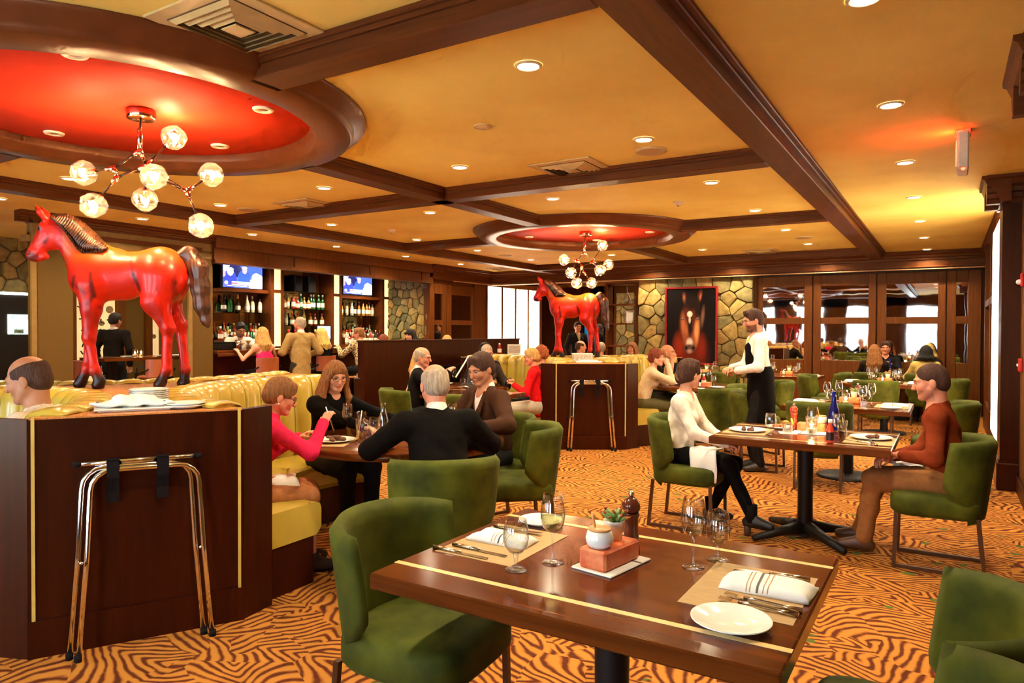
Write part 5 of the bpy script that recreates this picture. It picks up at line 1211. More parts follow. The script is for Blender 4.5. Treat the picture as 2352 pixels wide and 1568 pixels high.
vase = lathe([(0, 0), (.05, 0), (.075, .05), (.08, .11), (.05, .19), (.022, .26), (.018, .36), (.024, .38), (.021, .38), (.015, .36), (.02, .26), (.045, .19), (.072, .11), (.07, .05), (.045, .01), (0, .01)], M_GLASS, 24)
T('vase', 'tall clear glass vase on the top shelf of the dark unit', 'vase', [('vessel', vase), ('stopper', MB().sphere((0, 0, .39), .022).mesh(M_GLASS))], (-6.25, 15.12, 2.136)); T('vase', 'short clear glass vase beside the tall one on the dark unit', 'vase', [('vessel', lathe([(0, 0), (.05, 0), (.07, .06), (.04, .12), (.02, .16), (.018, .16), (.036, .12), (.064, .06), (.044, .01), (0, .01)], M_GLASS, 20)), ('rim', lathe([(.018, .155), (.026, .165), (.02, .166)], M_GLASS, 20))], (-6.08, 15.14, 2.136))
T('urn', 'square pale silver urn on the middle shelf of the dark unit', 'urn', [('body', MB().lathe([(0, 0), (.09, 0), (.11, .05), (.115, .22), (.125, .27), (.10, .27), (0, .25)], 4).mesh(mat('silvery_white', (.8, .72, .62), rough=.25, metal=.4), smooth=False)), ('rim', lathe([(.09, .265), (.128, .275), (.10, .28)], M_CHROME, 16))], (-6.22, 15.12, 1.696))
T('fire_alarm', 'red fire alarm box on the right wall', 'fire alarm', [('box', box(-.03, -.06, -.06, 0, .06, .06, mat('alarm_red', (.6, .02, .02), rough=.35), .006)), ('lever', box(-.04, -.04, -.012, -.03, .04, .012, M_WHITEP, .003))], (.58, 7.93, 1.2))
T('wall_strobe', 'small red and white strobe on the right wall', 'alarm light', [('plate', box(-.02, -.04, -.06, 0, .04, .06, MATS['alarm_red'], .005)), ('lens', MB().sphere((-.03, 0, -.02), .025).mesh(M_WHITEP))], (.58, 7.95, 1.98))
# ================================================================== BAR
BX = -11.35
T('bar_counter', 'long dark wood bar counter with guests along it', 'bar', [('front', box(-10.3, 7.0, 0, -9.85, 12.1, 1.12, M_PANEL)), ('counter_top', box(-10.42, 6.96, 1.12, -9.7, 12.15, 1.175, M_TABLEY, .01)), ('nosing', box(-9.71, 6.96, 1.08, -9.68, 12.15, 1.13, M_BEAMY, .006)), ('foot_rail', MB().tube([(-9.68, 7.0, .2), (-9.68, 12.1, .2)], .02).mesh(M_BRASS))], (0, 0, 0))
bb = T('back_bar', 'back bar with mirrored bays, frames and glass shelves', 'back bar', [('cabinet', box(BX - .05, 8.05, 0, BX + .5, 12.38, 1.16, M_PANEL)), ('counter', box(BX - .05, 8.05, 1.16, BX + .52, 12.38, 1.2, M_TABLEY, .006)), ('riser_step', box(BX, 8.06, 1.2, BX + .24, 12.37, 1.32, M_BEAMY)),
   ('mirror', box(BX - .04, 8.05, 1.2, BX - .02, 12.38, 2.72, M_MIRROR2))], (0, 0, 0))
M_AMBERP = mat('glowing_cream_pilaster', (.9, .62, .25), rough=.4, emit=.8)
SCALE = .962
def by(y): return y * SCALE
cols = [(9.49, 9.65), (11.10, 11.26), (12.72, 12.88)]
for y0, y1 in cols:
    y0, y1 = by(y0), by(y1)
    link('frame_post', box(BX, y0 - .09, 1.1, BX + .36, y0 - .01, 2.72, M_BEAMY), bb); link('frame_post', box(BX, y1 + .01, 1.1, BX + .36, y1 + .07, 2.72, M_BEAMY), bb)
    link('lit_pilaster', box(BX, y0 - .01, 1.1, BX + .33, y1 + .01, 2.22, M_AMBERP), bb); link('lit_pilaster', box(BX, y0 - .01, 2.28, BX + .33, y1 + .01, 2.72, M_AMBERP), bb)
    link('cross_block', box(BX, y0 - .02, 2.22, BX + .35, y1 + .02, 2.28, M_BEAMY), bb)
bays = [(by(8.37), by(9.40)), (by(9.74), by(11.01)), (by(11.35), by(12.63))]
link('tv_ledge', box(BX, bays[0][0], 2.2, BX + .3, bays[0][1], 2.26, M_BEAMY), bb); link('tv_ledge', box(BX, bays[2][0], 2.2, BX + .3, bays[2][1], 2.26, M_BEAMY), bb)
SHELF = [(0, 1.83), (1, 2.27), (1, 1.93), (1, 1.605), (2, 1.83)]
for b_, z in SHELF: link('glass_shelf', box(BX + .02, bays[b_][0], z - .012, BX + .3, bays[b_][1], z, M_SHELFGL), bb)
for b_ in range(3):
    y0, y1 = bays[b_]
    link('back_panel', box(BX - .02, y1 - .42, 1.1, BX - .01, y1, 2.7, M_DOOR), bb); link('mullion', box(BX - .01, y1 - .22, 1.1, BX + .01, y1 - .17, 2.7, M_BEAMY), bb)
# televisions: a sports broadcast with two seated players and a white score banner
def tv_fn(u, v):
    col = np.tile(np.array([.05, .08, .55]), (len(u), 1))
    def el(cx, cy, rx_, ry_, c):
        d = ((u - cx) / rx_) ** 2 + ((v - cy) / ry_) ** 2; col[d < 1] = c
    def rc(a, b_, c_, d_, c): col[(u > a) & (u < b_) & (v > c_) & (v < d_)] = c
    rc(0, .25, .55, 1, (.35, .4, .8)); rc(.55, 1, .45, 1, (.03, .06, .6)); el(.3, .75, .18, .3, (.01, .01, .05)); el(.84, .42, .12, .28, (.85, .75, .9)); el(.93, .35, .12, .28, (.75, .7, .9)); el(.78, .2, .2, .2, (.5, .55, .9))
    el(.17, .35, .17, .42, (.02, .03, .2)); el(.18, .68, .075, .17, (.55, .35, .4)); el(.17, .78, .085, .10, (.75, .78, .95)); el(.02, .6, .05, .16, (.3, .16, .18))
    el(.53, .42, .16, .4, (.02, .05, .35)); el(.54, .78, .06, .15, (.30, .18, .2)); el(.54, .9, .062, .06, (.75, .8, .95)); el(.08, .2, .04, .07, (.8, .8, .95))
    rc(.22, .72, .12, .26, (.95, .93, .95)); rc(.22, .38, .16, .22, (.75, .05, .08)); rc(0, .72, .03, .12, (.06, .06, .25)); rc(.66, 1, .0, .1, (.95, .95, 1)); rc(.4, .62, .19, .21, (.2, .2, .3)); rc(.1, .6, .06, .085, (.7, .7, .85))
    return col
M_TV = vcol('tv_picture', rough=.2, emit=1.7)
for (y0, y1, z0, z1), l in (((8.37, 9.30, 2.27, 2.70), 'television on the left of the bar showing seated players'), ((11.46, 12.42, 2.29, 2.69), 'television on the right of the bar showing seated players')):
    y0, y1 = by(y0), by(y1); w_ = y1 - y0
    T('television', l, 'television', [('case', box(0, 0, -.03, .05, w_, z1 - z0 + .03, M_BLACK, .006)), ('screen', paint_grid(72, 44, w_ - .04, z1 - z0 - .02, tv_fn, M_TV), (.053, .02, .01), (0, 0, PI / 2)), ('bracket', box(-.1, w_ / 2 - .1, .1, 0, w_ / 2 + .1, .3, M_BLACK))], (BX + .2, y0, z0), 0, 'bar televisions')
# bottles
BM = {'green': mat('green_bottle', (.012, .10, .02), rough=.08, coat=.5), 'amber': mat('amber_spirit', (.34, .10, .015), rough=.08, coat=.5), 'clear': mat('clear_spirit', (.55, .50, .36), rough=.08, coat=.5), 'dark': mat('dark_bottle', (.02, .009, .006), rough=.08, coat=.5), 'red': mat('red_bottle', (.35, .03, .012), rough=.1, coat=.5), 'gold': mat('gold_spirit', (.50, .27, .05), rough=.08, coat=.5)}
CAPM = {'red': mat('red_wax', (.55, .015, .012), rough=.4), 'black': M_BLACK, 'white': M_WHITEP, 'gold': M_GOLD}
SH = {'tall': ([(0, 0), (.036, 0), (.038, .008), (.038, .17), (.03, .20), (.015, .225), (.013, .285), (0, .285)], .037, .05, .14, .016, .27, .31), 'square': ([(0, 0), (.043, 0), (.045, .008), (.045, .13), (.04, .15), (.016, .175), (.014, .215), (0, .215)], .045, .03, .11, .018, .20, .245), 'champ': ([(0, 0), (.042, 0), (.044, .01), (.044, .14), (.03, .2), (.016, .25), (.015, .30), (0, .30)], .044, .05, .12, .018, .25, .32)}
BC = {}
def bottle(x, y, z, colr, shape, capc, where, lab=True):
    key = (colr, shape, capc, lab)
    if key not in BC:
        pr, lr, l0, l1, cr_, c0, c1 = SH[shape]; BC[key] = bottle_parts(pr, BM[colr], (cr_, c0, c1, CAPM[capc]), (lr + .0015, l0, l1, M_LAB) if lab else None)
    nm = {'tall': 'slim', 'square': 'squat', 'champ': 'sloping'}[shape]
    T('bottle', '%s %s bottle with %s cap %s' % (nm, {'gold': 'golden'}.get(colr, colr), capc, where), 'bottle', BC[key], (x, y, z + .001), random.uniform(0, 6), 'bottles ' + where)
def row(b_, z, spec, where, x=.16, jit=.04):
    y0, y1 = bays[b_]; n = len(spec)
    for i, (c_, s_, k_) in enumerate(spec): bottle(BX + x + random.uniform(-jit, jit), y0 + .08 + (y1 - y0 - .16) * i / max(1, n - 1), z, c_, s_, k_, where, c_ != 'green' or s_ != 'champ')
R = random.Random(11)
def mixrow(n, cs, ss=('tall', 'square', 'tall'), ks=('black', 'red', 'gold', 'white')): return [(R.choice(cs), R.choice(ss), R.choice(ks)) for _ in range(n)]
row(1, 1.93, [('clear', 'tall', 'black'), ('amber', 'square', 'black'), ('gold', 'tall', 'gold'), ('red', 'tall', 'red'), ('red', 'square', 'red'), ('green', 'tall', 'white'), ('amber', 'square', 'gold'), ('amber', 'square', 'black'), ('green', 'tall', 'white'), ('green', 'tall', 'white'), ('green', 'tall', 'white'), ('green', 'tall', 'white')], 'on the upper shelf of the middle bar bay')
row(1, 1.605, [('clear', 'square', 'red'), ('clear', 'tall', 'red'), ('amber', 'square', 'red'), ('amber', 'square', 'red'), ('gold', 'tall', 'white'), ('amber', 'square', 'red'), ('red', 'square', 'red'), ('amber', 'square', 'red')], 'on the lower shelf of the middle bar bay')
row(0, 1.83, [('dark', 'champ', 'black'), ('green', 'champ', 'black'), ('dark', 'champ', 'gold'), ('clear', 'champ', 'white'), ('clear', 'tall', 'white'), ('clear', 'tall', 'black')], 'on the shelf under the left television')
row(2, 1.83, mixrow(10, ('amber', 'clear', 'dark', 'gold')), 'on the shelf under the right television')
for k, x in enumerate((.12, .38)):
    row(0, 1.32 if k == 0 else 1.2, mixrow(13, ('green', 'dark', 'clear', 'red', 'amber', 'gold')), 'in the %s row of the left back counter' % ('rear' if k == 0 else 'front'), x, .02)
    row(2, 1.32 if k == 0 else 1.2, mixrow(13, ('dark', 'clear', 'amber', 'red', 'green')), 'in the %s row of the right back counter' % ('rear' if k == 0 else 'front'), x, .02)
row(1, 1.2, mixrow(7, ('dark', 'red', 'amber'), ('tall', 'champ')), 'on the middle back counter', .36, .02)
for i, y in enumerate((9.72, 10.08)): T('loudspeaker', 'black upright loudspeaker on the top bar shelf, %s one' % ('left' if i == 0 else 'right'), 'loudspeaker', [('cabinet', box(0, 0, 0, .2, .2, .34, M_BLACK, .01)), ('grille', box(.2, .015, .015, .206, .185, .325, M_STRAP))], (BX + .05, y, 2.271), 0, 'bar loudspeakers')
T('till_screen', 'lit blue-white till screen on the back counter behind the tan jacket', 'screen', [('case', box(0, 0, .12, .03, .3, .40, M_BLACK, .006)), ('display', box(.03, .015, .135, .034, .285, .385, emitm('till_blue', (.35, .72, 1), 1.5))), ('stand', box(-.05, .1, 0, .08, .2, .13, M_BLACK, .01))], (BX + .34, by(10.6), 1.201), -.4)
T('coffee_urn', 'black rounded dispenser at the end of the bar by the stone wall', 'dispenser', [('body', lathe([(0, 0), (.10, 0), (.11, .05), (.10, .28), (.07, .34), (0, .345)], M_BLACK, 28)), ('panel', box(.09, -.04, .12, .105, .04, .2, M_LEG))], (-9.95, 11.95, 1.176))
T('bar_tray', 'black ice tray on the left end of the bar', 'tray', [('bin', box(-.1, -.25, 0, .1, .25, .12, M_BLACK, .008)), ('rim', MB().box(-.11, -.26, .115, .11, .26, .13, .004).mesh(M_STRAP))], (-10.15, 7.35, 1.176))
for i, (y, c_, l) in enumerate(((7.72, (.85, .22, .08), 'orange cocktail in a stemmed glass on the bar'), (8.6, (.75, .62, .3), 'pale cocktail glass beside the tan jacket'), (9.5, (.4, .06, .02), 'dark red drink by the leopard coat'))):
    T('cocktail_glass', l, 'glass', [('bowl', lathe([(.004, .09), (.05, .15), (.049, .15), (.0, .093)], M_GLASS, 20), None, None, [('drink', lathe([(0, .097), (.042, .142), (0, .142)], mat('cocktail_%d' % i, c_, rough=.1), 18))]), ('stem', lathe([(0, 0), (.033, 0), (.006, .006), (.004, .09), (0, .092)], M_GLASS, 16))], (-9.95, y, 1.1755), 0, 'cocktails on the bar')
for i, y in enumerate((7.55, 7.98)): T('shaker', 'steel cocktail shaker on the bar, %s of the bartender' % ('left' if i == 0 else 'right'), 'shaker', [('cup', lathe([(0, 0), (.035, 0), (.045, .16), (.043, .16), (0, .02)], M_CHROME, 20)), ('rim', lathe([(.043, .157), (.047, .161), (.043, .164)], M_CHROME, 20))], (-10.0, y, 1.1755), 0, 'cocktail shakers')
# orange leather stools
M_ORANGE = mat('orange_leather', (.36, .085, .022), rough=.4, var=.12)
def stool_parts(seat_h):
    back = []; V = []; F = []; n = 14
    for z in (seat_h + .08, seat_h + .10, seat_h + .32, seat_h + .34):
        for i in range(n + 1):
            a = math.radians(-62 + 124 * i / n); e = .0 if z in (seat_h + .10, seat_h + .32) else -.012
            V.append(((.25) * math.sin(a), -.25 * math.cos(a) + .03, z))
        for i in range(n + 1):
            a = math.radians(-62 + 124 * i / n); V.append((.215 * math.sin(a), -.215 * math.cos(a) + .03, z))
    m = n + 1
    for j in range(3):
        for i in range(n):
            a = j * 2 * m + i; F.append((a, a + 1, a + 2 * m + 1, a + 2 * m)); b_ = a + m; F.append((b_ + 2 * m, b_ + 2 * m + 1, b_ + 1, b_))
    for i in range(n): F.append((i + 1, i, m + i, m + i + 1)); q = 6 * m + i; F.append((q, q + 1, q + m + 1, q + m))
    for j in range(3):
        q = j * 2 * m; F.append((q, q + 2 * m, q + 3 * m, q + m)); F.append((q + n, q + m + n, q + 3 * m + n, q + 2 * m + n))
    p = [('seat', MB().box(-.21, -.2, seat_h - .06, .21, .22, seat_h, .025).mesh(M_ORANGE)), ('backrest', mesh_from(V, F, M_ORANGE))]
    for sx in (-1, 1):
        for sy in (-1, 1): p.append(('leg', MB().tube([(sx * .2, sy * .2, 0), (sx * .18, sy * .18, seat_h - .05)], .014, 8).mesh(M_BLACK)))
        p.append(('arm', MB().tube([(sx * .22, .16, seat_h - .04), (sx * .24, .14, seat_h + .13), (sx * .24, -.05, seat_h + .15), (sx * .21, -.14, seat_h + .2)], .013, 8).mesh(M_BLACK)))
    p.append(('foot_rest', MB().tube([(-.19, .19, .28), (.19, .19, .28)], .01, 8).mesh(M_BLACK)))
    return p
ST = stool_parts(.72)
for x, y, f_, l in ((-9.35, 7.55, 180, 'orange leather stool under the woman in the pink halter top'), (-9.3, 8.75, 180, 'orange leather stool under the woman in black at the bar'), (-9.2, 9.75, 190, 'orange leather stool under the leopard coat'),
                    (-10.35, 5.35, 75, 'orange leather stool right of the lounge high table'), (-11.7, 5.6, 20, 'orange leather stool behind the walking man'), (-11.6, 7.1, -60, 'orange leather stool on the far side of the lounge table'), (-10.1, 6.2, 180, 'orange leather stool half behind the horse legs'), (-10.3, 7.35, 200, 'orange leather stool nearest the right tan column')):
    T('bar_stool', l, 'stool', ST, (x, y, 0), math.radians(f_ - 90), 'orange leather stools')
T('high_table', 'dark high table with candle in the lounge behind the horse', 'table', [('tabletop', box(-.35, -.75, 1.03, .35, .75, 1.08, M_TABLEY, .005)), ('post', box(-.06, -.5, 0, .06, -.4, 1.03, M_BLACK)), ('post', box(-.06, .4, 0, .06, .5, 1.03, M_BLACK)), ('base', box(-.25, -.6, 0, .25, .6, .03, M_BLACK, .01))] + [('inlay_strip', box(-.35, y - .01, 1.0803, .35, y + .01, 1.081, M_INLAY)) for y in (-.4, 0, .4)], (-10.75, 6.35, 0), 0)
candle(-10.75, 6.25, 'lit candle in a glass on the lounge high table', 1.081); candle(-10.8, 6.38, 'second lit candle on the lounge high table', 1.081)
for i, y in enumerate((6.05, 6.6, 6.85)): plate(-10.6, y, 'white plate on the lounge high table, %s from the left' % ORD[i], .10, 1.081)
# ================================================================== PEOPLE
def rotm(yaw=0., pitch=0., roll=0.):
    """head frame: columns right(x) forward(y) up(z); yaw turns left, pitch nods down, degrees"""
    y, p, r = (math.radians(v) for v in (yaw, pitch, roll))
    Rz = np.array([[math.cos(y), -math.sin(y), 0], [math.sin(y), math.cos(y), 0], [0, 0, 1]])
    Rx = np.array([[1, 0, 0], [0, math.cos(-p), -math.sin(-p)], [0, math.sin(-p), math.cos(-p)]])
    Ry = np.array([[math.cos(r), 0, math.sin(r)], [0, 1, 0], [-math.sin(r), 0, math.cos(r)]])
    return Rz @ Rx @ Ry
def nrm(v): v = np.asarray(v, float); return v / (np.linalg.norm(v) + 1e-9)
def ik(S, Tt, l1, l2, hint):
    S = np.asarray(S, float); Tt = np.asarray(Tt, float); d = Tt - S; L = np.linalg.norm(d); L = min(L, (l1 + l2) * .995); d = nrm(d); Tt = S + d * L
    a = (l1 * l1 - l2 * l2 + L * L) / (2 * L); h = math.sqrt(max(0, l1 * l1 - a * a)); hv = np.asarray(hint, float); hv = nrm(hv - d * (hv @ d))
    return S + d * a + hv * h, Tt
SKINS = {'fair': (.72, .34, .20), 'pink': (.72, .28, .16), 'tan': (.52, .22, .11), 'olive': (.50, .24, .13), 'brown': (.22, .085, .045)}
M_SKIN = vcol('skin', rough=.5, spec=.35)
M_EYE = vcol('eyeball', rough=.1)
M_SPEC = mat('spectacle_wire', (.10, .05, .03), rough=.25, metal=.8)
M_LENSG = glassm('spectacle_glass', (.97, .97, .97), .2)
def hairm(name, c):
    c2 = tuple(min(1, x * 2.1 + .01) for x in c)
    return mat('hair_' + name, c, rough=.5, spec=.22, scale=26, stretch=(3, 3, .35), col2=c2, bump=.6, bscale=70)
HC = {'brown': (.045, .016, .007), 'dark': (.014, .006, .004), 'black': (.008, .005, .004), 'blond': (.42, .22, .06), 'pale': (.62, .36, .10), 'grey': (.30, .22, .15), 'auburn': (.16, .030, .010), 'ginger': (.30, .075, .022), 'light_brown': (.20, .075, .020)}
def add_head(s, Hc, R, sc_, male, k=.012):
    """prims of head and ears in the head frame"""
    def P(x, y, z): return Hc + R @ (np.array((x, y, z)) * sc_)
    def E(c, r, k_=None): s.ell(P(*c), np.array(r) * sc_, R, k if k_ is None else k_)
    def K(a, b, ra, rb, k_=None, sub=False): s.cap(P(*a), P(*b), ra * sc_, rb * sc_, k if k_ is None else k_, None, sub)
    E((0, -.012, .035), (.074, .093, .085)); E((0, .018, -.02), (.062, .074, .078), .03)
    jw = .05 if male else .043
    for sx in (-1, 1):
        K((sx * .052, .005, -.045), (sx * .018, .062, -.088), .022, .019, .025)          # jaw line
        E((sx * .036, .062, -.018), (.026, .022, .026), .02)                              # cheek
        K((sx * .012, .086, .030), (sx * .048, .068, .028), .011, .010, .012)             # brow ridge
        s.ell(P(sx * .031, .092, .010), np.array((.017, .014, .011)) * sc_, R, .010 * sc_, True)
        s.ell(P(sx * .077, -.008, -.008), np.array((.010, .020, .031)) * sc_, R, .006)    # ear
    K((0, .085, .022), (0, .108, -.022), .008, .0125, .010); E((0, .104, -.026), (.016, .010, .008), .006)
    K((-.018, .084, -.052), (.018, .084, -.052), .008, .008, .008); K((-.013, .083, -.061), (.013, .083, -.061), .0075, .0075, .006)
    s.cap(P(-.016, .094, -.0565), P(.016, .094, -.0565), .0022 * sc_, .0022 * sc_, .003, None, True)
    E((0, .074, -.088), (.022, .018, .016), .018)
def head_paint(V, Hc, R, sc_, skin, brow, beard=0., lip=(.50, .10, .07), glow=.0):
    q = ((V - Hc) @ R) / sc_; x, y, z = q.T; base = np.array(skin); col = np.tile(base, (len(V), 1))
    def m(w, c): w = np.clip(w, 0, 1)[:, None]; col[:] = col * (1 - w) + np.array(c) * w
    inh = (np.abs(x) < .1) & (np.abs(y) < .13) & (z > -.12) & (z < .13)
    f = lambda d, r: np.clip(1.6 - d / r * 1.2, 0, 1) * inh
    m(.2 * f(np.sqrt((np.abs(x) - .042) ** 2 + (y - .07) ** 2 + (z + .025) ** 2), .03), base * np.array((1.1, .72, .68)))
    m(.2 * f(np.sqrt(x ** 2 + (y - .11) ** 2 + (z + .022) ** 2), .022), base * np.array((1.08, .72, .68)))
    if beard: m(beard * ((z < -.03) & (y > .0) & inh) * np.clip((-.03 - z) / .015, 0, 1) * (1 - f(np.sqrt((x / 1.6) ** 2 + (y - .09) ** 2 + (z + .057) ** 2), .013)), brow)
    m(.85 * f(np.sqrt((x * .55) ** 2 + (y - .088) ** 2 * .3 + ((z + .0565) * 1.5) ** 2), .012), lip)
    m(.85 * f(np.sqrt(((np.abs(x) - .031) / 2.4) ** 2 + ((z - .030 + (np.abs(x) - .03) ** 2 * 6) * 1.3) ** 2 + np.maximum(0, .05 - y) ** 2), .0068), brow)
    e = np.sqrt(((np.abs(x) - .031) / 1.7) ** 2 + ((z - .0095) / .85) ** 2 + np.maximum(0, .05 - y) ** 2)
    m(.8 * f(e, .0085), np.array(skin) * .28)
    return col
def hand(s, W, d, n, curl=.5, sc_=1., side=1, spread=.0):
    """palm + four fingers + thumb; d = direction of the fingers, n = back-of-hand normal"""
    d = nrm(d); n = nrm(np.asarray(n, float) - d * (np.asarray(n, float) @ d)); x = np.cross(d, n) * side
    W = np.asarray(W, float); P = lambda a, b, c: W + (d * a + x * b + n * c) * sc_
    s.cap(P(.012, -.012, 0), P(.075, -.022, 0), .020 * sc_, .017 * sc_, .012, (n, .62)); s.cap(P(.012, .012, 0), P(.072, .022, 0), .020 * sc_, .017 * sc_, .012, (n, .62))
    for i, (b, L) in enumerate(((.030, .066), (.010, .075), (-.010, .071), (-.028, .056))):
        p = P(.078 - .006 * (i in (0, 3)), b, 0); ang = 0.; L1 = L * .45, L * .30, L * .25
        for j in range(3):
            ang += curl * (.55, .75, .55)[j]; q = p + (d * math.cos(ang) - n * math.sin(ang) + x * (b * (2. + spread) if j == 0 else 0)) * L1[j] * sc_
            s.cap(p, q, (.0092, .0084, .0076)[j] * sc_, (.0084, .0076, .0066)[j] * sc_, .004); p = q
    p = P(.022, .022, -.004); q = P(.050, .048, -.014); r = P(.078, .052 - .02 * curl, -.026 - .012 * curl)
    s.cap(p, q, .0135 * sc_, .011 * sc_, .010); s.cap(q, r, .0105 * sc_, .008 * sc_, .004)
def person(label, loc, face, sit=None, s=1., lean=0., side=0., twist=0., head=(0, 0, 0), hands=None, feet=None, knees=.10, top='shirt', topc=(.8, .8, .8), topm=None, bottom='trousers', botc=(.02, .02, .02), shoec=(.02, .01, .008),
           skin='fair', hair='short', hairc='brown', male=True, beard=0., glasses=False, belly=0., h=.011, sleeves=1., shirtc=None, extra=None, armhint=None, curl=(.6, .6), legs=True, hn=None, bust=None, fold=1., props=None, cat='person', slip=0., jh=None, longhair=.3):
    """a clothed figure; local frame: +y is where the body faces, origin on the floor under the pelvis"""
    R0 = rotm(twist); u = np.array((math.sin(math.radians(side)), math.sin(math.radians(lean)), math.cos(math.radians(lean)) * math.cos(math.radians(side)))); u = nrm(u)
    rv = R0 @ np.array((1., 0, 0)); fv = nrm(np.cross(u, rv))
    P = np.array((0, slip, (sit + .085 * s) if sit is not None else .92 * s)); W = P + (u * .5 + np.array((0, 0, .5))) * .13 * s; Ch = P + u * .33 * s; N = P + u * .485 * s; 
    Hc = N + (u * .6 + np.array((0, 0, .4))) * .155 * s + fv * .022 * s; HR = rotm(head[0] + twist, head[1], head[2]); hs = (1.0 if male else .95) * s ** .5
    sw = (.178 if male else .156) * s; Sh = [P + u * .425 * s + rv * sx * sw for sx in (-1, 1)]
    l1, l2 = .275 * s, .245 * s
    if hands is None: hands = [(-.24 * s, .05, P[2] - .06), (.24 * s, .05, P[2] - .06)]
    El = []; Wr = []
    for i in (0, 1):
        sx = (-1, 1)[i]; hint = armhint[i] if armhint else np.array((sx * .55, -.35, -.75)); e, w_ = ik(Sh[i], hands[i], l1, l2, hint); El.append(e); Wr.append(w_)
    hip = [P + np.array((sx * .085 * s, 0, -.02)) for sx in (-1, 1)]
    if feet is None:
        feet = [(sx * .11 * s, .42 * s if sit is not None else .03, .075) for sx in (-1, 1)]
    Kn = []; An = []
    for i in (0, 1):
        k, a = ik(hip[i], feet[i], .43 * s, .42 * s, (((-1, 1)[i]) * knees, 1, .6) if sit is not None else ((-1, 1)[i] * .05, 1, 0)); Kn.append(k); An.append(a)
    root = tag(link('person', None, None, loc, (0, 0, math.radians(face - 90))), label, cat)
    sk = np.array(SKINS[skin]); brow = np.array(HC[hairc]) if hairc in HC else np.array((.05, .02, .01))
    # ---- body: one skin surface
    b = SDF(.02)
    add_head(b, Hc, HR, hs, male)
    nr = (.056 if male else .047) * s; b.cap(N - u * .03, Hc + HR @ np.array((0, -.028, -.045)), nr, nr * .92, .025); b.cap(N - u * .1 * s, N - u * .02, .07 * s, .058 * s, .04)
    ar = 1. if male else .84
    hn_ = hn or [(0, 0, 1), (0, 0, 1)]
    for i in (0, 1):
        sx = (-1, 1)[i]
        b.cap(Sh[i], El[i], .046 * s * ar, .038 * s * ar, .03); b.cap(El[i], Wr[i], .038 * s * ar, .026 * s * ar, .02)
        d = nrm(Wr[i] - El[i])
        hand(b, Wr[i], d if curl[i] < 2 else d, hn_[i], min(curl[i], 1.4), .98 * s * (1 if male else .92), -sx)
        b.cap(hip[i], Kn[i], .075 * s, .055 * s, .03); b.cap(Kn[i], An[i], .052 * s, .034 * s, .03); b.cap(An[i], An[i] + np.array((0, .10, -.035)), .032 * s, .026 * s, .02)
    b.cap(P, W, .125 * s, .115 * s, .05, (fv, .75)); b.cap(W, Ch, .118 * s, .135 * s, .05, (fv, .66)); b.cap(Sh[0], Sh[1], .052 * s, .052 * s, .05)
    V, Q = b.build(h * .6)
    col = head_paint(V, Hc, HR, hs, sk, brow * .8 + .004, beard, (.50, .09, .07) if male else (.55, .05, .05))
    body = link('body', np_mesh(V, Q, M_SKIN, col), root)
    # eyes
    if h < .012:
        for sx in (-1, 1):
            em = MB().sphere((0, 0, 0), .0104 * hs, 14, 10); me = em.mesh(M_EYE); vv = np.array([v.co[:] for v in me.vertices]); yy = vv[:, 1] / (.0104 * hs)
            set_col(me, np.where(yy[:, None] > .93, (.01, .006, .004), np.where(yy[:, None] > .72, (.10, .05, .03), (.55, .45, .37))))
            o = link('eye', me, root, Hc + HR @ (np.array((sx * .031, .0748, .0085)) * hs)); o.rotation_euler = Matrix(HR.tolist()).to_euler()
    # ---- hair
    def HP(x, y, z): return Hc + HR @ (np.array((x, y, z)) * hs)
    hm_ = hairm(hairc, HC[hairc]) if hair else None
    if hair:
        q = SDF(.02); face_cut = lambda: (q.ell(HP(0, .112, -.050), np.array((.066, .068, .105)) * hs, HR, .02 * hs, True), q.ell(HP(0, .02, -.12), np.array((.09, .12, .075)) * hs, HR, .02 * hs, True))
        if hair in ('short', 'crop', 'slick', 'balding', 'bun', 'quiff', 'curly'):
            t_ = {'short': .010, 'crop': .0025, 'slick': .006, 'balding': .004, 'bun': .012, 'quiff': .007, 'curly': .014}[hair]
            q.ell(HP(0, -.014, .037), np.array((.075 + t_, .095 + t_, .086 + t_ * 1.2)) * hs, HR); q.ell(HP(0, -.045, -.01), np.array((.068 + t_, .062 + t_, .07)) * hs, HR)
            q.ell(HP(0, .115, -.030 if male else -.042), np.array((.067, .07, .113)) * hs, HR, .012 * hs, True); q.ell(HP(0, .045, -.115), np.array((.1, .13, .085)) * hs, HR, .012 * hs, True)
            for sx in (-1, 1): q.ell(HP(sx * .095, .035, -.03), np.array((.035, .045, .05)) * hs, HR, .01 * hs, True)
            if hair == 'crop': q.ell(HP(0, .125, .03), np.array((.075, .07, .06)) * hs, HR, .012 * hs, True)
            if hair == 'balding': q.ell(HP(0, .02, .115), np.array((.075, .125, .075)) * hs, HR, .015 * hs, True); q.ell(HP(0, .12, .05), np.array((.09, .08, .09)) * hs, HR, .015 * hs, True)
            if hair == 'quiff': q.cap(HP(-.04, .062, .098), HP(.045, .05, .10), .026 * hs, .022 * hs, .02)
            if hair == 'short': q.cap(HP(-.03, .055, .098), HP(.04, .05, .095), .02 * hs, .02 * hs, .02)
            if hair == 'bun': q.ell(HP(0, -.105, -.03), np.array((.045, .032, .055)) * hs, HR); q.ell(HP(0, .02, .105), np.array((.06, .07, .025)) * hs, HR)
            if hair == 'curly':
                r = random.Random(3)
                for _ in range(46):
                    a, e = r.uniform(-2.7, -.44) if r.random() < .75 else r.uniform(0, 6.28), r.uniform(-.5, 1.5); c, se = math.cos(e), math.sin(e)
                    if math.sin(a) * c > .55 and se < .75: continue
                    q.sph(HP(.084 * math.cos(a) * c, -.012 + .10 * math.sin(a) * c, .03 + .10 * se), .020 * hs, .01)
        else:   # long styles: cap plus locks falling to the given length
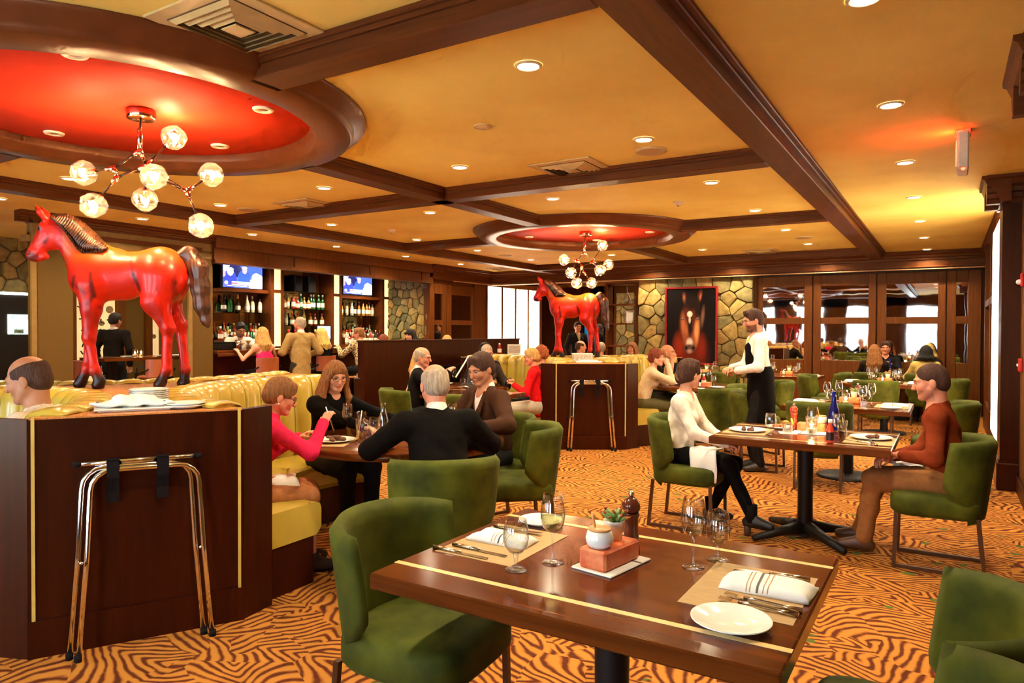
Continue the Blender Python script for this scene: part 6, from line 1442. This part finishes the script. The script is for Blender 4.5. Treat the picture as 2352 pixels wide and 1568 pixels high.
            q.ell(HP(0, -.012, .038), np.array((.086, .104, .098)) * hs, HR); L = longhair
            face_cut()
            r = random.Random(5)
            for i in range(22):
                a = math.radians(-205 + 230 * i / 21) if hair != 'longback' else math.radians(-200 + 220 * i / 21)
                x, y = .080 * math.cos(a), -.02 + .088 * math.sin(a)
                p0 = HP(x * .9, y * .9, .04); p1 = HP(x * 1.12, y * 1.1, -.06); dn = np.array((0, 0, -1.)); ll = L * r.uniform(.82, 1.05) * s
                p2 = p1 + dn * ll * .5 + (HR @ np.array((x * .35, y * .35, 0))); p3 = p1 + dn * ll + (HR @ np.array((x * .1, y * .1, 0)))
                q.cap(p0, p1, .020 * hs, .021 * hs, .016); q.cap(p1, p2, .021 * hs, .023 * hs, .016); q.cap(p2, p3, .022 * hs, .008 * hs, .016)
            if hair == 'long': 
                for sx in (-1, 1): q.cap(HP(sx * .045, .075, .075), HP(sx * .083, .045, -.01), .016 * hs, .016 * hs, .014); q.cap(HP(sx * .083, .045, -.01), HP(sx * .082, .03, -.06), .016 * hs, .02 * hs, .014)
            if hair == 'fringe': q.cap(HP(-.055, .078, .055), HP(.055, .078, .055), .022 * hs, .022 * hs, .02)
        V, Q = q.build(max(.0055, h * .6)); qq = ((V - Hc) @ HR) / hs; an = np.arctan2(qq[:, 1] + .01, qq[:, 0])
        amp = (.0022 if male else .0032) if hair not in ('crop', 'balding') else .0006
        V = V + (HR @ (np.stack([np.cos(an), np.sin(an), np.zeros_like(an)], 0) * (amp * np.sin(an * 34 + 9 * np.sin(qq[:, 2] * 22))))).T
        link('hair', np_mesh(V, Q, hm_), root)
    # ---- garments
    def cloth(c, nm, rough=.8, var=.12, sc=30, bump=.15):
        return mat('%s_%02x%02x%02x' % (nm, *[int(255 * min(1, v ** .4545)) for v in c]), c, rough=rough, var=var, scale=sc, bump=bump, bscale=24, spec=.06)
    def torso(q, e, arms=1., collar=True, hem=.0):
        q.cap(P - np.array((0, 0, hem)), W, .13 * s + e, .118 * s + e + belly * .4, .06, (fv, .78)); q.cap(W, Ch, .120 * s + e + belly * .3, .140 * s + e, .06, (fv, .68)); q.cap(Sh[0], Sh[1], .055 * s + e * .6, .055 * s + e * .6, .06); q.cap(Ch, N - u * .05 * s, .12 * s + e, .075 * s, .05, (fv, .7))
        if belly: q.ell(W + fv * (.04 + belly * .5), np.array((.13 + belly * .3, .10 + belly * .6, .13)) * s, None, .06)
        if (not male) if bust is None else bust:
            for sx in (-1, 1): q.sph(Ch - u * .02 + rv * sx * .068 * s + fv * .072 * s, .058 * s + e * .5, .04)
        for i in (0, 1):
            if arms > .05:
                q.cap(Sh[i], Sh[i] + (El[i] - Sh[i]) * min(1, arms * 2), .053 * s * ar + e * .8, .043 * s * ar + e * .8, .035)
                if arms > .5: w2 = El[i] + (Wr[i] - El[i]) * min(.96, (arms - .5) * 2); q.cap(El[i], w2, .042 * s * ar + e * .8, .032 * s * ar + e * .8, .03)
        if collar: q.cap(N - u * .045 * s - fv * .012, N - u * .005 * s - fv * .012, .066 * s + e * .3, .060 * s + e * .2, .02)
    def put(q, nm, m_, hh=None, folds=1.):
        V, Q = q.build(hh or h)
        if folds:
            f_ = .0042 * folds * (np.sin(V[:, 2] * 46 + 3.2 * np.sin(V[:, 0] * 17 + V[:, 1] * 9)) * .5 + np.sin(V[:, 0] * 38 + V[:, 2] * 23 + 2 * np.sin(V[:, 1] * 21)) * .5)
            c = np.array((0, P[1], 0)); dd = V - c; dd[:, 2] = 0; dd /= (np.linalg.norm(dd, axis=1)[:, None] + 1e-6); V = V + dd * f_[:, None]
        return link(nm, np_mesh(V, Q, m_), root)
    def vneck(q, e, depth, wd=.05):
        q.cap(N + fv * .085 * s + u * .03, Ch - u * (depth - .33 * .0) * s + fv * (.125 * s + e), wd * s, .008, .008, None, True)
        q.cap(N + fv * .06 * s + u * .02, N + fv * .14 * s + u * .0, wd * s, wd * .8 * s, .01, None, True)
    tm = topm or cloth(topc, top)
    if top == 'jacket':
        if shirtc is not None:
            q = SDF(.03); torso(q, .006, 0, True); q.cap(N - u * .03 * s - fv * .012, N + u * .022 * s - fv * .016, .062 * s, .058 * s, .01); vneck(q, .006, -.08, .026); put(q, 'shirt', cloth(shirtc, 'shirt'), None, .4)
            for i in (0, 1):
                d = nrm(Wr[i] - El[i]); link('shirt_cuff', MB().tube([tuple(Wr[i] - d * .035 * s), tuple(Wr[i] - d * .002 * s)], [.037 * s * ar, .036 * s * ar], 14).mesh(cloth(shirtc, 'shirt')), root)
        q = SDF(.03); torso(q, .020, .985, shirtc is not None, jh if jh is not None else (.06 if sit is not None else .12)); vneck(q, .02, .10 if shirtc is not None else -.05, .066 if shirtc is not None else .03); q.cap(P - np.array((0, 0, jh if jh is not None else .1)), P, .158 * s, .148 * s, .04, (fv, .8)) if sit is None else None; put(q, 'jacket', tm, None, fold)
        if shirtc is not None:
            for sx in (-1, 1):
                a = N - u * .01 + rv * sx * .066 * s + fv * .05 * s; c_ = Ch - u * .10 * s + rv * sx * .022 * s + fv * (.136 * s); mid = (a + c_) / 2 + rv * sx * .032 * s + fv * .042 * s
                lap = SDF(.012); lap.cap(a, mid, .018 * s, .026 * s, flat=(fv, .4)); lap.cap(mid, c_, .026 * s, .008, flat=(fv, .4)); put(lap, 'lapel', tm, None, 0)
    elif top in ('shirt', 'blouse', 'polo', 'sweater', 'cardigan'):
        q = SDF(.03); torso(q, {'shirt': .009, 'blouse': .012, 'polo': .008, 'sweater': .013, 'cardigan': .014}[top], sleeves, top in ('shirt', 'polo', 'cardigan'), .03 if sit is not None else -.02)
        vneck(q, .009, {'shirt': -.09, 'blouse': .0, 'polo': -.07, 'sweater': -.12, 'cardigan': -.10}[top], .026 if top != 'blouse' else .034); put(q, top, tm, None, fold)
        if top in ('shirt', 'polo', 'blouse'):
            q = SDF(.012)
            for sx in (-1, 1):
                a = N + u * .012 - fv * .045 * s + rv * sx * .03; c_ = N + u * .004 + fv * .01 + rv * sx * .066 * s; e = N - u * .045 * s + fv * .072 * s + rv * sx * .036 * s
                q.cap(a, c_, .014 * s, .015 * s); q.cap(c_, e, .015 * s, .012 * s)
            q.cap(N + u * .012 - fv * .045 * s - rv * .03, N + u * .012 - fv * .045 * s + rv * .03, .014, .014); put(q, 'collar', tm, max(.006, h * .7), 0)
    elif top == 'halter':
        q = SDF(.03); q.cap(P, W, .135 * s, .122 * s, .05, (fv, .75)); q.cap(W, Ch - u * .03, .124 * s, .135 * s, .05, (fv, .72)); 
        for sx in (-1, 1): q.cap(Ch + rv * sx * .06 + fv * .06, N - fv * .05 + u * .01, .045, .012, .03); q.cap(Ch - fv * .085 + rv * sx * .085 - u * .08, N - fv * .058 - u * .01, .035, .010, .03, (fv, .5))
        put(q, 'halter_top', tm, None, .7)
    elif top == 'strapless':
        q = SDF(.03); q.cap(P, W, .135 * s, .122 * s, .05, (fv, .75)); q.cap(W, Ch - u * .0, .126 * s, .145 * s, .05, (fv, .72))
        for i in (0, 1): q.cap(Sh[i] + (El[i] - Sh[i]) * .45, El[i], .058 * s, .05 * s); q.cap(El[i], Wr[i], .048 * s, .036 * s)
        q.cap(Sh[0] + (El[0] - Sh[0]) * .4, Sh[1] + (El[1] - Sh[1]) * .4, .06 * s, .06 * s, .05); put(q, 'top', tm, None, .7)
    if bottom and legs:
        bm_ = cloth(botc, bottom, .75)
        q = SDF(.03); e = {'trousers': .014, 'leggings': .004, 'skirt': .016}[bottom]; q.cap(P - np.array((0, 0, .02)), W - u * .03, .135 * s + e * .3, .12 * s, .05, (fv, .8))
        for i in (0, 1):
            q.cap(hip[i], Kn[i], .086 * s + e * .4, .058 * s + e, .04)
            if bottom != 'skirt': q.cap(Kn[i], An[i] + np.array((0, 0, .01)), .056 * s + e * .8, .036 * s + e * 1.1, .03)
        if bottom == 'skirt': q.cap((hip[0] + hip[1]) / 2, (Kn[0] + Kn[1]) / 2, .11 * s, .10 * s, .05)
        put(q, bottom, bm_, None, fold * .8)
        sm_ = mat('shoe_%02x%02x%02x' % tuple(int(255 * v ** .4545) for v in shoec), shoec, rough=.45)
        for i in (0, 1):
            f_ = nrm(np.array(((-1, 1)[i] * .12, 1, 0))); a = An[i]; q = SDF(.02); q.cap(a + np.array((0, 0, .03)), a - np.array((0, 0, .02)), .042 * s, .042 * s); q.cap(a - f_ * .03 + np.array((0, 0, -.035)), a + f_ * .145 * s + np.array((0, 0, -.042)), .040 * s, .030 * s); q.cap(a + f_ * .05 + np.array((0, 0, -.02)), a + f_ * .1 + np.array((0, 0, -.035)), .038 * s, .034 * s)
            link('shoe', np_mesh(*q.build(max(.008, h * .8)), sm_), root)
    if glasses:
        g = MB(); 
        for sx in (-1, 1):
            ring = [tuple(HP(sx * .033 + .024 * math.cos(a), .100 - .006 * abs(math.cos(a)), .006 + .018 * math.sin(a))) for a in np.linspace(0, 2 * PI, 17)]
            g.tube(ring, .0016, 6, False); g.tube([tuple(HP(sx * .057, .094, .010)), tuple(HP(sx * .079, .03, .010)), tuple(HP(sx * .080, -.015, .004))], .0016, 6)
        g.tube([tuple(HP(-.009, .106, .008)), tuple(HP(.009, .106, .008))], .0016, 6); link('glasses', g.mesh(M_SPEC), root)
    if extra: extra(root, dict(P=P, W=W, Ch=Ch, N=N, Hc=Hc, HR=HR, hs=hs, Sh=Sh, El=El, Wr=Wr, Kn=Kn, An=An, u=u, fv=fv, rv=rv, HP=HP, put=put, SDF=SDF, s=s, cloth=cloth))
    return root
# ---- lap napkin, apron, earrings and similar extras
def lap_napkin(x=.0, drop=.16):
    def f(root, j):
        V = []; F = []; nx, ny = 10, 12; k = (j['Kn'][1] * .6 + (j['P'] + np.array((.085, 0, 0))) * .4)
        for a in range(ny + 1):
            for b in range(nx + 1):
                u_ = b / nx - .5; v_ = a / ny; xx = k[0] + x + (v_ - .4) * .26; yy = k[1] + u_ * .20 + .01 * math.sin(9 * v_); t = max(0, v_ - .62)
                V.append((min(xx, k[0] + x + .075 + .02 * t), yy, k[2] + .088 - (t * 3 * drop) + .004 * math.sin(14 * u_ + 5 * v_)))
        for a in range(ny):
            for b in range(nx): q = a * (nx + 1) + b; F.append((q, q + 1, q + nx + 2, q + nx + 1))
        me = mesh_from(V, F, M_LINEN, True); o = link('lap_napkin', me, root); sm = o.modifiers.new('thickness', 'SOLIDIFY'); sm.thickness = .006
    return f
def earring(root, j):
    for sx in (-1, 1): link('earring', MB().sphere(tuple(j['HP'](sx * .083, -.004, -.045)), .006).mesh(M_WHITE), root)
def hairclip(root, j):
    m = MB(); 
    for d in (-.006, .006): m.tube([tuple(j['HP'](-.03 + d, -.135, .01)), tuple(j['HP'](.0 + d, -.147, -.02)), tuple(j['HP'](.025 + d, -.14, -.055))], .003, 6)
    link('hair_clip', m.mesh(M_CHROME), root)
def heels(root, j):
    for a in j['An']:
        link('boot_shaft', MB().tube([tuple(a + np.array((0, 0, -.03))), tuple(a + np.array((0, 0, .03))), tuple(a + np.array((0, -.004, .095)))], [.045, .043, .047], 14).mesh(mat('black_suede', (.007, .005, .005), rough=.8, spec=.1)), root)
        link('heel', MB().tube([tuple(a + np.array((0, -.025, -.05))), tuple(a + np.array((0, -.028, -a[2])))], [.028, .022], 12).mesh(mat('stacked_heel', (.06, .022, .01), rough=.5)), root)
def apron(root, j):
    q = SDF(.03); s = j['s']; q.cap(j['P'] + np.array((0, 0, .06)), j['P'] - np.array((0, 0, .40)), .178 * s, .20 * s, .05, (j['fv'], .72)); q.cap(j['Ch'] + j['fv'] * .075, j['W'] + j['fv'] * .07, .10, .13, .03, (j['fv'], .6)); j['put'](q, 'apron', mat('black_apron', (.006, .004, .004), rough=.8, spec=.06), None, .6)
    t = MB(); t.tube([tuple(j['N'] + j['fv'] * .075 - j['u'] * .02), tuple(j['Ch'] + j['fv'] * .118), tuple(j['W'] + j['fv'] * .13)], [.012, .022, .016], 8); link('tie', t.mesh(mat('gold_tie', (.42, .36, .06), rough=.5)), root)
def tie(root, j):
    t = MB(); t.tube([tuple(j['N'] + j['fv'] * .072 - j['u'] * .03), tuple(j['Ch'] + j['fv'] * .112), tuple(j['W'] + j['fv'] * .12)], [.012, .022, .018], 8); link('tie', t.mesh(mat('dark_tie', (.03, .02, .03), rough=.5)), root)
M_CHECK = mat('pale_check_shirt', (.72, .58, .42), rough=.85, scale=140, var=.2)
M_PLAID = mat('dark_plaid_jacket', (.035, .022, .014), rough=.9, scale=30, var=.5)
def leopardm():
    m, t, b = _nt('leopard_print'); N = t.nodes; L = t.links
    vo = N.new('ShaderNodeTexVoronoi'); vo.inputs['Scale'].default_value = 38; tc = N.new('ShaderNodeTexCoord'); L.new(tc.outputs['Object'], vo.inputs['Vector'])
    rp = N.new('ShaderNodeValToRGB'); e = rp.color_ramp.elements; e[0].position = .12; e[0].color = (.30, .17, .06, 1); e[1].position = .52; e[1].color = (.60, .42, .2, 1); q = rp.color_ramp.elements.new(.25); q.color = (.02, .01, .008, 1); q = rp.color_ramp.elements.new(.40); q.color = (.03, .015, .01, 1)
    L.new(vo.outputs['Distance'], rp.inputs[0]); L.new(rp.outputs[0], b.inputs['Base Color']); b.inputs['Roughness'].default_value = .9
    return m
M_LEOP = leopardm()
def fur_collar(root, j):
    q = SDF(.03); n = j['N'] - j['u'] * .01; q.cap(n - j['fv'] * .05 - j['rv'] * .09, n - j['fv'] * .06 + j['rv'] * .09, .045, .045); q.cap(n + j['rv'] * .1, j['Ch'] + j['fv'] * .1 + j['rv'] * .05, .045, .04); q.cap(n - j['rv'] * .1, j['Ch'] + j['fv'] * .1 - j['rv'] * .05, .045, .04)
    j['put'](q, 'fur_collar', mat('cream_fur', (.62, .42, .22), rough=.95, scale=60, var=.3, bump=.8), None, .5)
def utensil(i, fwd=(.0, .6, -.6)):
    def f(root, j):
        w_ = j['Wr'][i]; d = nrm(w_ - j['El'][i]); a = w_ + d * .07; e = a + nrm(np.array(fwd)) * .12; link('held_fork', MB().tube([tuple(a - nrm(np.array(fwd)) * .05), tuple(e)], [.004, .005], 6).mesh(M_STEEL), root)
    return f
def multi(*fs):
    def f(root, j):
        for g in fs: g(root, j)
    return f
def rel(loc, face, x, y, z):
    """world point -> local frame of a figure"""
    a = math.radians(face - 90); dx, dy = x - loc[0], y - loc[1]
    return (dx * math.cos(a) + dy * math.sin(a), -dx * math.sin(a) + dy * math.cos(a), z)

# ---- round table of four (table centre RT1)
tx, ty = RT1[0], RT1[1]
def eater(label, loc, face, lz, **kw):
    L_ = kw.pop('L'); R_ = kw.pop('Rr')
    return person(label, (*loc, 0), face, hands=[rel(loc, face, *L_), rel(loc, face, *R_)], **kw)
eater('older woman in a pink cardigan bending over her plate in the near booth', (-3.62, 2.72), 62, 0, sit=.46, s=.95, lean=26, head=(-6, 22, 0), L=(-3.58, 3.17, .80), Rr=(-3.30, 3.12, .92), top='cardigan', topc=(.80, .022, .085), bottom='skirt', botc=(.42, .16, .06), skin='pink', hair='short', hairc='light_brown', male=False, glasses=True, h=.009, extra=multi(earring, utensil(1, (-.1, .3, -.8)), lap_napkin(-.05, .1)), feet=[(-.1, .42, .075), (.1, .42, .075)])
eater('woman with long blonde-brown hair and glasses in a black sweater', (-4.06, 3.86), -8, 0, sit=.46, s=.96, lean=10, head=(-14, 14, 0), L=(-3.45, 4.12, .79), Rr=(-3.50, 3.72, .80), top='sweater', topc=(.005, .004, .004), skin='fair', hair='long', hairc='light_brown', longhair=.22, male=False, glasses=True, h=.009, bottom='trousers')
eater('grey-haired man in a dark jacket seen from behind', (-2.42, 3.16), 140, 0, sit=.45, s=1.03, lean=14, head=(4, 12, 0), L=(-2.95, 3.28, .80), Rr=(-2.62, 3.66, .80), top='jacket', topc=(.006, .004, .003), shirtc=(.75, .7, .62), skin='pink', hair='balding', hairc='grey', h=.009, belly=.05, botc=(.35, .30, .28), armhint=[(-.9, -.2, -.5), (.9, -.2, -.5)], extra=lap_napkin(.02))
eater('dark-haired man in a brown blazer and open white shirt looking down', (-2.98, 4.58), 246, 0, sit=.46, s=1.04, lean=10, head=(10, 20, 0), L=(-2.86, 4.10, .80), Rr=(-3.25, 4.20, .80), top='jacket', topc=(.060, .024, .012), shirtc=(.85, .76, .72), skin='tan', hair='short', hairc='brown', h=.009, belly=.03, armhint=[(-.9, -.2, -.5), (.9, -.2, -.5)])
# ---- couple at the second table
WL = (-1.79, 5.40)
person('woman in a white blouse with pinned dark hair looking away to the right', (*WL, 0), 0, sit=.47, s=.96, lean=6, twist=4, head=(58, 4, 0), hands=[rel(WL, 0, -1.42, 5.44, .66), rel(WL, 0, -1.40, 5.30, .66)], top='blouse', topc=(.86, .76, .62), bottom='leggings', botc=(.005, .004, .004), skin='fair', hair='bun', hairc='brown', male=False, h=.008, fold=2.0, feet=[(-.06, .24, .12), (.10, .58, .135)], knees=.02, extra=multi(hairclip, heels, lap_napkin(.03, .2)), shoec=(.008, .006, .006), curl=(.9, .9))
ML = (.04, 5.34)
person('man in a rust shirt leaning forward over his lap at the second table', (*ML, 0), 176, sit=.46, s=.99, lean=9, head=(6, 12, 0), hands=[rel(ML, 176, -.26, 5.20, .70), rel(ML, 176, -.32, 5.36, .66)], top='shirt', topc=(.20, .030, .008), bottom='trousers', botc=(.30, .115, .035), shoec=(.075, .028, .012), skin='pink', hair='crop', hairc='brown', beard=.3, h=.008, fold=2.2, feet=[(-.1, .50, .10), (.12, .56, .10)], extra=lap_napkin(.04, .22), curl=(.9, .9), sleeves=.93, slip=.02)
# ---- left edge
BL = (-3.93, 1.88)
person('balding man in a pale checked shirt at the left edge of the photo', (*BL, 0), 218, sit=.50, s=1.03, lean=12, head=(4, 16, 0), hands=[rel(BL, 218, -4.30, 1.42, .80), rel(BL, 218, -4.50, 1.63, .80)], top='shirt', topm=M_CHECK, skin='tan', hair='balding', hairc='brown', h=.010)
# ---- bar and lounge
person('blurred man in a dark suit walking through the lounge', (-11.9, 6.55, 0), 120, s=1.06, lean=4, head=(-10, 6, 0), top='jacket', topc=(.012, .008, .006), shirtc=(.6, .5, .4), skin='tan', hair='short', hairc='dark', h=.014, feet=[(-.09, -.12, .09), (.09, .22, .075)])
person('bartender in a white shirt bending over the bar', (-10.68, 8.0, 0), -12, s=1.0, lean=22, head=(-12, 28, 0), hands=[(-.16, .52, 1.24), (.18, .5, 1.24)], top='shirt', topc=(.85, .80, .66), skin='tan', hair='short', hairc='dark', beard=.7, glasses=True, h=.013, extra=tie)
person('blonde woman in a bright pink halter top at the bar', (-9.33, 7.55, 0), 180, sit=.73, s=.97, lean=4, head=(-10, 0, 0), hands=[(-.28, .30, 1.16), (.28, .34, 1.18)], top='halter', topc=(.92, .03, .16), skin='fair', hair='longback', hairc='blond', longhair=.24, male=False, h=.013, feet=[(-.1, .3, .33), (.1, .3, .33)], bottom='trousers', botc=(.01, .008, .008))
person('man in a tan jacket standing at the bar with glasses on his head', (-9.22, 8.2, 0), 165, s=1.03, lean=2, head=(25, 0, 0), hands=[(-.22, .28, 1.12), (.24, .20, 1.08)], top='jacket', topc=(.40, .25, .085), shirtc=(.8, .75, .65), skin='pink', hair='balding', hairc='grey', h=.013, jh=.18, belly=.05, botc=(.05, .04, .03))
person('platinum blonde woman in an off-shoulder black top at the bar', (-9.28, 8.78, 0), 185, sit=.73, s=.97, lean=6, head=(5, 4, 0), hands=[(-.26, .36, 1.18), (.26, .36, 1.18)], top='strapless', topc=(.008, .006, .006), skin='fair', hair='longback', hairc='pale', longhair=.26, male=False, h=.013, feet=[(-.1, .3, .33), (.1, .3, .33)])
person('woman in a leopard print coat with fur collar at the bar end', (-9.15, 9.62, 0), 170, sit=.73, s=1.0, lean=14, head=(40, 8, 0), hands=[(-.26, .42, 1.18), (.3, .44, 1.18)], top='jacket', topm=M_LEOP, jh=.3, skin='pink', hair='short', hairc='light_brown', male=False, glasses=True, h=.013, feet=[(-.1, .3, .33), (.1, .3, .33)], extra=fur_collar)
person('dark-haired woman with a fringe behind the partition', (-8.35, 10.0, 0), -80, sit=.70, s=.98, head=(-10, 8, 0), top='sweater', topc=(.10, .30, .06), skin='fair', hair='fringe', hairc='dark', longhair=.10, male=False, h=.014, feet=[(-.1, .3, .33), (.1, .3, .33)])
person('auburn-haired person half hidden behind the partition', (-8.6, 9.55, 0), 150, sit=.62, s=.96, head=(0, 6, 0), top='sweater', topc=(.05, .02, .02), skin='fair', hair='short', hairc='auburn', male=False, h=.015, feet=[(-.1, .3, .33), (.1, .3, .33)])
person('blonde person seen from behind over the partition', (-7.6, 10.1, 0), 130, sit=.60, s=.97, head=(0, 4, 0), top='sweater', topc=(.06, .03, .02), skin='fair', hair='longback', hairc='blond', longhair=.15, male=False, h=.015, feet=[(-.1, .3, .33), (.1, .3, .33)])
# ---- behind the near booth
MN = (-5.42, 6.55)
person('grey balding man in black reading a menu', (*MN, 0), 38, sit=.46, s=1.0, lean=8, head=(-20, 10, 0), hands=[(-.14, .38, .98), (.16, .40, 1.0)], top='jacket', topc=(.010, .007, .007), shirtc=(.7, .65, .6), skin='pink', hair='balding', hairc='grey', glasses=True, h=.012)
T('menu', 'open white menu held by the man in black', 'menu', [('sheet', box(-.11, -.004, -.15, .11, 0, .15, M_LAB)), ('cover', box(-.115, 0, -.155, .115, .005, .155, M_BLACK))], (-5.02, 6.98, 1.06), rot=(-.55, 0, -.9))
person('blonde woman sitting behind the menu reader', (-5.95, 7.25, 0), 20, sit=.46, s=.96, lean=4, head=(-20, 4, 0), top='sweater', topc=(.55, .32, .18), skin='fair', hair='longback', hairc='blond', longhair=.28, male=False, h=.013)
person('bald man with glasses in a dark plaid jacket left of the far booth', (-5.45, 8.05, 0), -20, sit=.46, s=1.02, lean=8, head=(-24, 8, 0), hands=[(-.2, .36, .82), (.2, .36, .82)], top='jacket', topm=M_PLAID, shirtc=(.8, .75, .7), skin='pink', hair='crop', hairc='grey', glasses=True, h=.012)
person('dark-haired person in a speckled top behind the bald plaid man', (-5.88, 8.72, 0), -40, sit=.48, s=1.0, lean=4, head=(-14, 6, 0), top='sweater', topc=(.03, .02, .02), skin='tan', hair='short', hairc='dark', h=.013)
RC = (-4.52, 7.98)
person('short blonde woman in a red cardigan seated at the left of the far booth end', (*RC, 0), 200, sit=.46, s=.97, lean=8, head=(10, 10, 0), hands=[(-.12, .30, .80), (.24, .12, .48)], top='cardigan', topc=(.72, .010, .012), skin='pink', hair='short', hairc='blond', male=False, h=.011, botc=(.5, .42, .3))
person('woman with curly ginger hair behind the woman in red', (-4.75, 8.55, 0), 190, sit=.47, s=.97, lean=4, head=(10, 4, 0), top='sweater', topc=(.10, .03, .02), skin='pink', hair='curly', hairc='ginger', male=False, h=.012)
CR = (-3.52, 9.05)
person('woman with curly red hair in a cream sweater leaning on her elbow', (*CR, 0), 30, sit=.46, s=.98, lean=18, head=(-26, 0, 0), hands=[(-.10, .36, 1.02), (.07, .34, 1.05)], top='sweater', topc=(.66, .48, .30), skin='fair', hair='curly', hairc='auburn', male=False, h=.010, botc=(.10, .08, .03), armhint=[(-.2, .5, -.9), (.3, .5, -.9)])
PO = (-3.62, 10.05)
person('bald man in a black polo resting his chin on his hand', (*PO, 0), -30, sit=.46, s=1.03, lean=14, head=(30, -4, 0), hands=[(-.14, .40, .82), (.03, .30, 1.09)], top='polo', topc=(.012, .008, .008), sleeves=.42, skin='tan', hair=None, hairc='brown', h=.010, armhint=[(-.6, .2, -.8), (.3, .5, -.9)], curl=(.5, 1.3))
# ---- waiter
person('bearded waiter in a white shirt and black apron standing', (-1.72, 7.92, 0), 205, s=1.04, lean=6, head=(6, 14, 0), hands=[(-.10, .27, 1.08), (.08, .30, 1.10)], top='shirt', topc=(.86, .80, .70), skin='pink', hair='quiff', hairc='brown', beard=.8, glasses=True, h=.010, extra=apron, botc=(.012, .01, .01), armhint=[(-.7, -.4, -.6), (.7, -.4, -.6)], curl=(.9, .9))
# ---- table by the mirrors
person('woman with long brown hair seen from behind near the mirrors', (-1.05, 13.3, 0), 90, sit=.47, s=.97, head=(8, 4, 0), hands=[(-.2, .35, .8), (.2, .35, .8)], top='sweater', topc=(.02, .012, .01), skin='fair', hair='longback', hairc='light_brown', longhair=.34, male=False, h=.013)
person('man with glasses facing us at the table by the mirrors', (-.98, 14.7, 0), -90, sit=.47, s=1.02, head=(6, 4, 0), hands=[(-.12, .3, .92), (.2, .35, .8)], top='shirt', topc=(.012, .010, .012), skin='pink', hair='short', hairc='brown', glasses=True, h=.013)
person('blonde woman facing us at the table by the mirrors', (-.30, 14.7, 0), -100, sit=.47, s=.97, head=(-16, 4, 0), hands=[(-.2, .35, .8), (.2, .35, .8)], top='sweater', topc=(.016, .012, .012), skin='fair', hair='long', hairc='pale', longhair=.10, male=False, h=.013)
person('dark-haired woman in a yellow top seen from behind by the mirrors', (-.30, 13.3, 0), 95, sit=.47, s=.97, lean=6, head=(14, 4, 0), hands=[(-.2, .35, .8), (.2, .35, .8)], top='sweater', topc=(.62, .42, .12), skin='tan', hair='longback', hairc='black', longhair=.08, male=False, h=.013)
# ---- far room
person('man in a dark suit standing in the passage beyond the far horse', (-7.75, 15.6, 0), -35, s=1.03, head=(-10, 2, 0), top='jacket', topc=(.012, .01, .012), shirtc=(.35, .25, .1), skin='tan', hair='short', hairc='dark', h=.016)
person('person in black standing half behind the far horse leg', (-7.35, 16.0, 0), 60, s=1.0, head=(0, 4, 0), top='jacket', topc=(.010, .008, .008), skin='tan', hair='longback', hairc='dark', longhair=.15, male=False, h=.016)
person('balding man in a pale blue shirt seated beyond the far booth', (-6.15, 12.5, 0), 45, sit=.47, s=1.0, head=(-10, 4, 0), top='shirt', topc=(.30, .40, .48), skin='pink', hair='balding', hairc='brown', h=.014)
person('person in a pale top mostly hidden by the far horse legs', (-5.65, 12.4, 0), 150, sit=.47, s=.97, head=(0, 6, 0), top='sweater', topc=(.62, .5, .34), skin='fair', hair='short', hairc='grey', male=False, h=.015)
person('woman with long light hair looking towards us left of the stone wall', (-4.88, 12.1, 0), -110, sit=.47, s=.98, head=(10, 0, 0), top='sweater', topc=(.48, .34, .2), skin='fair', hair='long', hairc='light_brown', longhair=.22, male=False, h=.013)
